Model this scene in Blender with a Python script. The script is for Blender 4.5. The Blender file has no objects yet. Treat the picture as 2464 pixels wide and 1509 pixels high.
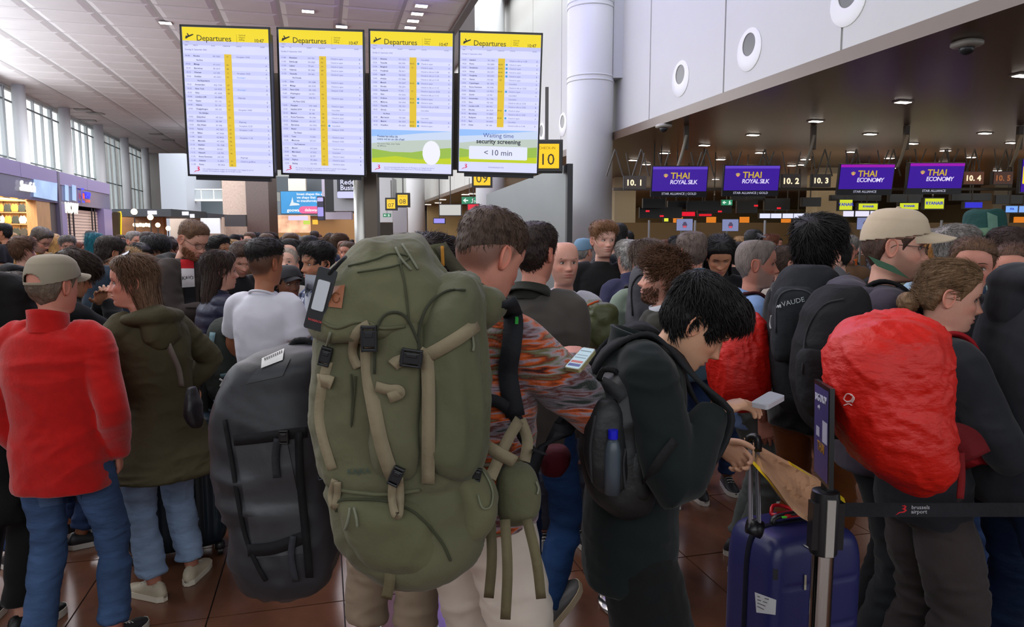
import bpy, math, random
import numpy as np
from mathutils import Vector, Matrix, Euler
from mathutils.bvhtree import BVHTree
from math import sin, cos, pi, radians as R
sc = bpy.context.scene; col = sc.collection
# ---------------------------------------------------------------- camera, world, lights, exposure
F = 1700.; PITCH = math.atan(184.5/F); YAW = R(14.9); CAM = Vector((0, 0, 1.72))
cd = bpy.data.cameras.new('camera'); cam = bpy.data.objects.new('camera', cd); col.objects.link(cam)
cd.sensor_width = 36; cd.lens = F/2464*36; cd.clip_start = .05; cd.clip_end = 500
cam.location = CAM; cam.rotation_euler = (pi/2-PITCH, 0, -YAW); sc.camera = cam
sc.view_settings.view_transform = 'Standard'; sc.view_settings.look = 'None'
sc.view_settings.exposure = 0.52; sc.view_settings.gamma = 1; sc.view_settings.use_curve_mapping = False
sc.cycles.max_bounces = 5; sc.cycles.diffuse_bounces = 3; sc.cycles.glossy_bounces = 3; sc.cycles.transmission_bounces = 3
sc.cycles.transparent_max_bounces = 6; sc.cycles.caustics_reflective = False; sc.cycles.caustics_refractive = False
sc.cycles.sample_clamp_indirect = 4; sc.cycles.use_denoising = True
w = bpy.data.worlds.new('overcast_sky'); sc.world = w; w.use_nodes = True
bg = w.node_tree.nodes['Background']; bg.inputs[0].default_value = (.92, .96, 1., 1); bg.inputs[1].default_value = 1.5
def area(name, loc, sx, sy, power, color=(1, 1, 1), rot=(0, 0, 0)):
    l = bpy.data.lights.new(name, 'AREA'); l.shape = 'RECTANGLE'; l.size = sx; l.size_y = sy; l.energy = power; l.color = color
    o = bpy.data.objects.new(name, l); o.location = loc; o.rotation_euler = rot; col.objects.link(o); o.visible_camera = False; return o
area('hall_ceiling_light', (-3.5, 12, 9.3), 9, 22, 1100, (1, .96, .97))
area('hall_ceiling_light', (-5, 42, 9.3), 12, 30, 3800, (.97, .97, 1))
area('window_daylight', (-15.2, 24, 6.5), 36, 5, 2300, (.86, .95, 1.), (0, R(-90), 0)).rotation_euler = Euler((R(90), 0, R(-90)), 'XYZ')
area('check_in_light', (20, 19, 4.0), 18, 16, 240, (1, .78, .5))
area('check_in_light', (17, 42, 4.0), 16, 24, 420, (1, .76, .48))
area('column_fill_light', (6.3, 36, 11.1), 1.6, 50, 900, (.96, .98, 1))  # added fill in the upper slot, no fixture there, brightens the round columns
area('soffit_fill_light', (19, 17, 2.95), 16, .3, 60, (1, .84, .66), (pi, 0, -YAW)); area('soffit_fill_light', (17, 34, 2.95), 16, .3, 90, (1, .84, .66), (pi, 0, -YAW))  # added fill aimed upward to brighten the brown ceiling, the truss carries no lamps
area('shop_light', (-10.4, 21, 3.6), 2.2, 9, 400, (1, .8, .52)); area('shop_light', (-9.9, 26.5, 3.5), 1., 3, 160, (1, .88, .74))
area('blue_wash_light', (4.2, 16, 8.9), 1.2, 14, 900, (.25, .22, 1.), (0, R(125), 0))

Mc = cam.rotation_euler.to_matrix()
CR = Vector((cos(YAW), -sin(YAW), 0)); CF = Vector((sin(YAW), cos(YAW), 0)); UP = Vector((0, 0, 1))
def P(px, py, D): return CAM + Mc @ Vector(((px-1232)/F*D, -(py-754.5)/F*D, -D))
def ray(px, py): return (Mc @ Vector(((px-1232)/F, -(py-754.5)/F, -1))).normalized()
def onX(px, py, X): d = ray(px, py); return CAM + d*(X/d.x)
def onZ(px, py, Z): d = ray(px, py); return CAM + d*((Z-CAM.z)/d.z)
def frameM(o, x, y): # matrix from origin, x axis, y axis
    x = Vector(x).normalized(); z = x.cross(Vector(y)).normalized(); y = z.cross(x)
    return Matrix(((x.x, y.x, z.x, o[0]), (x.y, y.y, z.y, o[1]), (x.z, y.z, z.z, o[2]), (0, 0, 0, 1)))
# ---------------------------------------------------------------- geometry
def A(x): return np.asarray(x, float)
def loft(rings, cap=True, closed=True):
    rings = A(rings); n, m = rings.shape[:2]; V = rings.reshape(-1, 3); f = []
    mm = m if closed else m-1
    for i in range(n-1):
        a = i*m
        for j in range(mm): k = (j+1) % m; f.append((a+j, a+k, a+m+k, a+m+j))
    if cap and closed: f.append(tuple(range(m-1, -1, -1))); f.append(tuple(range((n-1)*m, n*m)))
    return V, f
def crv(pts, k=4): # catmull-rom resample of rows
    p = A(pts)
    if len(p) < 3: return np.array([p[0]*(1-t)+p[-1]*t for t in np.linspace(0, 1, k+1)])
    q = np.vstack([2*p[0]-p[1], p, 2*p[-1]-p[-2]]); o = []
    for i in range(1, len(q)-2):
        for t in np.arange(k)/k:
            a, b, c, d = q[i-1:i+3]
            o.append(.5*((2*b)+(-a+c)*t+(2*a-5*b+4*c-d)*t*t+(-a+3*b-3*c+d)*t**3))
    o.append(p[-1]); return np.array(o)
def nrm(v): v = A(v); return v/(np.linalg.norm(v, axis=-1, keepdims=True)+1e-12)
def tube(pts, r, n=12, sub=3, side=(1, 0, 0), cap=True, p=2.):
    pts = A(pts); r = A([(x, x) if np.isscalar(x) else x for x in (r if hasattr(r, '__len__') else [r]*len(pts))])
    q = crv(np.hstack([pts, r]), sub) if sub > 1 else np.hstack([pts, r]); c, rr = q[:, :3], q[:, 3:]
    t = nrm(np.gradient(c, axis=0)); s = A(side)
    u = nrm(s-t*(t@s)[:, None]); v = np.cross(t, u); a = np.arange(n)*2*pi/n
    ca = np.sign(np.cos(a))*abs(np.cos(a))**(2/p); sa = np.sign(np.sin(a))*abs(np.sin(a))**(2/p)
    ring = c[:, None]+u[:, None]*(ca[None, :, None]*rr[:, :1, None])+v[:, None]*(sa[None, :, None]*rr[:, 1:, None])
    return loft(ring, cap)
def ell(c, r, n=16, m=10, p=2., M=None):
    a = np.arange(n)*2*pi/n; b = np.linspace(-pi/2, pi/2, m)[1:-1]; g = lambda x: np.sign(x)*abs(x)**(2/p)
    v = np.array([[(g(cos(t))*g(cos(s)), g(cos(t))*g(sin(s)), g(sin(t))) for s in a] for t in b]).reshape(-1, 3)
    v = np.vstack([v, [[0, 0, -1], [0, 0, 1]]])*A(r)
    if M is not None: v = v@A(M).T
    v = v+A(c); f = []
    for i in range(m-3):
        for j in range(n): k = (j+1) % n; f.append((i*n+j, i*n+k, i*n+n+k, i*n+n+j))
    L = (m-3)*n; s, e = len(v)-2, len(v)-1
    for j in range(n): k = (j+1) % n; f.append((s, k, j)); f.append((e, L+j, L+k))
    return v, f
def box(c, h, M=None):
    v = A([(x, y, z) for x in (-1, 1) for y in (-1, 1) for z in (-1, 1)])*A(h)
    if M is not None: v = v@A(M).T
    return v+A(c), [(0, 1, 3, 2), (4, 6, 7, 5), (0, 4, 5, 1), (2, 3, 7, 6), (0, 2, 6, 4), (1, 5, 7, 3)]
def quad(p): # p = 4 points
    return A([tuple(x) for x in p]), [(0, 1, 2, 3)]
def slab(poly, z0, z1, M=None): # 2D polygon extruded
    n = len(poly); v = A([(x, y, z0) for x, y in poly]+[(x, y, z1) for x, y in poly])
    f = [tuple(range(n-1, -1, -1)), tuple(range(n, 2*n))]+[(i, (i+1) % n, n+(i+1) % n, n+i) for i in range(n)]
    return (tf(v, M) if M is not None else v), f
def tf(v, M): M = A(M); return v@M[:3, :3].T+M[:3, 3]
def rrect(x0, y0, x1, y1, r, k=4):
    o = []
    for cx, cy, a0 in ((x1-r, y1-r, 0), (x0+r, y1-r, 90), (x0+r, y0+r, 180), (x1-r, y0+r, 270)):
        for i in range(k+1): a = R(a0+90*i/k); o.append((cx+r*cos(a), cy+r*sin(a)))
    return o
def ribbon(pts, wdir, w, th=.002, sub=3):
    p = crv(pts, sub) if sub > 1 else A(pts); wd = A(wdir)
    if wd.ndim == 1: wd = np.repeat(wd[None], len(p), 0)
    elif len(wd) != len(p): wd = crv(wd, sub)
    wd = nrm(wd)*w/2; t = nrm(np.gradient(p, axis=0)); n = nrm(np.cross(t, wd))*th
    return loft(np.stack([p-wd-n, p+wd-n, p+wd+n, p-wd+n], 1))
def join(*parts):
    V, f, o = [], [], 0
    for v, g in parts: V.append(v); f += [tuple(i+o for i in q) for q in g]; o += len(v)
    return np.vstack(V), f
def vn(p, seed=0.): # value noise -1..1
    p = A(p)+seed*17.13; i = np.floor(p); f = p-i; f = f*f*(3-2*f)
    h = lambda a: (np.modf(abs(np.sin(a@A([12.9898, 78.233, 37.719]))*43758.5453))[0])
    r = 0
    for dx in (0, 1):
        for dy in (0, 1):
            for dz in (0, 1):
                w = (f[:, 0] if dx else 1-f[:, 0])*(f[:, 1] if dy else 1-f[:, 1])*(f[:, 2] if dz else 1-f[:, 2])
                r = r+w*h(i+A([dx, dy, dz]))
    return 2*r-1
def mesh(name, V, f, mats, c=None, mi=None, smooth=True):
    me = bpy.data.meshes.new(name); me.from_pydata(A(V).tolist(), [], [tuple(int(i) for i in q) for q in f])
    for m in (mats if isinstance(mats, (list, tuple)) else [mats]): me.materials.append(m)
    if mi is not None: me.polygons.foreach_set('material_index', np.asarray(mi, np.int32))
    if smooth: me.shade_smooth() if smooth is True else me.set_sharp_from_angle(angle=R(smooth))
    if c is not None:
        at = me.color_attributes.new('Col', 'FLOAT_COLOR', 'POINT'); at.data.foreach_set('color', np.hstack([A(c), np.ones((len(c), 1))]).ravel())
    me.update(); return me
def lin(c): return tuple(((x/255)/12.92 if x/255 <= .04045 else ((x/255+.055)/1.055)**2.4) for x in c)
def obj(name, me, parent=None, label=None, cat=None, group=None, kind=None, M=None, color=None):
    o = bpy.data.objects.new(name, me); col.objects.link(o)
    if parent is not None: o.parent = parent
    if M is not None: o.matrix_local = M
    for k, v in (('label', label), ('category', cat), ('group', group), ('kind', kind)):
        if v: o[k] = v
    if color: o.color = (*lin(color), 1)
    return o
def part(name, geo, m, parent=None, color=None, smooth=30, M=None, c=None, **k):
    return obj(name, mesh(name, geo[0], geo[1], m, smooth=smooth, c=c), parent, M=M, color=color, **k)
def root(name, loc, label, cat, group=None, rz=0):
    return obj(name, None, None, label, cat, group, M=Matrix.Translation(loc) @ Matrix.Rotation(rz, 4, 'Z'))
tsc = bpy.data.scenes.new('tmp')
def fuse(parts, voxel, smooth=3, fac=.5): # one continuous skin over overlapping closed pieces
    V, f = join(*parts); me = bpy.data.meshes.new('t'); me.from_pydata(V.tolist(), [], f); ob = bpy.data.objects.new('t', me); tsc.collection.objects.link(ob)
    m = ob.modifiers.new('r', 'REMESH'); m.mode = 'VOXEL'; m.voxel_size = voxel
    if smooth: s = ob.modifiers.new('s', 'SMOOTH'); s.iterations = smooth; s.factor = fac
    vl = tsc.view_layers[0]; vl.update(); dg = vl.depsgraph; e = ob.evaluated_get(dg); r = bpy.data.meshes.new_from_object(e)
    n = len(r.vertices); V = np.empty(n*3); r.vertices.foreach_get('co', V); N = np.empty(n*3); r.vertices.foreach_get('normal', N)
    fl = np.empty(len(r.loops), np.int32); r.loops.foreach_get('vertex_index', fl); f = fl.reshape(-1, 4).tolist() if len(fl) == 4*len(r.polygons) else [tuple(p.vertices) for p in r.polygons]
    bpy.data.objects.remove(ob); bpy.data.meshes.remove(me); bpy.data.meshes.remove(r)
    return V.reshape(-1, 3), f, N.reshape(-1, 3)
def folds(V, N, amp, sc_=(5, 5, 9), seed=1., sharp=1.): # cloth wrinkles
    q = V*A(sc_); q = q+.8*np.stack([vn(q*.6, seed+k) for k in (1, 2, 3)], 1)
    r = 1-2*abs(vn(q, seed))**sharp; r2 = 1-2*abs(vn(q*2.1, seed+5))
    return V+N*((r+.45*r2)*amp)[:, None]
# ---------------------------------------------------------------- materials
MATS = {}
def mt(name, c=(128, 128, 128), rough=.6, metal=0, bump=0, bs=60, em=0, oc=False, nz=0, ns=8, st=(1, 1, 1), spec=.5, wave=0, coat=0, col_attr=False, alpha=1, vor=0, sheen=0):
    if name in MATS: return MATS[name]
    m = bpy.data.materials.new(name); m.use_nodes = True; nt = m.node_tree; N, L = nt.nodes, nt.links; b = N['Principled BSDF']; MATS[name] = m
    b.inputs['Roughness'].default_value = rough; b.inputs['Metallic'].default_value = metal; b.inputs['Specular IOR Level'].default_value = spec
    b.inputs['Coat Weight'].default_value = coat; b.inputs['Alpha'].default_value = alpha; b.inputs['Sheen Weight'].default_value = sheen
    c4 = (*lin(c), 1); b.inputs['Base Color'].default_value = c4; src = None
    def mul(a, bb):
        x = N.new('ShaderNodeMix'); x.data_type = 'RGBA'; x.blend_type = 'MULTIPLY'; x.inputs[0].default_value = 1
        for i, s in ((6, a), (7, bb)):
            if isinstance(s, tuple): x.inputs[i].default_value = s
            else: L.new(s, x.inputs[i])
        return x.outputs[2]
    if oc: src = N.new('ShaderNodeObjectInfo').outputs['Color']
    if col_attr:
        v = N.new('ShaderNodeAttribute'); v.attribute_name = 'Col'; src = mul(src, v.outputs[0]) if src else v.outputs[0]
    tc = N.new('ShaderNodeTexCoord'); mp = N.new('ShaderNodeMapping'); L.new(tc.outputs['Object'], mp.inputs[0]); mp.inputs['Scale'].default_value = st
    if nz:
        n = N.new('ShaderNodeTexNoise'); n.inputs['Scale'].default_value = ns; n.inputs['Detail'].default_value = 5; L.new(mp.outputs[0], n.inputs[0])
        r = N.new('ShaderNodeMapRange'); r.inputs[1].default_value = .3; r.inputs[2].default_value = .7; r.inputs[3].default_value = 1-nz; r.inputs[4].default_value = 1+nz*.6; L.new(n.outputs[0], r.inputs[0])
        src = mul(src if src else c4, r.outputs[0])
    if em:
        b.inputs['Emission Strength'].default_value = em
        if src: L.new(src, b.inputs['Emission Color'])
        else: b.inputs['Emission Color'].default_value = c4
        b.inputs['Base Color'].default_value = (.02, .02, .02, 1)
    elif src: L.new(src, b.inputs['Base Color'])
    if bump:
        if vor: n = N.new('ShaderNodeTexVoronoi'); n.feature = 'DISTANCE_TO_EDGE'; n.inputs['Scale'].default_value = bs
        elif wave: n = N.new('ShaderNodeTexWave'); n.inputs['Scale'].default_value = bs; n.inputs['Distortion'].default_value = wave
        else: n = N.new('ShaderNodeTexNoise'); n.inputs['Scale'].default_value = bs; n.inputs['Detail'].default_value = 6
        L.new(mp.outputs[0], n.inputs['Vector']); bp = N.new('ShaderNodeBump'); bp.inputs['Strength'].default_value = bump; bp.inputs['Distance'].default_value = .02 if not wave else .004
        L.new(n.outputs[0], bp.inputs['Height']); L.new(bp.outputs[0], b.inputs['Normal'])
    return m
def wear(name='cloth'): # object-coloured materials
    return {'cloth': lambda: mt('cloth', rough=.85, oc=True, nz=.08, ns=7, bump=.14, bs=16, sheen=.1, spec=.2),
            'fleece': lambda: mt('fleece', rough=.95, oc=True, nz=.1, ns=30, bump=.12, bs=90, sheen=.3, spec=.1),
            'canvas': lambda: mt('canvas', rough=.8, oc=True, nz=.16, ns=5, bump=.3, bs=26, spec=.25),
            'nylon': lambda: mt('nylon', rough=.5, oc=True, nz=.1, ns=7, bump=.3, bs=16, spec=.4),
            'denim': lambda: mt('denim', rough=.8, oc=True, nz=.34, ns=5, bump=.4, bs=14, st=(1, 1, 2.6), spec=.2),
            'leather': lambda: mt('leather', rough=.45, oc=True, nz=.1, bump=.1, bs=60),
            'plastic': lambda: mt('plastic', rough=.35, oc=True),
            'hair': lambda: mt('hair', rough=.5, oc=True, nz=.35, ns=26, st=(3, 3, .7), bump=.5, bs=70, spec=.35),
            'crumple': lambda: mt('crumple', rough=.42, oc=True, nz=.12, ns=6, bump=.9, bs=12, vor=1, spec=.4),
            'paint': lambda: mt('paint', rough=.5, oc=True), 'glow': lambda: mt('glow', oc=True, em=.72)}[name]()
# ================================================================ the hall
XL, XR, XE = -16., 7.5, 5.  # glass wall, white wall over the desks, edge of the high ceiling
S = dict(kind='structure')
# floor: polished brown granite slabs
mfl = mt('granite_slab', (112, 74, 56), rough=.16, nz=.42, ns=3.2, spec=.55, bump=.02, bs=5)
mgr = mt('granite_joint', (42, 28, 22), rough=.5)
fl = part('floor', box((10, 34, -.06), (42, 46, .05)), mgr, **S)
def fbase(): # beyond the single slabs the joints are in the material
    m = mt('granite_far', (104, 68, 52), rough=.2, nz=.35, ns=2.5); return m
part('floor_field', join(box((10, 45.1, -.006), (42, 34.9, .005)), box((-18.5, 4.4, -.006), (13.5, 5.8, .005)), box((29, 4.4, -.006), (23, 5.8, .005)), box((.6, -6.8, -.006), (5.6, 5.4, .005))), fbase(), fl)
tme = mesh('tile', *join(box((0, 0, -.005), (.2965, .2965, .0052))), mfl, smooth=False)
for i in range(-9, 10):
    for j in range(0, 15):
        o = obj('tile', tme, fl); o.location = (-.552+.6*i+.3, -1.4+.78*j+.4, random.uniform(-.0004, .0004)); o.scale = (1.0, 1.3, 1)
        o.rotation_euler = (random.uniform(-.0007, .0007), random.uniform(-.0007, .0007), 0)
# ceiling: white pillow-formed panels
mcl = mt('ceiling_white', (188, 178, 178), rough=.55, nz=.05, ns=1); mgap = mt('ceiling_gap', (156, 148, 148), rough=.8)
ce = part('ceiling', box((-5.5, 34, 9.75), (10.6, 42, .1)), mgap, **S)
pm = A([(-1, -1, 0), (1, -1, 0), (1, 1, 0), (-1, 1, 0), (-.82, -.82, -.035), (.82, -.82, -.035), (.82, .82, -.035), (-.82, .82, -.035)])
pf = [(7, 6, 5, 4), (0, 4, 5, 1), (1, 5, 6, 2), (2, 6, 7, 3), (3, 7, 4, 0)]
cme = mesh('ceiling_panel', pm*A([.985, .74, 1]), pf, mcl, smooth=False)
for i in range(10):
    for j in range(29):
        o = obj('ceiling_panel', cme, ce); o.location = (XE-1.02-2.1*i, 5.5+1.52*j, 9.65)
vs, fs = [], []
for i in range(10):
    for j in range(29, 52): g = (pm*A([.985, .74, 1])+A([XE-1.02-2.1*i, 5.5+1.52*j, 9.65]), pf); vs.append(g)
part('ceiling_panel', join(*vs), mcl, ce, smooth=False, kind='stuff')
part('trim_1', box((XE+.1, 34, 10.4), (.12, 42, .85)), mt('bulkhead', (92, 84, 82), rough=.7), **S)
part('ceiling_upper', box((6.4, 34, 11.3), (1.4, 42, .1)), mt('grey_plaster', (170, 168, 176), rough=.8), **S)
mdl = mt('downlight', (255, 244, 232), em=9)
def downlight(p, sx=.28, sy=.12, lab=None, grp=None, M=None):
    o = root('downlight', p, lab, 'light', grp)
    part('trim_ring', box((0, 0, 0), (sx+.03, sy+.03, .012)), wear('paint'), o, (150, 140, 130)); part('lamp', box((0, 0, -.014), (sx, sy, .006)), mdl, o)
    return o
for px, py in ((741, 27), (1014, 14), (1004, 33), (994, 50), (987, 66), (398, 55), (822, 64)):
    downlight(onZ(px, py, 9.6), .2, .13, 'small white downlight in the pale high ceiling of the hall', 'downlights in the high ceiling')
for px, py in ((200, 265), (230, 273), (212, 290), (375, 323), (405, 337)):
    p = onZ(px, py, 9.6); part('ceiling_vent', box((0, 0, 0), (.45, .35, .02)), wear('paint'), None, (128, 122, 118), M=Matrix.Translation(p), label='small grey square vent in the white high ceiling', cat='vent', group='vents in the high ceiling')
# glass wall on the left
mfr = mt('window_frame', (205, 214, 214), rough=.5); mbar = mt('window_bar', (120, 132, 134), rough=.5)
gl = mt('pane_glass', (225, 240, 240), rough=.02, alpha=.16, spec=.5)
part('wall_left', join(box((XL, 34, .9), (.15, 42, .9)), box((XL, 34, 9.68), (.2, 42, .08)), box((XL, 79, 5), (.15, 2.5, 4.7))), mt('white_wall', (206, 210, 212), rough=.7), **S)
colY = [onX(px, 300, -15.2).y for px in (50, 160, 240, 300, 345)]
bay = (colY[-1]-colY[0])/4; ys = [colY[0]+bay*k for k in range(-5, 8)]
for k in range(len(ys)-1):
    y0, y1 = ys[k]+.1, ys[k+1]-.1; yc = (y0+y1)/2; hw = (y1-y0)/2
    g = [box((XL, y0, 5.7), (.09, .06, 3.9)), box((XL, y1, 5.7), (.09, .06, 3.9)), box((XL, yc, 1.85), (.09, hw, .06)), box((XL, yc, 9.55), (.09, hw, .08))]
    wn = part('window_%d' % (k+1), join(*g), mfr, **S)
    for i in range(1, 5): part('mullion', box((XL+.02, y0+(y1-y0)*i/5, 5.7), (.07, .055, 3.85)), mfr, wn)
    for z in (3.1, 3.8, 5.9, 8.9): part('transom', box((XL+.05, yc, z), (.05, hw, .035)), mbar, wn)
    for i in range(5): part('pane', box((XL-.03, y0+(y1-y0)*(i+.5)/5, 5.7), (.008, hw/5-.04, 3.8)), gl, wn)
mcol = mt('column_white', (208, 210, 212), rough=.45)
for y in ys:
    if y > 8: part('round_column', tube([(-15.2, y, 0), (-15.2, y, 9.7)], .31, 20, 2), mcol, smooth=True, label='slim white round column in front of the tall glass wall', cat='column', group='slim columns along the glass wall')
# wall behind the row of big columns (white, portholes), its soffit, and the check-in hall
wr = mt('wall_white', (192, 192, 188), rough=.6, nz=.03, ns=.7)
def wz(px, py): p = onX(px, py, XR); return p.y, p.z
holes = [(2045, 0, 1.0), (1806, 120, 1.0), (1640, 190, 1.0), (1356, 300, 1.), (1305, 322, 1.)]
W = part('wall_right', box((XR+.2, 34, 7.85), (.2, 42, 3.55)), wr, **S)
ph = [wz(a, b) for a, b, _ in holes]
zc = 4.2+1.02
for k in range(16):
    y = 6+k*3.2; part('wall_panel', box((XR-.014, y+1.58, 7.82), (.012, 1.575, 3.5)), wr, W, smooth=False)
mring = mt('porthole_white', (218, 218, 216), rough=.4); mdark = mt('porthole_dark', (86, 88, 86), rough=.3)
for (y, z), (px, py, _) in zip(ph, holes):
    o = root('porthole', (XR-.03, y, z), None, 'porthole'); o['label'] = {2045: 'round porthole cut off by the top edge of the photo', 1806: 'round porthole between two others on the white wall', 1640: 'round porthole just right of the big column with the box', 1356: 'round porthole half hidden behind the big round column', 1305: 'small far porthole beside the tall display'}[px]
    n = 28; a = np.arange(n)*2*pi/n; rz = lambda r, x: np.stack([np.full(n, x), r*np.cos(a), r*np.sin(a)], 1)
    up = A([0, 0, .09]); part('rim', loft([rz(.19, .08)+up, rz(.2, -.012)+up, rz(.215, -.014)+up, rz(.36, -.014), rz(.375, -.006), rz(.375, .02)], False), mring, o, smooth=40)
    part('glass', loft([rz(.2, .0)+up, rz(.2, .003)+up]), mdark, o, smooth=False)
part('ceiling_lower', box((27.5, 34, 4.3), (20.2, 42, .1)), mt('soffit_brown', (98, 80, 66), rough=.32, nz=.08, ns=1.2, bump=.1, bs=3, spec=.5), **S)
def near_sign(px): return [s for x, s in ((0, 'sign 10.1'), (1570, 'the first purple screen'), (1740, 'the second purple screen'), (1870, 'signs 10.2 and 10.3'), (2010, 'the third purple screen'), (2175, 'the fourth purple screen'), (2315, 'sign 10.4'), (2385, 'unlit sign 10.5')) if px >= x][-1]
ps = [(1812, 324), (1963, 291), (2173, 245), (2460, 181), (2094, 322), (2370, 320), (1695, 349), (2195, 345), (2435, 343), (1600, 368), (1830, 367), (1524, 385), (1734, 383), (1938, 383), (1722, 431), (1555, 395), (2050, 365), (2140, 380), (2275, 362), (2337, 378), (2270, 392), (2400, 410), (2145, 404), (2460, 405), (1905, 398), (1930, 396), (2062, 366), (1612, 480), (1880, 400), (1912, 396)]
for i, (px, py) in enumerate(ps[:26]):
    if onZ(px, py, 4.19).x < XR+.1: continue
    downlight(onZ(px, py, 4.19), .13, .065, 'flat downlight in the brown ceiling %s above %s' % ('high' if py < 300 else ('well' if py < 352 else 'just'), near_sign(px)), 'downlights above '+near_sign(px))
for px, py in ((1040, 470), (1060, 463), (1082, 472), (1075, 461), (1100, 466), (1054, 488), (1030, 492), (1120, 468), (1137, 466), (1065, 480), (1041, 496)):
    if onZ(px, py, 4.19).x < XR+.1: continue
    downlight(onZ(px, py, 4.19), .22, .1, 'flat downlight in the far brown ceiling near the exit sign', 'far downlights near the green exit sign')
part('wall_far', box((8, 75, 5.7), (28, .2, 5.8)), mt('far_wall', (150, 146, 142), rough=.8), **S)
part('wall_desks', box((30, 56, 2.1), (22, .2, 2.2)), mt('warm_wall', (176, 150, 104), rough=.7, nz=.1, ns=.6), **S)
part('wall_side', box((47.6, 30, 2.1), (.2, 30, 2.2)), mt('warm_wall'), **S)
part('wall_back_blocker', box((0, -7.9, 1.1), (16, .12, 1.1)), mt('dim_wall', (96, 90, 88), rough=.8), **S); part('wall_back_upper', join(*[box((x, -7.9, 5.9), (.12, .1, 3.7)) for x in range(-16, 9, 3)]), mfr, **S)  # low wall behind the camera, unseen, added to cut frontal light
part('ceiling_back', box((-5, -1.3, 9.75), (11, 6.6, .1)), mcl, **S)
# row of big round columns
for px, w_, D, lab in ((1417, 110, 18.6, 'big white round column with a box on its side'), (1180, 70, 29.2, 'white round column behind the right end of the displays'), (1000, 44, 46, 'white column beside the yellow 08 sign'), (960, 30, 60, 'farthest thin white column behind the 08 sign')):
    c = P(px, 500, D); r = w_/2/F*D; o = root('big_column', (c.x, c.y, 0), lab, 'column')
    part('shaft', tube([(0, 0, 0), (0, 0, 11.2)], r, 40, 2), mcol, o, smooth=True)
    for z in ((5.78, 5.66, 7.6, 7.48) if px == 1417 else (5.4, 7.4)): part('band', tube([(0, 0, z-.025), (0, 0, z), (0, 0, z+.025)], [r, r+.02, r], 40, 2), mcol, o, smooth=True)
    if px == 1417:
        b = part('junction_box', box((r+.36, 0, 6.72), (.42, .3, .98)), mt('box_grey', (178, 180, 184), rough=.5), o, smooth=False); b.rotation_euler.z = -YAW
        part('box_socket', box((r+.5, -.32, 6.75), (.05, .03, .09)), wear('paint'), b, (190, 186, 160))
# tan pillar behind the desks
for px, w_, D, top_ in ((1985, 62, 26, 'square tan pillar behind the counter signs'), (1500, 50, 30, 'pale pillar just right of the big round column'),(2395, 40, 34, 'pale far pillar near the upper right displays')):
    c = P(px, 470, D); part('pillar', box((0, 0, 2.1), (w_/2/F*D, .5, 2.1)), mt('tan_pillar', (188, 172, 142), rough=.6), None, M=Matrix.Translation((c.x, c.y, 0)) @ Matrix.Rotation(-YAW, 4, 'Z'), label=top_, cat='pillar')
def screen_box(name, x0, y0, x1, y1, D, th, m, lab=None, cat=None, parent=None, color=None, group=None, bezel=None, ch='screen'):
    a, b = P(x0, y1, D), P(x1, y0, D); w_ = (b-a).dot(CR); h_ = b.z-a.z; M = Matrix.Translation(a) @ Matrix.Rotation(-YAW, 4, 'Z')
    if parent is None and lab is not None:
        o = obj(name, None, None, lab, cat, group, M=M); bz = .03 if bezel is None else bezel
        part('housing', box((w_/2, th/2+.01, h_/2), (w_/2+bz, th/2, h_/2+bz)), wear('plastic'), o, (22, 22, 26)); part(ch, box((w_/2, 0, h_/2), (w_/2, .006, h_/2)), m, o, color)
        return o, w_, h_
    return part(name, box((w_/2, th/2, h_/2), (w_/2, th/2, h_/2)), m, parent, color, M=M, label=lab, cat=cat, group=group), w_, h_
FONT = {}
def txt(s, size, M, color, parent=None, name='lettering', em='glow', align='LEFT', ext=.0006, bold=0, spc=1, shear=0, line=1.):
    c = bpy.data.curves.new('t', 'FONT'); c.body = s; c.size = size; c.align_x = align; c.extrude = ext; c.offset = bold; c.space_character = spc; c.shear = shear; c.space_line = line; c.resolution_u = 2
    t = bpy.data.objects.new('t', c); tsc.collection.objects.link(t); me = bpy.data.meshes.new_from_object(t); bpy.data.objects.remove(t); bpy.data.curves.remove(c)
    me.name = name; me.materials.clear(); me.materials.append(wear(em)); o = obj(name, me, parent, M=M, color=color); return o
def SM(x, y, z=-.012): # text on a screen_box face (x right, z up, facing -y)
    return Matrix.Translation((x, z, y)) @ Matrix.Rotation(pi/2, 4, 'X')
def shp(poly, M, color, parent, name='graphic', z=.0015, m='glow'):
    v, f = slab(poly, 0, z); return part(name, (v, f), wear(m), parent, color, M=M, smooth=False)
# ================================================================ left shops
XS = -8.9
def sp(px, py): return onX(px, py, XS)
yA, yB = -6., sp(265, 470).y; yC = sp(143, 470).y
pur = mt('purple_panel', (132, 122, 160), rough=.5); gsf = mt('sign_glass', (104, 100, 126), rough=.12, spec=.7)
sh = root('shop_arcade', (XS, yB, 0), 'purple fascia and pillars of the two shops at the left', 'shop front')
rel = lambda x, y, z: (x-XS, y-yB, z)
z1, z2, z3 = 4.0, 3.55, 2.89
n = 8
for a, b in ((yA, yC-.1), (yC+.1, yB)):
    k = max(1, round((b-a)/3.))
    for i in range(k): part('fascia_panel', box(rel(XS-.15, a+(b-a)*(i+.5)/k, (z1+z2)/2), (.15, (b-a)/k/2-.012, (z1-z2)/2)), pur, sh)
    part('sign_band', box(rel(XS-.18, (a+b)/2, (z2+z3)/2), (.15, (b-a)/2, (z2-z3)/2)), gsf, sh)
def pil(a, b, m, d=.15, nm='pillar', z=2.89, c=None): ya, yb = sp(a, 500).y, sp(b, 500).y; return part(nm, box(rel(XS-.15-d+.15, (ya+yb)/2, z/2), (.15, abs(yb-ya)/2, z/2)), m, sh, c)
part('divider', box(rel(XS-.16, yC, 2), (.17, .1, 2.)), mt('grey_trim', (96, 92, 110), rough=.5), sh)
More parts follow.
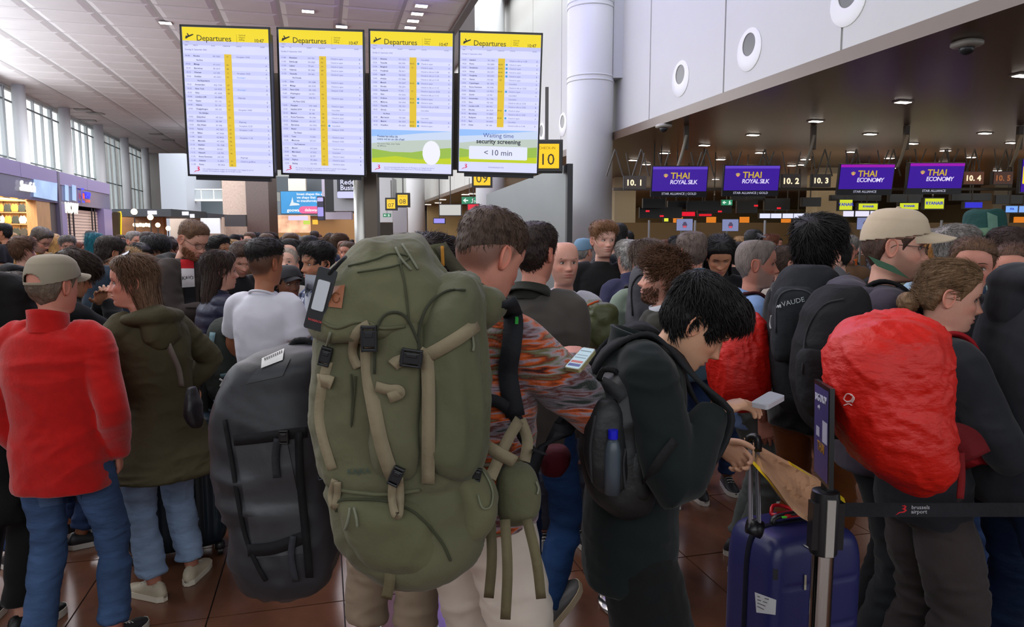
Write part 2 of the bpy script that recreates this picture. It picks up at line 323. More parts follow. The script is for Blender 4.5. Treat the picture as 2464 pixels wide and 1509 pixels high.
wood = mt('oak_wood', (176, 136, 92), rough=.5, nz=.25, ns=6, st=(9, 9, .5))
pil(92, 124, wood, .2, 'wood_pillar'); pil(124, 145, mt('dark_trim', (74, 66, 66), rough=.5), .25, 'dark_pillar'); pil(146, 160, pur); pil(246, 266, pur, .1)
part('roof', box(rel(XS-2.6, (yA+yB)/2, 3.95), (2.5, (yB-yA)/2, .04)), mt('white_wall'), sh)
part('back_wall', box(rel(-12.2, (yA+yB)/2, 1.95), (.06, (yB-yA)/2, 1.95)), mt('cream_wall', (236, 214, 178), rough=.7), sh)
part('side_wall', box(rel(-10.6, yB-.08, 1.95), (1.6, .08, 1.95)), pur, sh)
part('side_wall', box(rel(-10.6, yC, 1.95), (1.5, .06, 1.95)), mt('cream_wall'), sh)
# shelf rack with hanging goods
yR0, yR1 = onX(0, 560, -11.9).y-3, onX(88, 560, -11.9).y
rk = root('display_rack', (-10.62, yC-.1, 0), 'oak wall rack with hooks in the lit shop at the left', 'rack', rz=-pi/2)
hy = 1.42
for z in (.6, 1.0, 1.4, 1.75, 2.15, 2.55, 2.95): part('shelf_board', box((.08, 0, z), (.14, hy, .02)), wood, rk)
for k in range(7): part('upright', box((.02, -hy+2*hy*k/6, 1.5), (.04, .03, 1.48)), wood, rk)
part('back_board', box((-.02, 0, 1.5), (.02, hy, 1.5)), mt('oak_pale', (222, 178, 122), rough=.6, nz=.1, ns=2, st=(1, 1, 8)), rk)
cols = [(60, 66, 62), (226, 206, 178), (72, 70, 66), (214, 150, 70), (120, 96, 70), (235, 226, 210)]
gm = {}; cnm = dict(zip(cols, ('dark green', 'cream', 'charcoal', 'orange', 'brown', 'ivory')))
for r_, z in enumerate((2.72, 2.32, 1.9, 1.45)):
    for k in range(13):
        c = random.choice(cols); kk = c
        if kk not in gm: gm[kk] = mesh('hanging_bag', *slab([(-.09, -.24), (.09, -.24), (.12, -.1), (.05, .03), (.02, 0), (-.02, 0), (-.05, .03), (-.12, -.1)], -.03, .03), wear('cloth'), smooth=False)
        obj('hanging_bag', gm[kk], None, 'small %s bag hanging in the %s row of the lit oak wall rack' % (cnm[c], ('top', 'second', 'third', 'lowest')[r_]), 'bag', 'goods in the %s row of the oak rack' % ('top', 'second', 'third', 'lowest')[r_], color=c, M=Matrix.Translation((-10.62-hy+.12+k*(2*hy-.24)/12, yC-.3, z+.1)) @ Matrix.Rotation(pi/2, 4, 'X'))
# glowing shop lettering
def WM(px, py, X=XS+.03): p = onX(px, py, X); return Matrix.Translation(p) @ Matrix.Rotation(pi/2, 4, 'Z') @ Matrix.Rotation(pi/2, 4, 'X')
def signT(s, px, py, size, c, lab, **k): o = txt(s, size, WM(px, py), c, None, 'shop_sign', **k); o['label'] = lab; o['category'] = 'sign'; return o
signT('Smafch', 48, 457, .42, (255, 255, 250), 'white glowing script sign on the purple fascia', shear=.3, bold=.012, ext=.02)
signT('NOW', 158, 511, .52, (255, 252, 245), 'white glowing block letters hanging over the second shop', bold=.02, ext=.02)
b_ = signT('SHIP', 205, 476, .34, (60, 60, 255), 'blue letters over orange letters on the fascia', bold=.01, ext=.02); txt('LOUNGE', .15, Matrix.Translation((0, -.16, 0)), (255, 90, 30), b_, bold=.004)
shp([(-.42, -.2), (-.1, -.2), (-.1, -.13), (-.35, -.13), (-.35, .28), (-.1, .28), (-.1, .35), (-.42, .35)], Matrix.Translation((0, 0, .01)), (60, 60, 255), b_, 'emblem'); shp([(-.32, -.05), (-.1, -.05), (-.1, .16), (-.32, .16)], Matrix.Translation((0, 0, .01)), (255, 80, 30), b_, 'emblem')
o = part('display_screen', quad([onX(81, 473, XS+.02), onX(138, 484, XS+.02), onX(138, 441, XS+.02), onX(81, 431, XS+.02)]), mt('sky_screen', (168, 196, 240), em=.75, nz=.3, ns=.8), None, label='pale blue sky picture screen on the purple fascia', cat='screen')
for a, b in ((157, 166), (174, 184)): part('light_panel', quad([onX(a, 482, XS+.02), onX(b, 484, XS+.02), onX(b-1, 447, XS+.02), onX(a-1, 444, XS+.02)]), mt('sky_screen'), None, label='narrow pale blue light strip on the purple fascia', cat='screen', group='narrow light strips on the fascia')
# second shop: rolled mesh shutter and poles
ya, yb = sp(160, 520).y, sp(246, 520).y
st = root('security_shutter', (-9.13, (ya+yb)/2, 0), 'pale brick-pattern shutter inside the second shop', 'shutter')
for k in range(24): part('slat', box((0, 0, .06+k*.115), (.02, (yb-ya)/2+.35, .05)), mt('shutter_tan', (206, 182, 166), rough=.6), st)
for px in (166, 176, 221, 228): p = onX(px, 520, -9.02); part('rail_pole', tube([(0, 0, 0), (0, 0, 3)], .03, 8, 1), wear('paint'), None, (48, 42, 40), M=Matrix.Translation((p.x, p.y, 0)), label='thin dark pole inside the second shop', cat='pole', group='dark poles in the second shop')
# yellow-edged totem
c = P(281, 540, 24); tt = root('totem_sign', (c.x, c.y, 0), 'black slanted totem sign with a thick yellow edge', 'sign', rz=-YAW)
pol = [(-.14, -2.2), (.0, -2.2), (.17, .36), (.15, .42), (-.08, .42), (-.11, .36)]
part('panel', tuple(slab([(x*.82, y*.98) for x, y in pol], .0, .1, Matrix.Translation((0, 0, c.z)) @ Matrix.Rotation(pi/2, 4, 'X'))), wear('plastic'), tt, (24, 24, 26))
g = tube([(-.1, .02, c.z+.1), (-.09, .02, c.z+.40), (.15, .02, c.z+.42), (.16, .02, c.z+.3), (.02, .02, c.z-1.6)], .025, 6, 1); part('edge', g, wear('glow'), tt, (250, 215, 0))
# ================================================================ far background behind the crowd
def bg(name, x0, y0, x1, y1, D, c, lab, cat, m='paint', th=.3, k=None, mm=None):
    return screen_box(name, x0, y0, x1, y1, D, th, mm or wear(m), lab if k is None else None, None if k else cat, color=c) if False else screen_box2(name, x0, y0, x1, y1, D, th, mm or wear(m), lab, cat, c, k)
def screen_box2(name, x0, y0, x1, y1, D, th, m, lab, cat, c, k):
    a, b = P(x0, y1, D), P(x1, y0, D); w_ = (b-a).dot(CR); h_ = b.z-a.z
    return part(name, box((w_/2, th/2, h_/2), (w_/2, th/2, h_/2)), m, None, c, M=Matrix.Translation(a) @ Matrix.Rotation(-YAW, 4, 'Z'), **({'kind': k} if k else {'label': lab, 'cat': cat}))
bg('pillar', 394, 372, 455, 605, 50, (176, 184, 194), 'pale blue-grey wall block beside the left display', 'wall block', th=6)
bg('pillar', 541, 400, 597, 610, 42, (172, 148, 136), 'speckled beige stone pillar under the left display', 'pillar', th=1.5, mm=mt('beige_stone', (172, 148, 134), rough=.4, nz=.15, ns=9))
bg('pillar', 597, 400, 651, 610, 41, (74, 54, 48), 'dark brown stone pillar under the displays', 'pillar', th=1.5, mm=mt('brown_stone', (72, 52, 46), rough=.35, nz=.25, ns=12))
bg('wall_upper', 455, 380, 1040, 484, 58, (196, 200, 194), '', '', k='structure')
bg('wall_gallery', 455, 484, 800, 520, 52, (86, 96, 102), '', '', k='structure')
bl = root('balcony_rail', P(455, 482, 51), 'white balcony railing with glass under the left display', 'railing', rz=-YAW)
Lb = (545-455)/F*51
part('top_rail', box((Lb/2, 0, .78), (Lb/2, .03, .04)), wear('paint'), bl, (220, 224, 220)); part('glass_panel', box((Lb/2, .02, .4), (Lb/2, .01, .36)), gl, bl); part('base_rail', box((Lb/2, 0, 0), (Lb/2, .1, .07)), wear('paint'), bl, (226, 228, 220))
for k in range(4): part('post', box((Lb*k/3, 0, .4), (.03, .03, .4)), wear('paint'), bl, (214, 218, 214))
bg('counter_fascia', 270, 503, 412, 521, 34, (44, 48, 52), 'dark flat canopy over the lit snack counter', 'canopy', th=4)
bg('amber_screen_wall', 285, 520, 396, 580, 36, (150, 98, 48), 'amber-lit back wall of the snack counter', 'wall', mm=mt('amber_wall', (150, 96, 44), rough=.5, nz=.3, ns=2))
bg('canopy', 412, 513, 500, 524, 38, (60, 64, 72), 'second dark flat canopy farther along', 'canopy', th=3)
bg('kiosk_wall', 412, 523, 540, 600, 40, (196, 176, 160), 'pale beige kiosk wall under the balcony', 'wall')
bg('white_board', 484, 525, 530, 562, 35, (214, 218, 222), 'large white information board behind the crowd', 'board', th=.1)
bg('slanted_banner', 541, 517, 592, 545, 33, (48, 44, 46), 'dark slanted banner in front of the beige pillar', 'banner', th=.2)
for px, py, s_ in ((323, 514, .13), (362, 527, .12), (380, 545, .1), (405, 553, .1)):
    c = P(px, py, 30); o = root('globe_lamp', (c.x, c.y, 0), 'warm globe lamp on a thin dark pole at the snack counter', 'lamp', 'globe lamps at the snack counter')
    part('pole', tube([(0, 0, 0), (0, 0, c.z)], .025, 6, 1), wear('paint'), o, (50, 46, 44)); part('bulb', ell((0, 0, c.z+s_*.6), (s_, s_, s_)), mt('warm_bulb', (255, 214, 160), em=4), o, smooth=True)
for k in range(6): o = part('pendant_lamp', ell((0, 0, 0), (.09, .09, .09), 8, 6), mt('warm_bulb'), None, M=Matrix.Translation(P(324+k*7, 541+(k % 2), 33)), label='tiny pendant bulb over the snack counter', cat='lamp', group='pendant bulbs over the snack counter', smooth=True)
for x, y, w_, lab in ((355, 507, 20, 'small white lit sign over the snack counter'), (438, 509, 14, 'small white lit sign on the second canopy'), (457, 515, 9, 'smallest white lit sign right of the second canopy')):
    bg('lit_sign', x, y, x+w_, y+9, 31, (240, 240, 255), lab, 'sign', 'glow', .1)
# middle background
bg('hall_block', 651, 425, 780, 462, 56, (70, 78, 84), 'dark glazed gallery behind the blue advert', 'gallery')
bg('gallery_panel', 694, 430, 736, 462, 54, (206, 198, 184), 'pale panel on the gallery above the blue advert', 'panel')
o, w_, h_ = screen_box('advert_screen', 677, 461, 778, 514, 34, .4, mt('blue_advert', (20, 140, 205), em=.9, nz=.25, ns=.5), 'large blue advert screen with a pink corner', 'screen')
shp(rrect(w_*.42, 0, w_, h_*.33, .2), SM(0, 0), (235, 90, 150), o); txt('Invest shapes the earth\nwe shape that\nto transforming', .16, SM(w_*.38, h_*.83), (240, 245, 255), o, bold=.004)
txt('goowa', .22, SM(w_*.14, h_*.09), (255, 255, 255), o, bold=.004); txt('delaware', .2, SM(w_*.56, h_*.1, -.02), (255, 255, 255), o, bold=.003)
shp([(w_*.2, h_*.35), (w_*.45, h_*.38), (w_*.42, h_*.45), (w_*.3, h_*.5), (w_*.28, h_*.75), (w_*.24, h_*.5)], SM(0, 0), (220, 230, 235), o)
bg('lit_shop', 660, 518, 745, 560, 50, (240, 190, 150), 'glowing pink and orange shop under the blue advert', 'shop', mm=mt('lit_shop', (255, 190, 150), em=.8, nz=.5, ns=1.5))
bg('orange_wall', 600, 514, 860, 600, 53, (150, 110, 60), 'dim ochre wall far behind the crowd', 'wall')
o = bg('lit_name', 694, 520, 740, 530, 48, (220, 210, 255), 'violet lit shop name under the blue advert', 'sign', 'glow', .1)
bg('yellow_sign', 730, 531, 745, 540, 40, (190, 215, 60), 'small green-yellow sign under the blue advert', 'sign', 'glow', .1)
bg('yellow_sign', 752, 529, 764, 540, 38, (255, 190, 0), 'small yellow letter sign under the blue advert', 'sign', 'glow', .1)
bg('black_board', 783, 428, 804, 510, 30, (20, 20, 24), 'tall black panel hanging beside the steel post', 'panel')
bg('grey_sign_back', 804, 428, 860, 508, 29, (150, 152, 156), 'large grey hanging sign back left of the steel post', 'sign')
bg('lilac_board', 778, 510, 846, 528, 31, (176, 168, 184), 'lilac board below the black hanging panel', 'board')
bg('lilac_board', 776, 426, 783, 514, 31.2, (176, 168, 184), 'thin lilac upright beside the black hanging panel', 'board')
o, w_, h_ = screen_box('totem_display', 812, 424, 858, 477, 28.6, .2, wear('plastic'), 'dark display with white words cut off by the steel post', 'screen', color=(18, 18, 36), bezel=.0)
txt('Redes\nBusine', .28, SM(.12, h_*.62), (225, 225, 255), o, bold=.004, line=.8); shp(rrect(0, 0, w_, h_*.3, .05), SM(0, 0), (205, 205, 250), o)
o, w_, h_ = screen_box('tall_display', 765, 474, 779, 529, 30, .2, wear('glow'), 'narrow violet and black display beside the blue advert', 'screen', color=(30, 26, 60), bezel=.02)
shp(rrect(0, h_*.15, w_, h_*.55, .03), SM(0, 0), (160, 150, 230), o); shp(rrect(0, h_*.8, w_, h_*.97, .03), SM(0, 0), (190, 180, 235), o)
bg('grey_block', 913, 428, 945, 535, 50, (176, 178, 182), 'pale grey wall strip left of the yellow 07 sign', 'wall strip', th=2)
bg('far_hall_end', 900, 508, 1360, 600, 62, (60, 48, 38), 'dark far end of the check-in hall', 'wall')
bg('ad_panel', 946, 500, 980, 560, 40, (140, 130, 146), 'grey mirrored panel under the yellow 08 sign', 'panel', mm=mt('mirror_grey', (150, 146, 152), rough=.25, metal=.4))
# check-in number signs, yellow
def numsign(s, x0, y0, x1, y1, D, lab, small=True):
    o, w_, h_ = screen_box('number_sign', x0, y0, x1, y1, D, .25, wear('glow'), lab, 'sign', color=(255, 205, 0), bezel=.05 if D < 20 else .09, ch='face')
    txt(s, h_*.66, SM(w_*.5, h_*.14), (40, 30, 20), o, align='CENTER'); 
    if small: txt('CHECK-IN', h_*.15, SM(w_*.5, h_*.78), (120, 92, 0), o, align='CENTER')
    part('hanger', box((w_/2, .15, h_+.5), (.03, .03, .5)), wear('paint'), o, (90, 88, 86)); return o
numsign('10', 1287, 347, 1345, 405, 12.5, 'yellow check-in sign 10 beside the big column'); numsign('09', 1140, 400, 1180, 446, 19, 'yellow sign 09 half hidden below the right display')
numsign('08', 957, 469, 981, 494, 33, 'yellow sign 08 left of the white column'); numsign('07', 931, 480, 951, 502, 37, 'yellow sign 07, the smaller and farther one')
bg('sign_cabinet', 1268, 337, 1354, 415, 12.62, (70, 68, 66), 'dark grey cabinet behind the yellow sign 10', 'cabinet', th=.2)
# brushed grey slanted partition
a, b = P(1364, 395, 12.6), P(1170, 468, 18.5)
gp = part('partition', (A([(a.x, a.y, 0), (b.x, b.y, 0), tuple(b), tuple(a)]+[(a.x+.08, a.y, 0), (b.x+.08, b.y, 0), (b.x+.08, b.y, b.z), (a.x+.08, a.y, a.z)]), [(0, 1, 2, 3), (4, 7, 6, 5), (3, 2, 6, 7), (0, 3, 7, 4), (1, 5, 6, 2)]), mt('steel_grey', (128, 134, 134), rough=.35, metal=.3, nz=.06, ns=1), label='large grey metal partition with a sloping top edge', cat='partition')
part('edge_trim', box((a.x+.03, a.y-.05, a.z/2), (.05, .05, a.z/2)), wear('paint'), gp, (52, 54, 56))
# exit signs
def exitsign(x0, y0, x1, y1, D, lab):
    o, w_, h_ = screen_box('exit_sign', x0, y0, x1, y1, D, .1, wear('glow'), lab, 'sign', color=(30, 130, 90), bezel=.01, ch='face'); zt_ = o.matrix_basis.translation.z+h_; part('hanger', box((w_/2, .05, h_+(4.2-zt_)/2), (.012, .012, max(.02, (4.2-zt_)/2))), wear('paint'), o, (90, 88, 86))
    shp([(w_*.08, h_*.5), (w_*.25, h_*.8), (w_*.3, h_*.72), (w_*.22, h_*.58), (w_*.42, h_*.58), (w_*.42, h_*.42), (w_*.22, h_*.42), (w_*.3, h_*.28), (w_*.25, h_*.2)], SM(0, 0), (230, 245, 235), o, 'arrow')
    shp([(w_*.62, h_*.15), (w_*.72, h_*.4), (w_*.66, h_*.6), (w_*.74, h_*.85), (w_*.82, h_*.8), (w_*.76, h_*.55), (w_*.92, h_*.4), (w_*.9, h_*.33), (w_*.78, h_*.4), (w_*.84, h_*.12), (w_*.77, h_*.12), (w_*.74, h_*.32), (w_*.68, h_*.12)], SM(0, 0), (230, 245, 235), o, 'running_figure')
exitsign(1111, 474, 1148, 491, 30, 'green exit sign near the middle, left of the partition'); exitsign(1736, 481, 1762, 494, 24, 'green exit sign below the second purple screen'); exitsign(922, 514, 940, 522, 45, 'tiny green exit sign right of the steel post')
# purple airline screens on the truss
def thai(x0, y0, x1, y1, line2, gold, lab, top):
    D = 15.4; yl = y1-(y1-y0)*.17
    a, b = P(x0, y1, D), P(x1, y0, D); w_ = (b-a).dot(CR); h_ = (b.z-a.z)
    M = Matrix.Translation(a) @ Matrix.Rotation(-YAW, 4, 'Z') @ Matrix.Rotation(R(9), 4, 'X')
    o = obj('airline_screen', None, None, lab, 'screen', 'purple airline screens over the desks', M=M)
    part('housing', box((w_/2, .05, h_/2), (w_/2+.02, .045, h_/2+.015)), wear('plastic'), o, (20, 18, 24))
    part('screen', box((w_/2, 0, h_*.59), (w_/2, .006, h_*.41)), wear('glow'), o, (52, 0, 146)); part('header_bar', box((w_/2, -.004, h_*.955), (w_/2, .006, h_*.045)), wear('glow'), o, top)
    k = h_
    txt('THAI', k*.29, SM(w_*.33, k*.6), (200, 170, 40), o, bold=.003); txt(line2, k*.2, SM(w_*.32, k*.42), (225, 215, 250), o, bold=.0015, shear=.1, spc=.85)
    txt('STAR ALLIANCE'+(' | GOLD' if gold else ''), k*.11, SM(w_*.5, k*.06), (190, 190, 215), o, align='CENTER')
    for q in range(3): # orchid-like emblem of three loops
        an = R(-35+35*q+90); cx, cy = w_*.24+cos(an)*k*.045, k*.66+sin(an)*k*.05
        g = tube([(cx+k*.05*cos(t)*cos(an)-k*.03*sin(t)*sin(an), -.012, cy+k*.05*cos(t)*sin(an)+k*.03*sin(t)*cos(an)) for t in np.linspace(0, 2*pi, 13)], k*.008, 6, 1); part('emblem_loop', g, wear('glow'), o, (215, 180, 60))
    part('emblem_heart', ell((w_*.24, -.012, k*.665), (k*.03, .004, k*.035), 10, 6), wear('glow'), o, (220, 60, 170))
    for x in (.2, .8): part('hanger', tube([(w_*x, .1, h_*.8), (w_*x-.12, .12, h_+.3)], .016, 6, 1), wear('paint'), o, (60, 54, 48)); part('hanger', tube([(w_*x, .1, h_*.8), (w_*x+.12, .12, h_+.3)], .016, 6, 1), wear('paint'), o, (60, 54, 48))
thai(1568, 402, 1698, 473, 'ROYAL SILK', 1, 'purple royal silk screen right of sign 10.1', (92, 60, 190)); thai(1740, 400, 1870, 471, 'ROYAL SILK', 1, 'purple royal silk screen left of sign 10.2', (92, 60, 190))
thai(2016, 397, 2143, 468, 'ECONOMY', 0, 'purple economy screen right of sign 10.3', (150, 0, 170)); thai(2181, 394, 2310, 466, 'ECONOMY', 0, 'purple economy screen left of sign 10.4', (150, 0, 170))
o, w_, h_ = screen_box('airline_screen', 2456, 385, 2560, 462, 15.4, .1, wear('glow'), 'purple screen cut off at the right edge', 'screen', color=(52, 0, 146)); shp(rrect(0.01, h_*.25, .2, h_*.8, .02), SM(0, 0), (235, 215, 30), o)
def deskno(s, x0, y0, x1, y1, lab, c=(58, 42, 34), on=(255, 240, 200)):
    D = 15.4; o, w_, h_ = screen_box('desk_number_sign', x0, y0, x1, y1, D, .1, wear('plastic'), lab, 'sign', color=c, bezel=.01, ch='face')
    txt(s, h_*.62, SM(w_*.46, h_*.28), on, o, align='CENTER', bold=.006, spc=1.05)
    for x in (-.1, .1): part('hanger', tube([(w_*.5+x, .05, h_), (w_*.5+x*2, .06, h_+.5)], .012, 6, 1), wear('paint'), o, (62, 56, 50))
deskno('10. 1', 1502, 424, 1554, 455, 'lit desk number 10.1 beside the big column'); deskno('10. 2', 1881, 420, 1926, 451, 'lit desk number 10.2 between the purple screens'); deskno('10. 3', 1954, 420, 1998, 449, 'lit desk number 10.3 in front of the tan pillar')
deskno('10. 4', 2318, 414, 2366, 443, 'lit desk number 10.4 on an orange panel', (150, 78, 24)); deskno('10. 5', 2390, 414, 2436, 443, 'unlit desk number 10.5 on an orange panel', (110, 56, 26), (150, 90, 50))
# truss with hangers
tr = root('lighting_truss', P(1980, 370, 15.9), 'dark ceiling truss with V-shaped hangers over the desks', 'truss', rz=-YAW)
mtr = wear('paint'); L0 = -(1980-1478)/F*15.9; L1 = (2500-1980)/F*15.9
z0 = 0
part('rail', tube([(L0, 0, .1), (L1, 0, .1)], .022, 8, 1), mtr, tr, (88, 78, 70)); part('rail', box(((L0+L1)/2, .1, -.78), ((L1-L0)/2, .05, .03)), mtr, tr, (84, 76, 64))
for px in (1480, 1543, 1700, 1840, 1985, 2060, 2150, 2275, 2345, 2420):
    x = (px-1980)/F*15.9
    for s_ in (-1, 1): part('strut', tube([(x, 0, .1), (x+.19*s_, 0, -.5)], .018, 6, 1), mtr, tr, (72, 66, 60))
for px in (1650, 1955, 2178, 2450):
    x = (px-1980)/F*15.9; part('drop_pipe', box((x, 0, .35), (.05, .05, .26)), mtr, tr, (70, 58, 50)); part('cable', tube([(x, -.05, .4), (x-.1, -.08, 0), (x-.18, -.05, -.3)], .035, 8, 3), mtr, tr, (120, 112, 100))
# dome cameras
for px, py, D, lab in ((1597, 308, 12, 'dome camera under the brown ceiling beside the big column'), (2327, 108, 7.2, 'dome camera under the brown ceiling at the upper right')):
    p = onZ(px, py-8, 4.19); s_ = 1.0; o = root('dome_camera', p, lab, 'camera')
    part('base', ell((0, 0, -.03), (.17, .17, .05), 20, 8, 3), wear('plastic'), o, (170, 166, 158), smooth=True); part('dome', ell((0, 0, -.09), (.09, .09, .08), 20, 10), wear('plastic'), o, (40, 40, 42), smooth=True)
# small screens deep in the check-in hall
def far(x0, y0, x1, y1, D, c, lab, t=None, tc=(30, 40, 180), em='glow', grp=None, bez=.03):
    o, w_, h_ = screen_box('far_screen', x0, y0, x1, y1, D, .15, wear(em), lab, 'screen', color=c, group=grp, bezel=bez)
    zt_ = o.matrix_basis.translation.z+h_; part('hanger', box((w_/2, .1, h_+(4.2-zt_)/2), (.015, .015, max(.02, (4.2-zt_)/2))), wear('paint'), o, (50, 46, 42))
    if t: txt(t, h_*.42, SM(w_*.5, h_*.4), tc, o, align='CENTER', bold=.004, ext=.001)
far(2020, 481, 2050, 505, 22, (205, 215, 40), 'lime screen half hidden by the tan pillar', 'YANAIR'); far(2066, 490, 2111, 505, 22, (205, 215, 40), 'flat lime screen left of the beige cap', 'RYANAIR'); far(2165, 489, 2209, 504, 22, (205, 215, 40), 'flat lime screen above the beige cap peak', 'RYANAIR'); far(2225, 478, 2270, 502, 21, (205, 215, 40), 'largest lime screen, right of the beige cap', 'RYANAIR')
far(2322, 487, 2363, 500, 23, (40, 40, 200), 'blue screen between the lime and the pale screens', '', (230, 230, 90)); far(2420, 496, 2448, 511, 23, (120, 170, 250), 'pale blue screen with letters at the right', 'ITA'); far(2452, 496, 2480, 511, 23, (130, 170, 240), 'pale blue screen cut by the right edge')
for i, x in enumerate((1828, 1855, 1883, 1910)): far(x, 514, x+25, 525, 26, (225, 228, 255), 'white counter screen in the row left of the tan pillar', grp='white counter screens left of the tan pillar', bez=.02)
for x in (2021, 2058, 2094): far(x, 508, x+33, 521, 26, (230, 225, 250), 'white counter screen in the row right of the tan pillar', grp='white counter screens right of the tan pillar', bez=.02)
far(1641, 510, 1672, 520, 24, (225, 0, 40), 'red lit screen under the first purple screen'); far(1682, 515, 1712, 520, 26, (215, 0, 30), 'thin red lit strip below the second purple screen'); far(1598, 523, 1608, 533, 24, (220, 225, 60), 'tiny lime screen behind the queue')
far(1058, 493, 1109, 518, 26, (196, 194, 188), 'pale picture screen left of the red screen'); far(1126, 492, 1152, 518, 26, (225, 20, 50), 'red screen beside the green exit sign'); far(1044, 526, 1070, 537, 30, (150, 140, 235), 'small violet screen below the pale picture screen')
dk = (14, 12, 14); kd = 0
for x0, y0, x1, y1 in ((1548, 478, 1600, 500), (1540, 500, 1640, 524), (1655, 484, 1730, 506), (1608, 484, 1650, 502), (1680, 496, 1760, 512), (1774, 484, 1822, 512), (1930, 476, 1975, 496), (2000, 470, 2120, 482), (2140, 468, 2220, 486), (2290, 466, 2385, 482), (2395, 470, 2464, 490), (1840, 478, 1900, 505), (1760, 470, 1840, 482)):
    far(x0, y0, x1, y1, 19+kd*.5, dk, 'switched-off black monitor hanging behind the purple screens', em='plastic', grp='black monitors behind the purple screens', bez=.01); kd += 1
for x, y in ((1554, 506), (1588, 518), (1728, 507), (1815, 493), (1870, 499)): bg('red_indicator', x, y, x+9, y+4, 18.4, (230, 20, 40), 'tiny red lit mark on a black monitor', 'sign', 'glow', .02)
for o in [o for o in col.objects if o.name.startswith('red_indicator')]: o['group'] = 'red marks on the black monitors'
for x, y in ((1634, 527), (1744, 528), (2068, 524)):
    o, w_, h_ = screen_box('paper_notice', x-6, y, x+32, y+28, 12.2, .01, wear('glow'), {1634: 'pale blue notice with an emblem, first from the column', 1744: 'pale blue notice with an emblem above the dark haired woman', 2068: 'pale blue notice partly hidden by the beige cap'}[x], 'notice', color=(120, 128, 170), bezel=.004)
    shp([(w_*.4, h_*.25), (w_*.6, h_*.25), (w_*.66, h_*.5), (w_*.56, h_*.75), (w_*.44, h_*.75), (w_*.34, h_*.5)], SM(0, 0), (70, 60, 90), o); shp([(w_*.42, h_*.25), (w_*.58, h_*.25), (w_*.62, h_*.42), (w_*.38, h_*.42)], SM(0, 0, -.014), (200, 70, 90), o)
    part('support', box((w_*.3, .02, -.6), (.012, .012, .62)), wear('paint'), o, (120, 118, 112))
for px in (1562, 1673, 1841, 1912, 2266, 2422):
    c = P(px, 530, 13.5); part('steel_pole', tube([(0, 0, 0), (0, 0, c.z)], .022, 8, 1), wear('paint'), None, (150, 148, 146), M=Matrix.Translation((c.x, c.y, 0)), label='thin steel pole rising out of the queue', cat='pole', group='thin steel poles in the queue')
for px in (1620, 1700, 1780, 2100, 2200, 2330, 2440, 1880): bg('orange_display', px, 522, px+22, 560, 34, (215, 120, 30), 'orange-lit panel far behind the counters', 'panel', 'glow', .1)
for k_, o in enumerate([o for o in col.objects if o.name.startswith('orange_display')]): o['group'] = 'orange panels far behind the counters'
bg('counter_row', 1480, 536, 2500, 600, 28, (120, 96, 60), 'long tan check-in counter behind the queue', 'counter', th=1)
# ================================================================ departures displays
Lv = Matrix(((CR.x, 0, -CF.x, 0), (CR.y, 0, -CF.y, 0), (0, 1, 0, 0), (0, 0, 0, 1)))  # level frame: x right, y up, z towards camera
Rb = Euler((0, 0, 0)).to_matrix().to_4x4()
Rb = Matrix.Rotation(R(.87), 4, 'Y') @ Matrix.Rotation(R(4.6), 4, 'X') @ Matrix.Rotation(R(-1.5), 4, 'Z')
cen = [(-2.25972, 1.06068, -5.78127), (-1.55436, 1.0854, -5.93932), (-.83672, 1.1012, -6.0422), (-.10809, 1.1191, -6.1524)]
SW, SH = .70, 1.159
d1 = """09:40|Rhodes|XR 7605|14|Verspätet 10:50|A
|  Via Kos||||
09:50|Malaga|VY 2151|06||A
10:10|Barcelona|FR 2917|08||A
10:15|Warsaw|LO 236|12|Verspätet 10:55|A
10:20|Entebbe|AC 6351|01|Einsteigen|T
|  Via Bujumbura||||
10:25|Amsterdam|KQ 1724|07||A
10:35|New York|UA 9929|04|Einsteigen|B
10:35|Nice|AC 6365|05||A
10:40|London LHR|AA 6885||Abgesagt|
10:40|Nador|3O 116|12||B
10:45|Atlanta|DL 141|07||B
10:45|Ouagadougou|XR 255|01|Verspätet 14:00|T
|  Via Abidjan||||
10:45|Zakynthos|XR 3263|05||A
10:55|Stockholm|SK 590||Abgesagt|
10:55|Abu Dhabi|EY 058|11|Verspätet 12:25|B
10:55|Venice|AZ 7657|05|Verspätet 11:40|A
11:00|Bilbao|AC 6366|05||A
11:00|Lyon|SQ 8362|05|Verspätet 11:30|A
11:00|Marseille|AC 6362|05||A
11:10|Istanbul|TK 1938|10||B
11:15|Athens|A3 621|11||A
11:15|Newark|UA 995|06||B
11:35|Rome Fiumicino|AZ 159||Abgesagt|
11:40|Helsinki|IL 6832|03|Check-in geöffnet|A
11:40|Porto|FR 2926|08||A"""
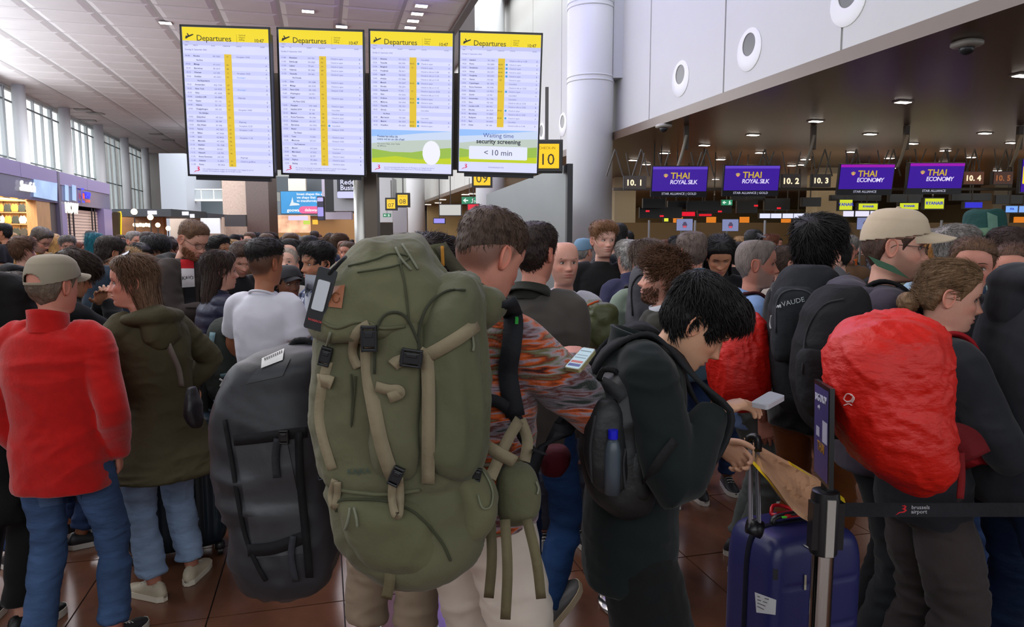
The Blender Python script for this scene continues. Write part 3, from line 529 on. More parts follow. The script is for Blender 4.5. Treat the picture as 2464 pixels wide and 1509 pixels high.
d2 = """11:40|Shenzhen|HU 760|08|Check-in open|B
11:45|Edinburgh|SN 2065|05|Check-in open|B
11:50|Lisbon|TP 641|02|Check-in open|A
11:50|Valencia|FR 2985|08|Check-in open|A
11:55|Yaounde|SN 365|01|Check-in open|T
|  Via Douala||||
11:55|Oslo|SN 2288|03|Check-in open|A
12:00|Malaga|SN 3733|05|Check-in open|A
12:00|Paris CDG|XR 1435||Delayed 12:40|A
12:00|Washington|UA 951|06||B
12:00|Kigali|WB 701|14|Check-in open|B
|  Via Paris CDG||||
12:05|Shanghai|HO 1660|02|Check-in open|B
12:05|Istanbul SAW|VF 266||Cancelled|
12:10|Madrid|IB 198|06|Check-in open|A
12:15|Rome Fiumicino|FR 2983|08|Check-in open|A
12:15|Kinshasa|SN 357|01|Delayed 14:40|T
12:20|Barcelona|SN 3703|04-05|Cancelled|
12:25|Banjul|SN 205|01|Delayed 14:00|T
|  Via Dakar||||
12:25|Tunis|TU 851|14|Check-in open|B
12:35|Monrovia|SN 241|01|Delayed 14:20|B
|  Via Freetown||||
12:45|Munich|SN 2645|05|Check-in open|A
12:45|Marrakech|AT 833||Cancelled|
12:45|Tunis|BJ 397|07|Check-in open|B
13:00|Paphos|FR 2863|12|Check-in open|B
13:20|Beijing|HU 492|06|Check-in open|B"""
d3 = """13:25|Alicante|VY 1313||Cancelled|
13:25|Tenerife|SN 3781|04-05|Check-in open|A
13:30|Bangkok|TG 935|10|Check-in open|B
13:35|Hurghada|TB 3011||Check-in info at 11:00|B
13:45|Agadir|TB 2505||Check-in info at 11:10|B
13:45|Antalya|PC 5066||Check-in info at 11:10|B
13:45|Munich|SN 2647|04-05|Check-in open|A
13:45|Rhodes|TB 2391||Check-in info at 11:10|A
13:50|Reykjavik|FI 555|03|Check-in open at 10:50|A
13:50|Nice|SN 3623||Check-in info at 11:15|A
13:55|Krakow|SN 2597|04-05|Check-in open|A
13:55|Mallorca|SN 3703|04-05|Check-in open|A
13:55|Tenerife|TB 1751||Check-in info at 10:50|A
14:00|Girona|TB 1291||Cancelled|
|  Via Reus||||
14:00|Marrakech|TB 2583||Cancelled|
14:20|Madrid|SN 3727|04-05|Check-in open|A
14:25|Frankfurt|SN 2633|04-05|Check-in open|A"""
d4 = """14:25|Istanbul|TK 1944||Check-in info at 11:00|B
14:25|Porto|SN 3809|04-05|Check-in open|A
14:30|Stockholm|SN 2293|04-05|Check-in open|A
14:30|Vilnius|SN 2371|04-05|Check-in open|A
14:40|Hurghada|SN 3333|04-05|Check-in open|B
14:50|Vienna|OS 360|05|Check-in open|A
14:55|Copenhagen|SK 1594||Cancelled|A
15:00|Rome Fiumicino|SN 3181||Check-in info at 12:25|A
15:00|Geneva|LX 9913|04-05|Check-in open|A
15:00|Zurich|LX 781||Cancelled|A
15:05|Amsterdam|KL 1706||Cancelled|
15:05|Faro|TB 1941||Check-in info at 12:30|A
15:05|London LHR|BA 395||Check-in info at 12:45|B
15:05|Rhodes|SN 3233|04-05|Check-in open|A
15:10|Barcelona|VY 8987||Check-in info at 12:55|A
15:10|Budapest|SN 2825|04-05|Check-in open|A
15:15|Faro|SN 9007||Cancelled|
15:20|Dubai|EK 184||Check-in info at 11:45|B"""
labs = ['departures display with the list starting 09:40, leftmost of four', 'departures display second from the left, starting 11:40', 'departures display with a green field picture and French text', 'departures display showing waiting time under 10 min']
scol = (222, 224, 255)
def TM(u, v, z=.0035): return Matrix.Translation(((u-.5)*SW*.955, (.5-v)*SH*.972, z))
for i, dd in enumerate((d1, d2, d3, d4)):
    M = Matrix.Translation(CAM) @ Lv @ Matrix.Translation(cen[i]) @ Rb
    o = obj('departures_display', None, None, labs[i], 'display', 'four departures displays on the steel post', M=M)
    w2, h2 = SW/2, SH/2
    part('bezel', join(box((-w2+.007, 0, .002), (.008, h2, .008)) if 0 else box((-w2+.006, 0, .002), (.007, h2, .008)), box((w2-.006, 0, .002), (.007, h2, .008)), box((0, h2-.006, .002), (w2, .008, .008)), box((0, -h2+.006, .002), (w2, .008, .008))), wear('plastic'), o, (16, 16, 20))
    part('housing', box((0, -.01, -.05), (w2-.01, h2-.03, .045)), wear('plastic'), o, (26, 26, 30)); part('lower_lip', box((.01, -h2-.014, -.02), (w2-.05, .016, .02)), wear('plastic'), o, (18, 20, 34))
    part('screen', box((0, 0, 0), (w2*.965, h2*.98, .002)), mt('screen_lilac', (214, 216, 255), em=.74, nz=.05, ns=3), o)
    hd = part('header', quad([(-w2*.96, h2*.80, .003), (w2*.96, h2*.80, .003), (w2*.96, h2*.975, .003), (-w2*.96, h2*.975, .003)]), wear('glow'), o, (240, 215, 25), smooth=False)
    dkc = (40, 38, 24)
    txt('Departures', .062, TM(.16, .087, .0045), dkc, o, spc=.95); txt('10:47', .038, TM(.83, .088, .0045), dkc, o, spc=.92); txt('Vertrek\nDépart\nAbflug', .017, TM(.655, .048, .0045), (90, 82, 20), o)
    shp([(0, 0), (.0012, 0), (.0012, .07), (0, .07)], TM(.63, .10, .0045), (120, 105, 20), o, 'divider')
    a = [(0, .0), (.012, -.001), (.022, .008), (.062, .026), (.068, .032), (.06, .035), (.02, .02), (.008, .022)]; shp(a, TM(.03, .075, .0045), (30, 30, 26), o, 'plane_symbol'); shp([(.024, .018), (.034, .022), (.022, .04), (.015, .038)], TM(.03, .075, .0045), (30, 30, 26), o, 'plane_symbol'); shp([(.0, .0), (.03, -.001), (.03, -.003), (0, -.002)], TM(.03, .095, .0045), (90, 80, 20), o, 'plane_symbol')
    part('column_heads', quad([(-w2*.96, h2*.745, .0032), (w2*.96, h2*.745, .0032), (w2*.96, h2*.80, .0032), (-w2*.96, h2*.80, .0032)]), wear('glow'), o, (192, 194, 238), smooth=False)
    for u, s_ in ((.02, ['ZEIT', 'TIME', 'TIME', 'TIME'][i]), (.12, ['NACH', 'TO', 'TO', 'TO'][i]), (.33, ['FLUG', 'FLIGHT', 'FLIGHT', 'FLIGHT'][i]), (.465, 'CHECK-IN'), (.62, 'STATUS'), (.9, 'GATES')): txt(s_, .012, TM(u, .122), (70, 70, 120), o)
    txt(['Sonntag 21 September 2025', 'Sunday 21 September 2025', 'Sunday 21 September 2025', 'Sunday 21 September 2025'][i], .015, TM(.02, .151), (90, 90, 160), o)
    rows = dd.split('\n'); n = len(rows); v0 = .172; v1 = .942 if i < 2 else .668; dv = (v1-v0)/n; bands = []
    for r_ in range(0, n, 2): y = (.5-(v0+dv*(r_+1)))*SH*.972; bands.append(box((0, y+dv*SH*.486, .0024), (w2*.955, dv*SH*.486, .0002)))
    part('row_bands', join(*bands), wear('glow'), o, (200, 203, 250), smooth=False, kind='stuff')
    part('check_in_strip', quad([((.475-.5)*SW*.955, (.5-v1)*SH*.972, .003), ((.56-.5)*SW*.955, (.5-v1)*SH*.972, .003), ((.56-.5)*SW*.955, (.5-v0)*SH*.972, .003), ((.475-.5)*SW*.955, (.5-v0)*SH*.972, .003)]), wear('glow'), o, (224, 190, 40), smooth=False)
    g = {}
    for r_, ln in enumerate(rows):
        q = ln.split('|'); v = v0+dv*(r_+.78)
        for k, (u, s_) in enumerate(zip((.02, .115, .34, .497 if len(q[3]) < 3 else .476, .615, .955), q)):
            if s_.strip(): g.setdefault((k, r_), (u+(.008*(r_ % 2) if 0 else 0), v, s_))
    for (k, r_), (u, v, s_) in g.items():
        cc = (60, 60, 130) if k != 1 else (36, 34, 90)
        if k == 3: cc = (60, 50, 30)
        if 'Einst' in s_: cc = (60, 140, 220)
        sz = .0165
        t = txt(s_.strip(), sz, TM(u+(.03 if s_.startswith('  ') else 0), v), cc, o, bold=.0003 if k == 1 else 0, ext=0)
        if k == 3 and len(q := s_) > 3: shp([(0, 0), (.016, 0), (.016, .016), (0, .016)], TM(.57, v+.002), (60, 150, 210), o, 'desk_icon')
    # brand swoosh and footer
    sw = [(-.001, .0), (.02, .012), (.04, .014), (.052, .024), (.044, .034), (.05, .044), (.04, .05), (.026, .046), (.03, .043), (.038, .045), (.041, .041), (.034, .034), (.026, .033), (.04, .026), (.041, .022), (.03, .018), (.015, .016)]
    shp(sw, TM(.03 if i else .045, .99), (215, 30, 80), o, 'logo')
    if i < 3: txt(['Om veiligheidsredenen vragen wij de passagiers hun bagage bij zich te\nhouden. Achtergelaten bagage zal vernietigd worden.', 'Par mesure de sécurité, les passagers sont priés de garder leurs bagages\nauprès d\'eux. Les bagages abandonnés seront récupérés.', 'Aus Sicherheitsgründen bitten wir die Passagiere, ihr Gepäck bei sich zu\nbehalten. Zurückgelassenes Gepäck wird in Verwahrung genommen.'][i], .0145, TM(.155, .967), (80, 80, 150), o, ext=0)
    else: txt('brusselsairport.be', .018, TM(.38, .972), (80, 80, 150), o)
    if i >= 2:
        X = lambda u, v: ((u-.5)*SW*.955, (.5-v)*SH*.972)
        def pg(pts, c, z, nm='landscape'): v, f = slab([X(*p) for p in pts], z, z+.0003); part(nm, (v, f), wear('glow'), o, c, smooth=False)
        pg([(0, .69), (1, .69), (1, .925), (0, .925)], (150, 190, 250), .0026); pg([(0, .74), (.3, .73), (.6, .71), (1, .69), (1, .8), (0, .8)], (200, 214, 240), .0030); pg([(0, .79), (.3, .77), (.6, .76), (1, .75), (1, .9), (0, .9)], (188, 200, 190), .0033)
        pg([(0, .83), (.25, .85), (.5, .85), (.8, .82), (1, .81), (1, .93), (0, .93)], (150, 185, 70), .0036); pg([(0, .9), (.3, .88), (.6, .9), (1, .885), (1, .93), (0, .93)], (190, 205, 20), .0039)
    if i == 2:
        txt('Toutes les infos de\nvotre vol en un clin d\'œil', .0225, TM(.07, .745, .005), (40, 60, 120), o, bold=.0004, ext=0); txt('Via notre App, avec l\'aide\nde BRUce', .0185, TM(.07, .797, .005), (60, 70, 90), o, ext=0)
        # plain generic white rounded bottle-like stand-in instead of the mascot
        v, f = ell((0, 0, 0), (.075, .003, .1), 20, 10); part('white_shape', (v, f), wear('glow'), o, (238, 238, 250), M=TM(.75, .85, .006) @ Matrix.Rotation(pi/2, 4, 'X'))
    if i == 3:
        txt('Waiting time', .05, TM(.5, .745, .005), (60, 70, 150), o, align='CENTER'); txt('security screening', .052, TM(.5, .79, .005), (40, 42, 60), o, align='CENTER', bold=.0012)
        pts = rrect(-.25, -.055, .25, .055, .012); shp(pts, TM(.5, .86, .0045), (226, 230, 250), o, 'panel'); txt('< 10 min', .068, TM(.5, .878, .0065), (50, 50, 90), o, align='CENTER')
# carrying frame and the two-tone steel post
pc = P(880, 500, 6.35); po = root('steel_post', (pc.x, pc.y, 0), 'two-tone steel post carrying the four departures displays', 'post', rz=-YAW)
part('post_shaft', tube([(-.045, 0, 0), (-.045, 0, 2.95)], (.06, .06), 24, 2), mt('steel_light', (196, 194, 188), rough=.3, metal=.55), po, smooth=True)
part('post_shaft', box((.055, .02, 1.5), (.055, .07, 1.5)), mt('steel_brown', (104, 92, 82), rough=.35, metal=.5), po)
part('cross_beam', box((.25, .12, 2.75), (1.25, .05, .42)), mt('steel_brown'), po)
for x in (-.7, .02, .74): part('upright', box((x, .03, 2.72), (.03, .05, .42)), mt('steel_brown'), po)
# ================================================================ people
# head: rings from crown to neck base (zf, zb, yf, yb, halfwidth, front exponent); origin between the eyes' level and skull centre
HR = A([(.119, .119, .006, -.018, .012, 2), (.116, .116, .034, -.048, .040, 2), (.107, .107, .056, -.073, .058, 2.1), (.088, .086, .076, -.091, .070, 2.3), (.062, .059, .0875, -.101, .0762, 2.4), (.035, .03, .091, -.104, .0777, 2.4), (.012, .006, .0865, -.103, .077, 2.4),
        (-.01, -.012, .083, -.099, .0755, 2.3), (-.03, -.026, .0845, -.091, .073, 2.2), (-.05, -.04, .0855, -.081, .070, 2.1), (-.068, -.052, .086, -.073, .066, 2.05), (-.085, -.062, .083, -.069, .0615, 2.), (-.1, -.072, .0815, -.067, .056, 1.95), (-.113, -.082, .074, -.066, .0515, 2), (-.121, -.093, .052, -.066, .051, 2.2),
        (-.127, -.106, .027, -.067, .0525, 2.2), (-.148, -.125, .014, -.069, .054, 2.2), (-.18, -.158, .014, -.074, .0585, 2.2), (-.215, -.2, .024, -.084, .08, 2.2), (-.25, -.24, .03, -.088, .1, 2.2)])
def headgrid(na=72, sub=5, fem=0, jaw=1.):
    h = crv(HR, sub); a = np.arange(na)*2*pi/na; n = len(h)
    zf, zb, yf, yb, w, p = [h[:, i][:, None] for i in range(6)]
    w = w*(1-.04*fem*(1/(1+np.exp((zf+.05)*80)))); w = np.where(zf > -.13, w*jaw, w)
    sx, cy = np.sin(a)[None], np.cos(a)[None]; pp = np.where(cy > 0, p, 2.1)
    x = w*np.sign(sx)*abs(sx)**(2/pp); c = np.sign(cy)*abs(cy)**(2/pp)
    ym = -.012; y = ym+np.where(c > 0, c*(yf-ym), c*(ym-yb)); t = (c+1)/2; z = zb+(zf-zb)*t
    V = np.stack([x, y, z*np.ones_like(x)], -1); f0 = np.clip(c, 0, 1)**.5
    ax = abs(x); g = lambda cx, cz, s, q: np.exp(-((ax-cx)/s)**2-((z-cz)/q)**2)
    m = np.exp(-(x/(.0065+.0075*np.exp(-((z+.036)/.014)**2)))**2)
    rise = np.interp(z, [-.052, -.044, -.036, -.02, 0, .012], [0, .018, .0265, .018, .009, .0])
    d = m*rise+.0065*g(.0125, -.04, .0065, .007)-.013*g(.031, .002, .017, .0125)+.005*g(.026, .021, .022, .008)*(1-.5*fem)+.005*g(.047, -.028, .016, .016)
    d += .0052*np.exp(-(x/.021)**2)*(np.exp(-((z+.0625)/.0045)**2)+1.1*np.exp(-((z+.0745)/.0055)**2))-.004*np.exp(-(x/.024)**2-((z+.0685)/.002)**2)-.003*np.exp(-(x/.02)**2-((z+.085)/.005)**2)-.0025*g(.05, -.055, .014, .016)
    V[..., 1] += d*f0; V[..., 0] *= 1-.0*d
    return V, a
def faces_grid(n, m):
    return [(i*m+j, i*m+(j+1) % m, (i+1)*m+(j+1) % m, (i+1)*m+j) for i in range(n-1) for j in range(m)]
def hairline(a, back=-.075, front=.072, temple=.0): # lowest z of hair per azimuth (0 front, pi back)
    d = abs((a+pi) % (2*pi)-pi)*180/pi
    return np.interp(d, [0, 25, 45, 58, 66, 76, 80, 98, 106, 125, 180], [front, front-.004, front-.014, .035+temple, .02, -.012, .026, .028, -.02, -.055, back])
def cols_at(V, tone, stub=0, stubc=(70, 50, 40), lips=(176, 92, 84), fem=0, scalp=None):
    x, y, z = V[:, 0], V[:, 1], V[:, 2]; C = np.tile(A(lin(tone)), (len(V), 1)); fr = (y > .03)
    def mixc(w, c): w = (w*fr)[:, None]; C[:] = C*(1-w)+A(lin(c))*w
    t2 = tuple(min(255, q) for q in (tone[0]*1.02, tone[1]*.83, tone[2]*.8))
    mixc(.55*np.exp(-((abs(x)-.045)/.02)**2-((z+.03)/.02)**2), t2); mixc(.5*np.exp(-(x/.02)**2-((z+.036)/.012)**2), t2)
    if stub:
        sg = lambda q: 1/(1+np.exp(-np.clip(q, -40, 40))); zt = np.interp(y, [-.01, .03, .06, .085], [.005, -.032, -.048, -.0545]); wb = sg((zt-z)/.0035)*sg((y+.004)/.004)*sg((z+.128)/.003)*stub; wb = wb*np.where((abs(x) < .02) & (z < -.06) & (z > -.079) & fr, .35, 1)
        C[:] = C*(1-wb[:, None])+A(lin(stubc))*wb[:, None]
    if scalp is not None:
        sg = lambda q: 1/(1+np.exp(-np.clip(q, -40, 40))); hl = hairline(np.arctan2(x, y+.012), *scalp[1]); ws = .78*sg((z-hl)/.006)*(z > -.13); C[:] = C*(1-ws[:, None])+A(lin(scalp[0]))*ws[:, None]
    e = (x/.0245)**2; mixc((e < 1)*np.clip(1.5-((z+.0685)/(.0115*np.sqrt(np.clip(1-e, 0, 1))+1e-4))**2*1.5, 0, 1)*(.9 if fem else .7), lips)
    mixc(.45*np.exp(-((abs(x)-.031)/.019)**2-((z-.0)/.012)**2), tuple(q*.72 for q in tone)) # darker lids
    return C
def eye_parts(iris=(70, 50, 35), look=0, closed=0, side_=(1, -1)):
    out = []
    for s in side_:
        c = A([s*.031, .0735, .001]); n = 16; a = np.arange(n)*2*pi/n; op = (.0056 if not closed else .0018)
        al = lambda k: np.stack([.0148*k*np.cos(a), np.zeros(n), np.where(np.sin(a) > 0, op, op*.8)*k*np.sign(np.sin(a))*abs(np.sin(a))**.8], 1)
        def patch(rings, yo):
            V = []; V = np.vstack([r+A([0, y, 0]) for r, y in zip(rings, yo)]+[[[0, yo[-1]+.0004, 0]]]); m = len(rings)
            f = [(i*n+j, (i+1)*n+j, (i+1)*n+(j+1) % n, i*n+(j+1) % n) for i in range(m-1) for j in range(n)]+[((m-1)*n+j, m*n, (m-1)*n+(j+1) % n) for j in range(n)]
            V[:, 1] -= .35*abs(V[:, 0]); V[:, 1] += 0; R_ = A([[1, 0, 0], [0, 1, 0], [0, 0, 1]]); return V, f
        w, f = patch([al(1.), al(.6)], [.0, .0026]); out.append((w+c, f, (205, 196, 190)))
        if not closed:
            r = np.stack([.0054*np.cos(a)+look, np.zeros(n), np.clip(.0054*np.sin(a), -op*.75, op*.85)], 1); v, f = patch([r, r*.5+A([look*.5, 0, 0])], [.0032, .0036]); out.append((v+c, f, iris))
            r = r*.42+A([look*.58, 0, 0]); v, f = patch([r, r*.5+A([look*.5, 0, 0])], [.004, .0042]); out.append((v+c, f, (10, 8, 8)))
        t = np.linspace(-1, 1, 9); lid = np.stack([.0155*t, .0022-.005*abs(t), op*(1-t**2)**.5+.0008], 1)
        v, f = tube(lid+c, [.0006]+[.0013]*7+[.0006], 5, 1, (0, 0, 1)); out.append((v, f, (48, 32, 26)))
    return out
def brow(colr, s, th=.0032):
    t = np.linspace(0, 1, 8); x = s*(.013+.037*t); z = .0225+.006*np.sin(t*2.2)-.004*t; y = .0905-.0025*t-.013*t**2
    return tube(np.stack([x, y, z], 1), list(zip([.001]*8, [.0018, th, th*1.1, th, th, th*.8, th*.5, .0008])), 6, 1, (0, 1, 0))
def ear(s, tone):
    n, m = 18, 6; a = np.arange(n)*2*pi/n; R_ = []
    prof = [(1.0, -.004), (1.04, .003), (.98, .0075), (.82, .0065), (.6, -.001), (.3, -.004)]
    for k, o in prof:
        egg = 1+.16*np.sin(a); y = -.020*np.cos(a)*k*egg-.004; z = .0335*np.sin(a)*k-.004; R_.append(np.stack([np.full(n, o)+.012*(y < -.008)*1*np.clip(-(y+.008)/.012, 0, 1), y-.014, z], 1))
    V, f = loft(R_, True); V[:, 0] = .0735+V[:, 0]; V[:, 0] *= s
    if s < 0: f = [q[::-1] for q in f]
    return V, f
def clumps(Pt, Nn, Dn, L, w, lift, droop, rng, curl=0, seg=3):
    # little tapering tufts of hair: base points, normals, flow directions
    n = len(Pt); S_ = nrm(np.cross(Nn, Dn)); L = L*(.7+.6*rng.random(n)); t = np.linspace(0, 1, seg+1); V = []; ph = rng.random(n)*6.28
    side = rng.normal(0, .25, n)
    for k, u in enumerate(t):
        c = Pt+Dn*(L*u)[:, None]+Nn*((lift*L*(u-u*u*droop)))[:, None]+S_*(side*L*u*u)[:, None]
        if curl: c = c+(S_*np.cos(ph+u*7)[:, None]+Nn*np.sin(ph+u*7)[:, None])*curl*u**.5
        ww = w*(1-u**2*.92); V.append(np.stack([c-S_*ww, c+Nn*ww*.7, c+S_*ww], 1))
    V = np.stack(V, 1); f = []; m = (seg+1)*3
    for i in range(n):
        o = i*m
        for k in range(seg):
            for j in range(3): b = o+k*3; f.append((b+j, b+(j+1) % 3, b+3+(j+1) % 3, b+3+j))
    return V.reshape(-1, 3), f
HAIRS = {}
def make_hair(style, HV, ang, rng, dens=1.):
    n, m = HV.shape[:2]; st = dict(top=.016, side=.007, back=-.075, front=.072, temple=0, noise=.0025, nsc=55, tuft=900, L=.03, w=.0022, lift=.16, droop=1.3, curl=0, comb=(0, 1, .1), long=0)
    st.update({'short': dict(front=.077, L=.02, w=.0017, comb=(0, .35, .35), tuft=1300, noise=.0018), 'buzz': dict(top=.004, side=.0025, tuft=0, noise=.0008, front=.078), 'crop': dict(top=.011, side=.003, L=.013, w=.0013, lift=.15, front=.078, noise=.001, comb=(0, .4, .3), tuft=1300), 'fade': dict(top=.024, side=.004, L=.022, w=.0018, tuft=1200, front=.07), 'quiff': dict(top=.028, side=.006, L=.04, lift=.35),
               'medium': dict(top=.028, side=.016, L=.055, back=-.09, noise=.004, tuft=1300), 'mop': dict(top=.034, side=.02, L=.07, back=-.1, noise=.004, tuft=2000, w=.0028, front=.05, lift=.08, droop=2), 'curly': dict(top=.034, side=.022, noise=.012, nsc=38, tuft=2600, L=.045, curl=.011, lift=.9, back=-.085, w=.0024, droop=.4),
               'bowl': dict(top=.03, side=.011, L=.038, w=.0024, tuft=3000, front=.066, back=-.045, noise=.002, lift=.05, droop=3, temple=.01), 'tied': dict(top=.010, side=.007, tuft=1100, L=.05, w=.0014, lift=.0, droop=0, comb=(0, -1, -.1), back=-.06, noise=.0015, front=.076), 'long': dict(top=.02, side=.016, tuft=900, L=.07, lift=.06, comb=(0, -.5, -1), back=-.09, long=1),
               'grey': dict(top=.03, side=.012, tuft=1500, L=.045, lift=.2, noise=.005), 'thin': dict(top=.005, side=.006, tuft=500, L=.014, w=.0012, front=.095)}[style])
    V = HV.reshape(-1, 3); N = HV.copy(); dA = np.roll(HV, -1, 1)-np.roll(HV, 1, 1); dB = np.gradient(HV, axis=0); N = nrm(np.cross(dB, dA)); N[0] = [0, 0, 1]; cc = HV-A([0, -.012, .02]); s = np.sign((N*cc).sum(-1, keepdims=True)); N = nrm(N*np.where(s == 0, 1, s)); Nf = N.reshape(-1, 3)
    hl = hairline(ang, st['back'], st['front'], st['temple'])
    if style in ('crop', 'fade'): hl = np.maximum(hl, np.interp(abs((ang+pi) % (2*pi)-pi)*180/pi, [0, 60, 90, 180], [0, .02, .03, -.02] if style == 'crop' else [0, .045, .05, .02]))
    msk = 1/(1+np.exp(-(HV[..., 2]-hl[None])/.0045)); msk = np.where((HV[..., 2] < -.13), 0, msk).reshape(-1)
    z = V[:, 2]; tk = st['side']+(st['top']-st['side'])*np.clip((z-.035)/.05, 0, 1); dl = np.clip((HV[..., 2]-hl[None])/(.045 if style in ('crop', 'fade') else .03), 0, 1).reshape(-1); tk = tk*np.clip(.35+msk, 0, 1)*(.12+.88*smooth01(dl) if style in ('crop', 'fade', 'tied') else .5+.5*smooth01(dl))
    W = V+Nf*(msk*tk-.0045*(1-msk)+.0012)[:, None]; W = W+Nf*(msk*st['noise']*vn(V*st['nsc'], 3))[:, None]
    if style in ('quiff', 'bowl'): W[:, 1] += msk*(V[:, 1] > .02)*np.clip((z-.05)/.04, 0, 1)*.012
    if style == 'bowl': W[:, 2] -= .0*msk
    rows = np.where(HV[..., 2].max(1) > st['back']-.03)[0][-1]+1; fa = [q for q in faces_grid(rows, m) if max(msk[list(q)]) > .12]
    used = sorted({i for q in fa for i in q}); mp = {i: k for k, i in enumerate(used)}; G_ = [(W[used], [tuple(mp[i] for i in q) for q in fa])]
    if style not in ('thin',): G_.append((np.vstack([W[:m]]), [tuple(range(m))[::-1]]))
    nt = int(st['tuft']*dens)
    if nt:
        ids = np.where((msk > .55) & (z > -.1) & ((V[:, 1] < .05) | (style != 'long')))[0]; pr = (.15+np.clip(z[ids]+.06, 0, 1))*1.; pr = pr*(abs(np.linalg.norm(V[ids, :2]-A([0, -.012]), axis=1))+.01); pick = rng.choice(ids, nt, p=pr/pr.sum())
        bp = W[pick]-Nf[pick]*.002+rng.normal(0, .0025, (nt, 3)); whorl = A([.01, -.06, .11]); fl = (bp-whorl)*A([1, 1, 1.3]); fl = nrm(fl)+.5*A(st['comb'])
        if style in ('tied', 'long'): fl = nrm(A(st['comb'])*1.+0*fl)+.0*bp
        if style == 'tied': fl = nrm(A([0, -.1, .01])-bp)
        if style == 'long': fl = np.stack([bp[:, 0]*3, -.3+0*bp[:, 0], np.full(nt, -1.)], 1)
        fl = fl+rng.normal(0, .3 if style in ('curly', 'grey') else (.09 if style not in ('tied', 'long') else .04), fl.shape); nn = Nf[pick]; fl = nrm(fl-nn*(fl*nn).sum(1, keepdims=True)); G_.append(clumps(bp, nn, fl, st['L'], st['w'], st['lift'], st['droop'], rng, st['curl']))
    return G_, W.reshape(n, m, 3), st
def long_hair(L, rng, w=.095, dens=1., dx=0., back=.0, flare=.02):
    # mane falling from the skull to shoulder-blade length: closed sheath with strand relief plus loose strands
    zs = np.linspace(.085, -L, 26); rings = []; m = 60; a = np.arange(m)*2*pi/m
    for z in zs:
        t = (z-.085)/(-L-.085); rx = np.interp(t, [0, .12, .3, .55, .85, 1], [.045, .083, .09, w, w+flare*.6, w*.75]); ry = np.interp(t, [0, .12, .3, .6, 1], [.05, .078, .07, .05, .028]); cy = np.interp(t, [0, .12, .3, .6, 1], [-.03, -.045, -.052, -.085-back, -.1-back]); r = 1+.05*np.sin(a*11+z*9)*np.sin(a*5+2)+.03*np.sin(a*23+z*20); x = rx*np.sin(a)*r+dx*t; y = cy+ry*np.cos(a)*r
        y = np.minimum(y, .008+.12*max(0, t-.3)) if 1 else y; rings.append(np.stack([x, y, np.full(m, z)+.012*np.sin(a*7)*(t > .95)], 1))
    body = loft(rings); n = max(8, int(900*dens)); k = rng.integers(0, 60, n); R_ = A(rings); st_ = rng.integers(1, 14, n); V = []; f = []
    for i in range(n):
        p = R_[st_[i]:min(26, st_[i]+rng.integers(7, 14)), k[i]]; c = R_[st_[i]:st_[i]+len(p)].mean(1); q = p+(p-c)*(.04+.05*rng.random())+rng.normal(0, .0015, 3); tt = nrm(p[0]-c[0]); sd = nrm(np.cross(tt, A([0, 0, 1]))); ww = .0016
        o = len(V)*0+sum(len(x) for x in V); ln = len(q); V.append(np.vstack([q-sd*ww, q+sd*ww])); f += [(o+j, o+j+1, o+ln+j+1, o+ln+j) for j in range(ln-1)]
    return [body, (np.vstack(V), f)]
def smooth01(t): t = np.clip(t, 0, 1); return t*t*(3-2*t)
class Pose:
    def __init__(s, lean=0, lx=0): s.lean, s.lx = lean, lx
    def b(s, V): V = A(V).copy(); t = np.clip((V[..., 2]-.95)/.55, 0, 1.4); V[..., 1] += s.lean*t**1.4; V[..., 0] += s.lx*t**1.3; V[..., 2] -= .5*s.lean**2*t*1.2; return V
def ik(a, c, l1, l2, hint):
    a, c = A(a), A(c); d = c-a; L = np.linalg.norm(d); L2 = min(L, (l1+l2)*.995); d = d/L; c = a+d*L2; x = (l1*l1-l2*l2+L2*L2)/(2*L2); h = math.sqrt(max(0, l1*l1-x*x)); u = A(hint)-d*(A(hint)@d); u = u/(np.linalg.norm(u)+1e-9); return a+d*x+u*h, c
ARMS = dict(down=((.222, .04, .86), (.25, -1, 0)), pocket=((.2, .07, .9), (.8, -1, 0)), phone=((.07, .34, 1.17), (.6, -.3, -1)), high=((.1, .3, 1.36), (.7, -.1, -1)), fold=((-.06, .2, 1.12), (1, -.1, -.6)), strap=((.13, .15, 1.27), (.9, -.3, -1)), handle=((.2, .3, .96), (.8, -.6, -.3)), low=((.18, .3, 1.0), (.8, -.5, -.6)), face=((.02, .24, 1.45), (.7, 0, -1)))
def hand(w, d, up, s=1, curl=.5, spread=.12, grip=0):
    # w wrist, d finger direction, up = back of the hand, s side of the thumb
    w, d = A(w), nrm(A(d)); up = A(up)-d*(A(up)@d); up = nrm(up); x = np.cross(d, up)*s; g = []
    Lp = .088; g.append(tube([w-d*.01, w+d*.02, w+d*.055-up*.002, w+d*Lp], [(.026, .017), (.033, .0165), (.04, .0145), (.038, .012)], 12, 2, x))
    for i, (o, L) in enumerate(((.029, .072), (.0095, .08), (-.0105, .074), (-.029, .058))):
        b = w+d*(Lp-.012-.004*abs(i-1))+x*o; an = curl*(.9+.12*i); pts = [b-d*.02, b]; dd = d+x*spread*(o/.03); p = b
        for k, sgm in enumerate((.45, .31, .24)):
            an_k = an*(.55+.75*k)*(1+.0*k); v = nrm(dd)*cos(an_k)-up*sin(an_k); p = p+v*L*sgm; pts.append(p)
        g.append(tube(pts, [.0098, .0096, .0088, .0078, .0058], 8, 2, x))
    b = w+d*.022+x*.024; v1 = nrm(d*.62+x*.75-up*.25); v2 = nrm(d*.9+x*(.25-.5*grip)-up*(.35+.4*grip)); p1 = b+v1*.034; p2 = p1+nrm(v1+v2)*.03; p3 = p2+v2*.024
    g.append(tube([b-d*.012-x*.004, b, p1, p2, p3], [.013, .0135, .0115, .01, .007], 8, 2, up)); return g
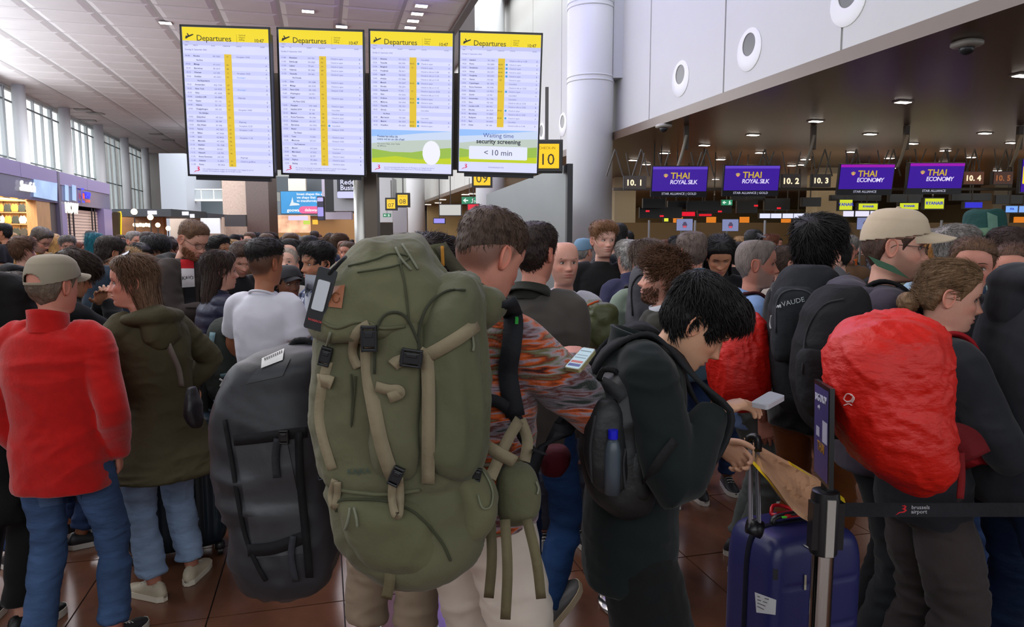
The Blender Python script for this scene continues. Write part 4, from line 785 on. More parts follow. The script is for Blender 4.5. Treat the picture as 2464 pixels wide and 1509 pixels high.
TONES = dict(light=(214, 160, 140), pale=(222, 172, 154), tan=(186, 130, 100), olive=(190, 138, 112), brown=(122, 82, 62), asian=(206, 158, 128), red=(208, 142, 122))
ALLP = {}
def person(label, px, py, D, f=0, hy=0, hp=0, hr=0, lean=0, lx=0, tone='light', hair=('short', (60, 42, 32)), top=('jacket', (40, 40, 44)), legs=('denim', (50, 70, 110)), shoes=((40, 40, 44), (220, 216, 208)), aL='down', aR='down', bulk=1., det=1, stub=0, stubc=(96, 70, 54), fem=0, eyes=1, group=None, cap=None, glasses=None, sf=0, sh=None, look=0, feet=None, seed=None, beard=None, iris=(72, 60, 48), Hmin=0, curlL=.5, curlR=.5, dirL=None, dirR=None, M0=None, lips=(172, 92, 86), hsc=1., legw=1., hem=None, mouth=0, scale=None, longL=.3, hoff=(0, 0, 0), gripR=0, gripL=0, legvis=1):
    rng = np.random.default_rng(seed if seed is not None else abs(hash_(label)) % 9999); vox = {3: .0075, 2: .010, 1: .015, 0: .026}[det]; po = Pose(lean, lx); tn = TONES[tone] if isinstance(tone, str) else tone
    # ---- head
    HV, ang = headgrid({3: 96, 2: 84, 1: 60, 0: 32}[det], {3: 7, 2: 6, 1: 4, 0: 2}[det], fem)
    hc = po.b([0, .012, 1.635])+A(hoff); Rh = A(Euler((-R(hp)*1., R(hr), -R(hy)), 'ZXY' if 0 else 'XYZ').to_matrix()) if 0 else A(Matrix.Rotation(-R(hy), 3, 'Z') @ Matrix.Rotation(-R(hp), 3, 'X') @ Matrix.Rotation(R(hr), 3, 'Y'))
    piv = A([0, -.03, -.15])
    def H(V): # pose the head, neck base stays put
        V = A(V); sh_ = V.shape; V = V.reshape(-1, 3)*hsc; wt = smooth01((V[:, 2]+.225)/.115)[:, None]; r = (V-piv)@Rh.T+piv; return ((1-wt)*V+wt*r+hc).reshape(sh_)
    # body forearms and hands
    Bp = []; C = []; MI = []
    hv = HV.reshape(-1, 3); ff = faces_grid(*HV.shape[:2]); m = HV.shape[1]; ff = [tuple(range(m))[::-1]]+ff
    Bp.append((H(hv), ff, cols_at(hv, tn, stub, stubc, lips, fem, (hair[1], (-.062, .078)) if hair and hair[0] in ('crop', 'fade', 'buzz', 'tied') and not cap else None)))
    for s in (1, -1):
        if det: v, fe = ear(s, tn); Bp.append((H(v), fe, np.tile(A(lin((tn[0], tn[1]*.9, tn[2]*.88))), (len(v), 1))))
        else: v, fe = ell((s*.078, -.014, -.004), (.008, .017, .03), 6, 5); Bp.append((H(v), fe, np.tile(A(lin(tn)), (len(v), 1))))
    if eyes:
        for v, fe, c_ in eye_parts(iris, look, closed=(eyes == 2)): Bp.append((H(v), fe, np.tile(A(lin(c_)), (len(v), 1))))
    bulkx = bulk; shz = 1.405; shx = .158*(.5+.5*bulkx)-(.012 if fem else 0)
    arms = []
    for s, a, dr, cu, gr in ((1, aR, dirR, curlR, gripR), (-1, aL, dirL, curlL, gripL)):
        tgt, hint = ARMS[a] if isinstance(a, str) else (a if len(a) == 2 and hasattr(a[0], '__len__') else (a, (.7, -.5, -.8)))
        S0 = po.b([s*shx, -.005, shz]); T = A([s*tgt[0], tgt[1], tgt[2]]); hi = A([s*hint[0], hint[1], hint[2]])
        if tgt[2] > .95 and not isinstance(a, tuple): T = po.b(T)
        E, Wr = ik(S0, T, .295, .262, hi); dd = A([s*dr[0], dr[1], dr[2]]) if dr is not None else nrm(Wr-E)+A([0, .0, 0]); arms.append((s, S0, E, Wr, nrm(dd), cu, gr))
    kind, tc = top[0], top[1]; to = top[2] if len(top) > 2 else {}
    short = kind in ('tee', 'polo'); th = dict(tee=.012, polo=.014, sweater=.018, jacket=.026, puffer=.04, coat=.028, hoodie=.024)[kind]+to.get('th', 0)
    for s, S0, E, Wr, dd, cu, gr in arms:
        fa = tube([S0, S0*.5+E*.5, E, E*.5+Wr*.5, Wr], [(.05, .052), (.044, .047), (.038, .04), (.037, .038), (.026, .022)], 12, 3)
        up = nrm(A([s*.9, 0, .5]) if dd[2] < -.5 else A([0, -.2, 1])); up = up if 'up' not in to else A(to['up'])
        hd_ = hand(Wr, dd, up, -s if dd[2] > -.5 else -s, cu, grip=gr)
        if det >= 2: v, fe, _ = fuse([tube([E*.3+Wr*.7, Wr*.98+E*.02, Wr], [(.03, .03), (.026, .022), (.025, .019)], 12, 3)]+hd_, .0038, 2); Bp.append((v, fe, np.tile(A(lin(tn)), (len(v), 1))))
        elif det == 1:
            for v, fe in hd_: Bp.append((v, fe, np.tile(A(lin(tn)), (len(v), 1))))
        else:
            for v, fe in hd_[:1]+hd_[1:3]+hd_[5:]: Bp.append((v, fe, np.tile(A(lin(tn)), (len(v), 1))))
        Bp.append((*fa, np.tile(A(lin(tn)), (len(fa[0]), 1))))
    # slim torso and legs inside the clothes keep the figure one body
    feet_ = feet or ((.11, .0, 0), (-.11, .0, 0)); hips = po.b([[.088*bulkx, 0, .92], [-.088*bulkx, 0, .92]]); legsJ = []
    for hp_, ft in zip(hips, feet_):
        an = A([ft[0], ft[1]-.02, .085+ft[2]]); K, an = ik(hp_, an, .43, .425, (0.1*np.sign(hp_[0]), 1, 0)); legsJ.append((hp_, K, an, ft))
    tz = [(.9, .12, .085), (1.05, .115, .08), (1.2, .13, .09), (1.36, .13, .085), (1.45, .05, .045)]
    v, fe = tube([po.b([0, -.01, z]) for z, _, _ in tz], [(a_, b_) for _, a_, b_ in tz], 14, 2); Bp.append((v, fe, np.tile(A(lin(tn)), (len(v), 1))))
    for hp_, K, an, ft in legsJ: v, fe = tube([hp_, K, an], [.07, .045, .035], 10, 3); Bp.append((v, fe, np.tile(A(lin(tn)), (len(v), 1))))
    V, fc = join(*[(a_, b_) for a_, b_, _ in Bp]); CC = np.vstack([c_ for _, _, c_ in Bp])
    me = mesh('person', V, fc, mt('skin', rough=.5, col_attr=True, nz=.07, ns=22, bump=.06, bs=120, spec=.35), CC, smooth=True)
    topz = H(HV.reshape(-1, 3))
    # ---- placement
    extra = dict(bald=0, buzz=.004, crop=.01, short=.017, fade=.026, quiff=.03, medium=.03, mop=.036, curly=.04, bowl=.032, tied=.014, long=.022, grey=.034, thin=.005).get(hair[0] if hair else 'bald', .0)
    if cap: extra = .022
    zt = topz[:, 2].max()+extra*.9; yt = topz[topz[:, 2].argmax()]
    ctr = H(A([[0, -.01, .06]]))[0]; hw = P(px, py, D); s_ = scale or (hw.z/zt)
    rz = -YAW-R(f)-math.atan((px-1232)/F); M = Matrix.Translation((hw.x, hw.y, 0)) @ Matrix.Rotation(rz, 4, 'Z') @ Matrix.Scale(s_, 4) @ Matrix.Translation((-ctr[0], -ctr[1], 0))
    if scale: M = Matrix.Translation((0, 0, hw.z-s_*zt)) @ M
    o = obj('person', me, None, label, 'person', group, M=M)
    dens = {3: 1.6, 2: 1., 1: .55, 0: 0}[det]
    # ---- hair, brows, beard
    if hair and hair[0] != 'bald':
        G_, HW, st = make_hair(hair[0], HV, ang, rng, dens*(1 if not cap else .3))
        gg = [(H(v), fe) for v, fe in G_]
        if cap: # hair under a cap: keep what is below the band
            v, fe = gg[0]; zz = G_[0][0][:, 2]+.25*G_[0][0][:, 1]*(-1); vv0 = G_[0][0]; keep = [q for q in fe if max(vv0[list(q), 2]-(.038-.165*(.09-vv0[list(q), 1]))) < .008]; gg = [(v, keep)]
        ho = part('hair', join(*gg), wear('hair'), o, hair[1], smooth=True)
        if hair[0] == 'long':
            lg = long_hair(longL, rng, .088, dens=dens, **(hair[2] if len(hair) > 2 else {}))
            bk = lambda v: np.where((A(v)[:, 2] > -.14)[:, None], H(v), H(v)); part('long_hair', join(*[(H_long(v, H, hc, po), fe) for v, fe in lg]), wear('hair'), o, hair[1], smooth=True)
        if hair[0] == 'tied':
            bz = (hair[2] if len(hair) > 2 else {}).get('z', -.02); v, fe, N_ = fuse([ell((0, -.125, bz), (.038, .034, .036), 14, 9), tube([(0, -.09, bz), (0, -.12, bz)], [.025, .03], 10, 1)], .004, 2); v = folds(v, N_, .003, (60, 60, 40), 4); part('hair_bun', (H(v), fe), wear('hair'), o, hair[1], smooth=True)
        if det and not fem or eyes: part('eyebrows', (lambda g: (H(g[0]), g[1]))(join(brow(hair[1], 1, .0022 if fem else .0034), brow(hair[1], -1, .0022 if fem else .0034))), wear('hair'), o, tuple(q*.7 for q in hair[1]), smooth=True)
    elif eyes: part('eyebrows', (lambda g: (H(g[0]), g[1]))(join(brow(None, 1), brow(None, -1))), wear('hair'), o, (66, 46, 36), smooth=True)
    if beard and det:
        ids = np.where((HV[..., 2] < -.035) & (HV[..., 2] > -.122) & (HV[..., 1] > .0) & ~((abs(HV[..., 0]) < .026) & (abs(HV[..., 2]+.068) < .013)) & ((HV[..., 2]+.05 < .35*(.075-HV[..., 1])*1.3) | (HV[..., 2] < -.06)))
        pts = HV[ids]; k = rng.integers(0, len(pts), int(1500*dens)); nn = nrm(pts[k]-A([0, -.0, -.05])); fl = nrm(A([0, .15, -1])+rng.normal(0, .25, (len(k), 3))); fl = nrm(fl-nn*(fl*nn).sum(1, keepdims=True)); g = clumps(pts[k]+rng.normal(0, .002, (len(k), 3)), nn, fl, .014, .0013, .3, .8, rng)
        part('beard', (H(g[0]), g[1]), wear('hair'), o, beard, smooth=True)
    if glasses:
        up_ = glasses == 'up'; g = []
        for s in (1, -1):
            a = np.linspace(0, 2*pi, 17)[:-1]; c = A([s*.032, .099, -.001]); rim = np.array([c+A([.024*np.cos(t)*1.05, -.012*abs(np.cos(t))*(np.cos(t)*s > 0), .019*np.sin(t)]) for t in np.append(a, a[0])]); g.append(tube(rim, .0012, 5, 1, (0, 1, 0))); g.append(tube([(s*.056, .09, .004), (s*.074, .06, .006), (s*.0765, .0, .008), (s*.077, -.02, -.004)], .0013, 5, 2, (0, 0, 1)))
        g.append(tube([(-.009, .1, .0), (0, .103, .003), (.009, .1, 0)], .0012, 5, 2, (0, 0, 1))); v, fe = join(*g); lens = join(*[(np.array([A([s*.032, .0985, -.001])+A([.0235*cos(t)*1.05, -.010*abs(cos(t))*(cos(t)*s > 0), .0185*sin(t)]) for t in np.arange(16)*pi/8]), [tuple(range(16))]) for s in (1, -1)])
        if up_:
            Mg = A(Matrix.Rotation(R(62), 3, 'X')); f_ = lambda v: A(v)@Mg.T+A([0, -.03, .062]); v = f_(v); lens = (f_(lens[0]), lens[1])
        go = part('glasses', (H(v), fe), wear('plastic'), o, (40, 34, 34) if not up_ else (60, 56, 58), smooth=True); part('lenses', (H(lens[0]), lens[1]), mt('lens', (60, 64, 66), rough=.05, alpha=.25) if not up_ else mt('mirror_lens', (200, 205, 215), rough=.12, metal=.6), go)
    if cap:
        cc_, ct = cap[0], (cap[1] if len(cap) > 1 else {}); n, m = HV.shape[:2]; N = nrm(HV-A([0, -.012, .0])); sel = []
        tilt = HV[..., 2]-.30*0*HV[..., 1]; band = .038-.14*(HV[..., 1]-.09)*0-.33*(.09-HV[..., 1])*.5+ct.get('dz', 0)
        msk = tilt-band; W = HV+N*.012+A([0, 0, .004])*(HV[..., 2:3] > .08); W[..., 2] = W[..., 2]+.006*np.clip((HV[..., 1]-.02)/.07, 0, 1); fa = [q for q in faces_grid(n, m) if min(msk.reshape(-1)[list(q)]) > -.0]
        if ct.get('hole', 0): # opening above the strap at the back
            Vv = HV.reshape(-1, 3); fa = [q for q in fa if not (Vv[list(q)][:, 1].mean() < -.05 and abs(Vv[list(q)][:, 0]).mean() < .04*(1-((Vv[list(q)][:, 2].mean()-.022)/.03)**2 if abs(Vv[list(q)][:, 2].mean()-.022) < .03 else 0)**.5 and Vv[list(q)][:, 2].mean() > .022-.004)]
        used = sorted({i for q in fa for i in q}); mp = {i: k for k, i in enumerate(used)}; cv = W.reshape(-1, 3)[used]; cf = [tuple(mp[i] for i in q) for q in fa]+[]
        cv, cf = join((cv, cf), (W[0], [tuple(range(m))[::-1]])); co = part('cap', (H(cv), cf), wear('cloth'), o, cc_, smooth=True, label=None)
        sol = co.modifiers.new('s', 'SOLIDIFY'); sol.thickness = .003; sol.offset = -1
        part('cap_button', (lambda g: (H(g[0]), g[1]))(ell((0, -.006, .137), (.008, .008, .004), 10, 6)), wear('cloth'), co, cc_, smooth=True)
        if ct.get('brim', 1):
            u = np.linspace(-1, 1, 17); L = ct.get('L', .075); br = []
            for t in np.linspace(0, 1, 6): x = .074*u*(1-.12*t); yb_ = .012+.085*np.sqrt(np.clip(1-(u*.98)**2, 0, 1)); y = yb_+L*t*np.clip(1-u**4, 0, 1)**.5; z = .053+ct.get('dz', 0)-.012*t*1.2-.022*u**2*(1+.3*t)-.0*t; br.append(np.stack([x, y, z], 1))
            b_ = A(br); v = np.vstack([b_.reshape(-1, 3), b_.reshape(-1, 3)+A([0, 0, .004])]); k = len(b_.reshape(-1, 3)); q = [(i*17+j, i*17+j+1, (i+1)*17+j+1, (i+1)*17+j) for i in range(5) for j in range(16)]; fe = [t_[::-1] for t_ in q]+[tuple(x+k for x in t_) for t_ in q]+[(i*17, (i+1)*17, (i+1)*17+k, i*17+k) for i in range(5)]+[(i*17+16, i*17+16+k, (i+1)*17+16+k, (i+1)*17+16) for i in range(5)]+[(85+j, 85+j+1, 85+j+1+k, 85+j+k) for j in range(16)]
            part('brim', (H(v), fe), wear('cloth'), co, cc_, smooth=40)
        if ct.get('hole', 0): t = np.linspace(-1, 1, 9); part('strap', (lambda g: (H(g[0]), g[1]))(ribbon(np.stack([.06*t, -.108+.05*t*t, np.full(9, .008)], 1), (0, .1, 1), .022, .0015)), wear('cloth'), co, cc_, smooth=True)
    # ---- garment for the upper body
    hemz = hem if hem is not None else dict(tee=.86, polo=.84, sweater=.84, jacket=.84, puffer=.82, coat=.66, hoodie=.84)[kind]; bx = bulkx; fl_ = to.get('flare', .03 if kind == 'coat' else 0); fw = .93 if fem else 1; bl = to.get('belly', 0)
    prof = [(hemz, (.152+fl_)*bx, .108+fl_), (max(hemz+.08, .93), .154*bx, .112), (1.06, .142*bx*fw, .104+bl), (1.2, .15*bx, .112+bl*.6), (1.31, .16*bx, .11), (1.385, .158*bx, .098), (1.43, .108*bx, .08), (1.462, .073, .068), (1.482, .061, .061)]
    if hemz+.08 >= 1.0: prof = [prof[0]]+prof[2:]
    pts = [po.b([0, -.012, z]) for z, _, _ in prof]; pcs = [tube(pts, [(a_+th*.8, b_+th*.8) for _, a_, b_ in prof[:-2]]+[(prof[-2][1]+th*.4,)*2, (prof[-1][1]+th*.1,)*2], 28, 3, p=2.35)]
    for s, S0, E, Wr, dd, cu, gr in arms:
        S1 = po.b([s*.085, -.012, shz+.02]); r0 = .058+th*.6
        if short: En = S0+(E-S0)*to.get('slv', .62); pcs.append(tube([S1, S0, S0*.45+En*.55, En], [.05+th, r0, .064+th*.6, .066+th*.5], 16, 3))
        else: pcs.append(tube([S1, S0, S0*.5+E*.5, E, E*.5+Wr*.5, Wr-(Wr-E)*.05, Wr+(Wr-E)*.0], [.045+th*.8, r0*.96, .05+th*.65, .044+th*.65, .04+th*.6, .032+th*.5, .029+th*.4], 16, 3))
    v, fe, N_ = fuse(pcs, vox, 9 if det > 1 else 3)
    if det: am = to.get('wr', dict(tee=.004, polo=.004, sweater=.005, jacket=.007, puffer=.004, coat=.008, hoodie=.007)[kind]); v = folds(v, N_, am, to.get('fs', (5, 5, 9)), rng.random()*50)
    if kind == 'puffer' and det: v = v+N_*(.007*(abs(np.sin(v[:, 2:3]*pi/.075))**.7-.5))
    mk = to.get('m', dict(tee='cloth', polo='cloth', sweater='fleece', jacket='cloth', puffer='nylon', coat='canvas', hoodie='fleece')[kind]); mk = to['mm'] if 'mm' in to else wear(mk)
    gname = dict(tee='t_shirt', polo='polo_shirt', sweater='sweater', jacket='jacket', puffer='puffer_jacket', coat='coat', hoodie='hooded_sweater')[kind]
    go = part(gname, (v, fe), mk, o, tc, smooth=True)
    col_ = to.get('collar', dict(tee='crew', polo='fold', sweater='crew', jacket='stand', puffer='stand', coat='hood', hoodie='hood')[kind])
    cb = lambda pts: po.b(A(pts)); t = np.linspace(0, 2*pi, 25); nr = lambda rx, ry, z, yo=-.03, k=.022: cb([(rx*sin(q), yo+ry*cos(q), z-k*cos(q)) for q in t])
    cz = 1.468
    if col_ == 'crew': part('collar', tube(nr(.068, .062, cz, -.028, .028), .0075, 6, 1, (0, 0, 1)), mk, go, tc, smooth=True)
    if col_ in ('stand', 'fold'):
        hh = to.get('ch', .055 if col_ == 'stand' else .03); rs = [nr(.078+th*.3, .076+th*.3, cz-.035), nr(.071+th*.25, .07+th*.25, cz), nr(.067+th*.3, .067+th*.3, cz+hh*.6), nr(.066+th*.35, .068+th*.35, cz+hh), nr(.061+th*.2, .062+th*.2, cz+hh), nr(.058, .06, cz)]
        v, fe = loft([r[:-1] for r in rs], False); part('collar', (v, fe), mk, go, to.get('cc', tc), smooth=True)
        if col_ == 'fold' or to.get('fold'): rs = [nr(.066+th*.3, .068+th*.3, cz+hh), nr(.085+th*.3, .088+th*.3, cz+hh*.3), nr(.098+th*.3, .098+th*.3, cz-hh*.6, k=.05), nr(.092+th*.3, .09+th*.3, cz-hh*.7, k=.05)]; part('collar', loft([r[:-1] for r in rs], False), mk, go, to.get('cc', tc), smooth=True)
    if col_ == 'hood':
        q = np.linspace(-1, 1, 15); hp_ = [(.105*math.sin(u*2.0)*1., -.045-.085*max(0, math.cos(u*2.0))+.07*(abs(u) > .7)*(abs(u)-.7)/.3, cz+.012-.03*abs(u)) for u in q]; rr = [(.022+.03*(1-abs(u)), .03+.045*(1-u*u)) for u in q]
        g = [tube(cb(hp_), [(a_, b_) for a_, b_ in rr], 12, 2, (0, 0, 1)), ell(po.b([0, -.135, 1.40]), (.1, .045, .10), 16, 10)]; v, fe, N_ = fuse(g, max(vox, .010), 4); v = folds(v, N_, .006, (9, 9, 12), 7); part('hood', (v, fe), mk, go, to.get('cc', tc), smooth=True)
    # ---- trousers and shoes
    lw = legw; lk, lc = legs[0], legs[1]; pcs = [tube([po.b([0, -.01, .86]), po.b([0, -.012, .93]), po.b([0, -.01, 1.03])], [(.142*bx, .104), (.146*bx, .106), (.13*bx, .095)], 24, 3, p=2.3)]
    pcs.append(ell(po.b([.07, -.05, .89]), (.078, .07, .085))); pcs.append(ell(po.b([-.07, -.05, .89]), (.078, .07, .085)))
    if legvis:
        for hp_, K, an, ft in legsJ: pcs.append(tube([hp_+A([0, 0, .05]), hp_-A([0, 0, .03]), hp_*.5+K*.5, K, K*.5+an*.5, an+(K-an)*.1], [.08*bx, .086*bx, .078*lw, .065*lw, .062*lw, .058*lw], 18, 3))
        v, fe, N_ = fuse(pcs, max(vox, .010), 3)
        if det: kz = np.exp(-((v[:, 2]-.48)/.16)**2)+np.exp(-((v[:, 2]-.12)/.09)**2)+.5*np.exp(-((v[:, 2]-.85)/.07)**2); v = folds(v, N_*(.35+kz)[:, None], .006*(1.3 if det > 1 else 1), (7, 7, 16), rng.random()*50)
        part('trousers', (v, fe), wear(lk), o, lc, smooth=True)
        for k, (hp_, K, an, ft) in enumerate(legsJ):
            yw = R((ft[3] if len(ft) > 3 else (-9 if k else 9)*-1)); pr = R(ft[4]) if len(ft) > 4 else 0; Mf = Matrix.Translation((an[0], an[1], an[2]-.085)) @ Matrix.Rotation(yw, 4, 'Z') @ Matrix.Translation((0, -.05, .085)) @ Matrix.Rotation(pr, 4, 'X') @ Matrix.Translation((0, .05, -.085))
            ys = np.linspace(-.075, .205, 12); w_ = np.interp(ys, [-.075, -.05, .0, .1, .16, .19, .205], [.012, .032, .035, .045, .042, .03, .008]); hh = np.interp(ys, [-.075, -.05, .02, .06, .12, .18, .205], [.05, .10, .105, .085, .06, .045, .03]); rg = []
            for y, a_, b_ in zip(ys, w_, hh): u = np.arange(14)*2*pi/14; rg.append(np.stack([a_*np.cos(u), np.full(14, y), .03+np.where(np.sin(u) > 0, np.sin(u)*(b_-.03), np.sin(u)*.01)], 1))
            v, fe = loft(rg); so = part('shoe', (tf(v, Mf), fe), wear('leather'), o, shoes[0], smooth=True)
            oc_ = [(a_*1.06*q, y) for y, a_, q in [(y, a_, 1) for y, a_ in zip(ys, w_)]]; poly = oc_+[(-x, y) for x, y in oc_[::-1]]; part('sole', slab(poly, .002, .032, Mf), wear('plastic'), so, shoes[1])
            if det >= 2:
                for i in range(4): part('lace', tube(tf([(-.022, .03+.02*i, .098-.011*i), (0, .032+.02*i, .103-.011*i), (.022, .03+.02*i, .098-.011*i)], Mf), .0028, 5, 2, (0, 1, 0)), wear('cloth'), so, (225, 222, 214))
    tr_ = [c for c in o.children if c.name.startswith('trousers')]
    o_info = dict(tr=tr_[0] if tr_ else None, o=o, M=M, s=s_, arms=arms, po=po, H=H, go=go, th=th, bx=bx, HV=HV); ALLP[label] = o_info
    if s_ > 1.16 or s_ < .84: print('SCALE', round(s_, 2), label)
    return o_info
def hash_(s): h = 7; 
def hash_(s):
    h = 7
    for c in s: h = (h*31+ord(c)) & 0x7fffffff
    return h
def H_long(v, H, hc, po):
    # long hair: follows the head at the top, hangs straight down below
    v = A(v); top_ = H(v); z0 = -.12; anc = H(np.stack([v[:, 0], v[:, 1], np.full(len(v), z0)], 1)); ref = H(np.array([[0, -.08, z0]]))[0]
    hang = anc+np.stack([np.zeros(len(v)), np.zeros(len(v)), v[:, 2]-z0], 1); rot = np.array([[0, 0, 0]])
    t = smooth01((-.05-v[:, 2])/.09)[:, None]; Hd = H(np.stack([v[:, 0], v[:, 1], np.full(len(v), -.09)], 1))+np.stack([0*v[:, 0], 0*v[:, 0], v[:, 2]+.09], 1)
    return top_*(1-t)+Hd*t
# ---------------------------------------------------------------- bags
def backpack(label, I, colr, w=.15, h=.235, d=.09, z=1.2, m='canvas', name='backpack', pocket=True, pc=None, dx=0, dy=0, straps=True, det=1, vox=.009, am=.005, cat='backpack', sc_=(7, 7, 9), side=0, logo=None, mm=None, strapc=None):
    po, th, M = I['po'], I['th'], I['M']; off = -.125-th-d*.8-dy; mk = mm or wear(m)
    o = obj(name, None, None, label, cat, M=M)
    c = po.b([dx, -.0, z]); c = A([c[0], c[1]+off, c[2]])
    g = [ell(c, (w, d, h), 24, 16, 2.9), ell(c+A([0, .01, h*.45]), (w*.86, d*.86, h*.62), 20, 12, 2.4)]
    if pocket: g.append(ell(c+A([0, -d*.72, -h*.28]), (w*.78, d*.55, h*.52), 20, 12, 3))
    if side: g += [ell(c+A([s*w, 0, -h*.4]), (.04, d*.7, h*.4), 12, 8, 2.6) for s in (1, -1)]
    v, f, N_ = fuse(g, vox, 3); v = folds(v, N_, am, sc_, h*100); body = part('pack_body', (v, f), mk, o, colr, smooth=True)
    sc2 = strapc or tuple(int(q*.7) for q in colr)
    if straps:
        for s in (1, -1):
            r = po.bx if hasattr(po, 'bx') else 1; e = th; pts = [(s*.085, -.15-e, 1.36), (s*.098, -.10-e, 1.47+e*.6), (s*.105, -.01, 1.505+e), (s*.115, .085+e, 1.45+e*.4), (s*.125, .13+e, 1.33), (s*.15, .115+e, 1.17), (s*(.185+e), .02, 1.1), (s*(.165+e), -.1-e, 1.06)]
            q = po.b(A(pts)); part('shoulder_strap', ribbon(q, np.array([(1, 0, 0), (1, 0, 0), (1, 0, 0), (1, 0, 0), (1, 0, 0), (1, .0, 0.1), (.2, .2, 1), (0, 0, 1)])*A([1, 1, 1]), .052, .007), wear('canvas'), o, sc2, smooth=True)
    part('grab_loop', tube([tuple(c+A([-.03, d*.6, h*.98])), tuple(c+A([0, d*.55, h*1.1])), tuple(c+A([.03, d*.6, h*.98]))], .007, 8, 3, (0, 1, 0)), wear('canvas'), o, sc2, smooth=True)
    t = np.linspace(.25, pi-.25, 15); zp = [tuple(c+A([w*.93*cos(q), -d*.78, h*.1+h*.72*sin(q)])) for q in t]
    if pocket and det: part('zip', tube(zp, .0035, 6, 1, (0, 1, 0)), wear('plastic'), o, tuple(int(q*.55) for q in colr), smooth=True)
    o_ = dict(o=o, body=body, V=v, f=f, M=M, c=c); return o_
def bvh_world(objs):
    V, f = [], []; o = 0
    for ob in objs:
        mw = world_m(ob); vs = [mw @ v.co for v in ob.data.vertices]; V += vs; f += [tuple(i+o for i in p.vertices) for p in ob.data.polygons]; o += len(vs)
    return BVHTree.FromPolygons(V, f)
def world_m(ob):
    m = ob.matrix_basis.copy(); p = ob.parent
    while p: m = p.matrix_basis @ m; p = p.parent
    return m
def hit(b, px, py, lift=.004, D=1.6):
    d = ray(px, py); r = b.ray_cast(CAM, d); return (r[0]-d*lift) if r[0] else P(px, py, D)

def worn_straps(I, o, colr, w=.05, sides=(1, -1), back=.0, lift=.012, m='canvas', low=1.08):
    # shoulder straps lying on the garment, in the wearer's own frame
    me = I['go'].data; b = BVHTree.FromPolygons([v.co for v in me.vertices], [tuple(p.vertices) for p in me.polygons]); po = I['po']; inv = o.matrix_basis.inverted() @ I['M']
    for s in sides:
        pts = po.b(A([(s*.07, -.3, 1.38), (s*.08, -.16, 1.47), (s*.085, -.06, 1.54), (s*.092, .03, 1.55), (s*.105, .14, 1.47), (s*.12, .22, 1.36), (s*.14, .22, 1.22), (s*.17, .13, 1.12), (s*.2, .0, low)])); q = crv(pts, 4); Wv, Nv = [], []
        for p in q: r = b.find_nearest(Vector(p)); Wv.append(A(r[0]+r[1]*lift)); Nv.append(A(r[1]))
        Wv, Nv = A(Wv), A(Nv)
        for _ in range(2): Wv[1:-1] = (Wv[:-2]+2*Wv[1:-1]+Wv[2:])/4; Nv[1:-1] = (Nv[:-2]+2*Nv[1:-1]+Nv[2:])/4
        t = nrm(np.gradient(Wv, axis=0)); v, f = ribbon(Wv, np.cross(t, Nv), w, .006, 1); part('shoulder_strap', (tf(v, inv), f), wear(m), o, colr, smooth=True)
# ================================================================ the people one can tell apart
SN = dict(shoes=((200, 200, 206), (230, 228, 222)))
def pp(*a, **k): return person(*a, **k)
red = pp('man in red fleece and beige cap seen from behind', 120, 609, 2.75, f=34, hy=14, tone='red', hair=('short', (112, 98, 84)), cap=((150, 140, 122), dict(hole=1)), top=('sweater', (184, 26, 24), dict(collar='stand', ch=.06, th=.012, wr=.006)), legs=('denim', (62, 86, 124)), aR='pocket', aL='pocket', hem=.77, bulk=1.12, det=3, legw=1.02, seed=3, shoes=((30, 28, 28), (200, 196, 188)), eyes=0, feet=((.14, .08, 0), (-.12, -.06, 0)))
oliv = pp('woman in long olive parka with long brown hair and sunglasses on her head', 318, 612, 3.2, f=-28, hy=-58, tone='red', fem=1, hair=('long', (112, 82, 60), dict(flare=.03)), glasses='up', lx=-.07, top=('coat', (74, 69, 49), dict(flare=.12, wr=.007, collar='hood')), legs=('denim', (140, 164, 196)), aL='fold', aR=((.15, .12, 1.0), (1.2, -.3, 0)), hem=.66, det=3, legw=1.15, seed=8, shoes=((196, 184, 160), (224, 216, 198)), longL=.33, feet=((.12, .02, 0, -55), (-.1, .0, 0, 10)))
whit = pp('man in white T-shirt with faded black hair seen from behind', 635, 572, 3.7, f=28, hy=18, tone=(166, 108, 80), hair=('fade', (30, 25, 24)), top=('tee', (214, 214, 226)), legs=('cloth', (24, 28, 48)), aL='low', det=2, seed=5, shoes=((220, 220, 222), (235, 235, 235)), eyes=0)
navy = pp('woman with long dark brown hair in navy puffer jacket in profile', 527, 603, 4.3, f=78, fem=1, tone='light', hair=('long', (58, 40, 34)), top=('puffer', (32, 34, 60)), legs=('denim', (104, 134, 170)), det=2, seed=6, hem=.9, aR='low', aL='low')
ging = pp('tall bearded man with glasses looking down, black and brown jacket', 466, 528, 4.9, f=135, hp=26, hair=('crop', (104, 74, 52)), glasses='on', stub=.5, stubc=(140, 88, 56), beard=(140, 90, 58), top=('jacket', (58, 50, 48), dict(collar='hood', cc=(20, 20, 22))), legs=('cloth', (24, 24, 28)), det=2, seed=7, eyes=2, aR='phone')
plad = pp('man in blue plaid shirt with short black hair facing left', 765, 580, 4.2, f=-118, hy=0, tone='tan', hair=('quiff', (22, 18, 18)), stub=.55, stubc=(70, 50, 42), top=('jacket', (170, 172, 180), dict(th=-.008, collar='fold', mm=None) if 0 else dict(th=-.008, collar='fold')), legs=('denim', (40, 44, 60)), det=2, seed=9)
g1 = pp('man with wavy dark hair looking up over his shoulder, beside the bearded man', 522, 566, 6.0, f=125, hp=-12, tone='tan', hair=('quiff', (24, 20, 20)), top=('jacket', (30, 30, 34)), det=1, look=.002)
g2 = pp('man with brown hair looking down, between the puffer woman and the white T-shirt', 580, 580, 5.2, f=160, hp=28, hair=('short', (66, 44, 32)), stub=.5, top=('sweater', (26, 26, 30)), det=1, eyes=2)
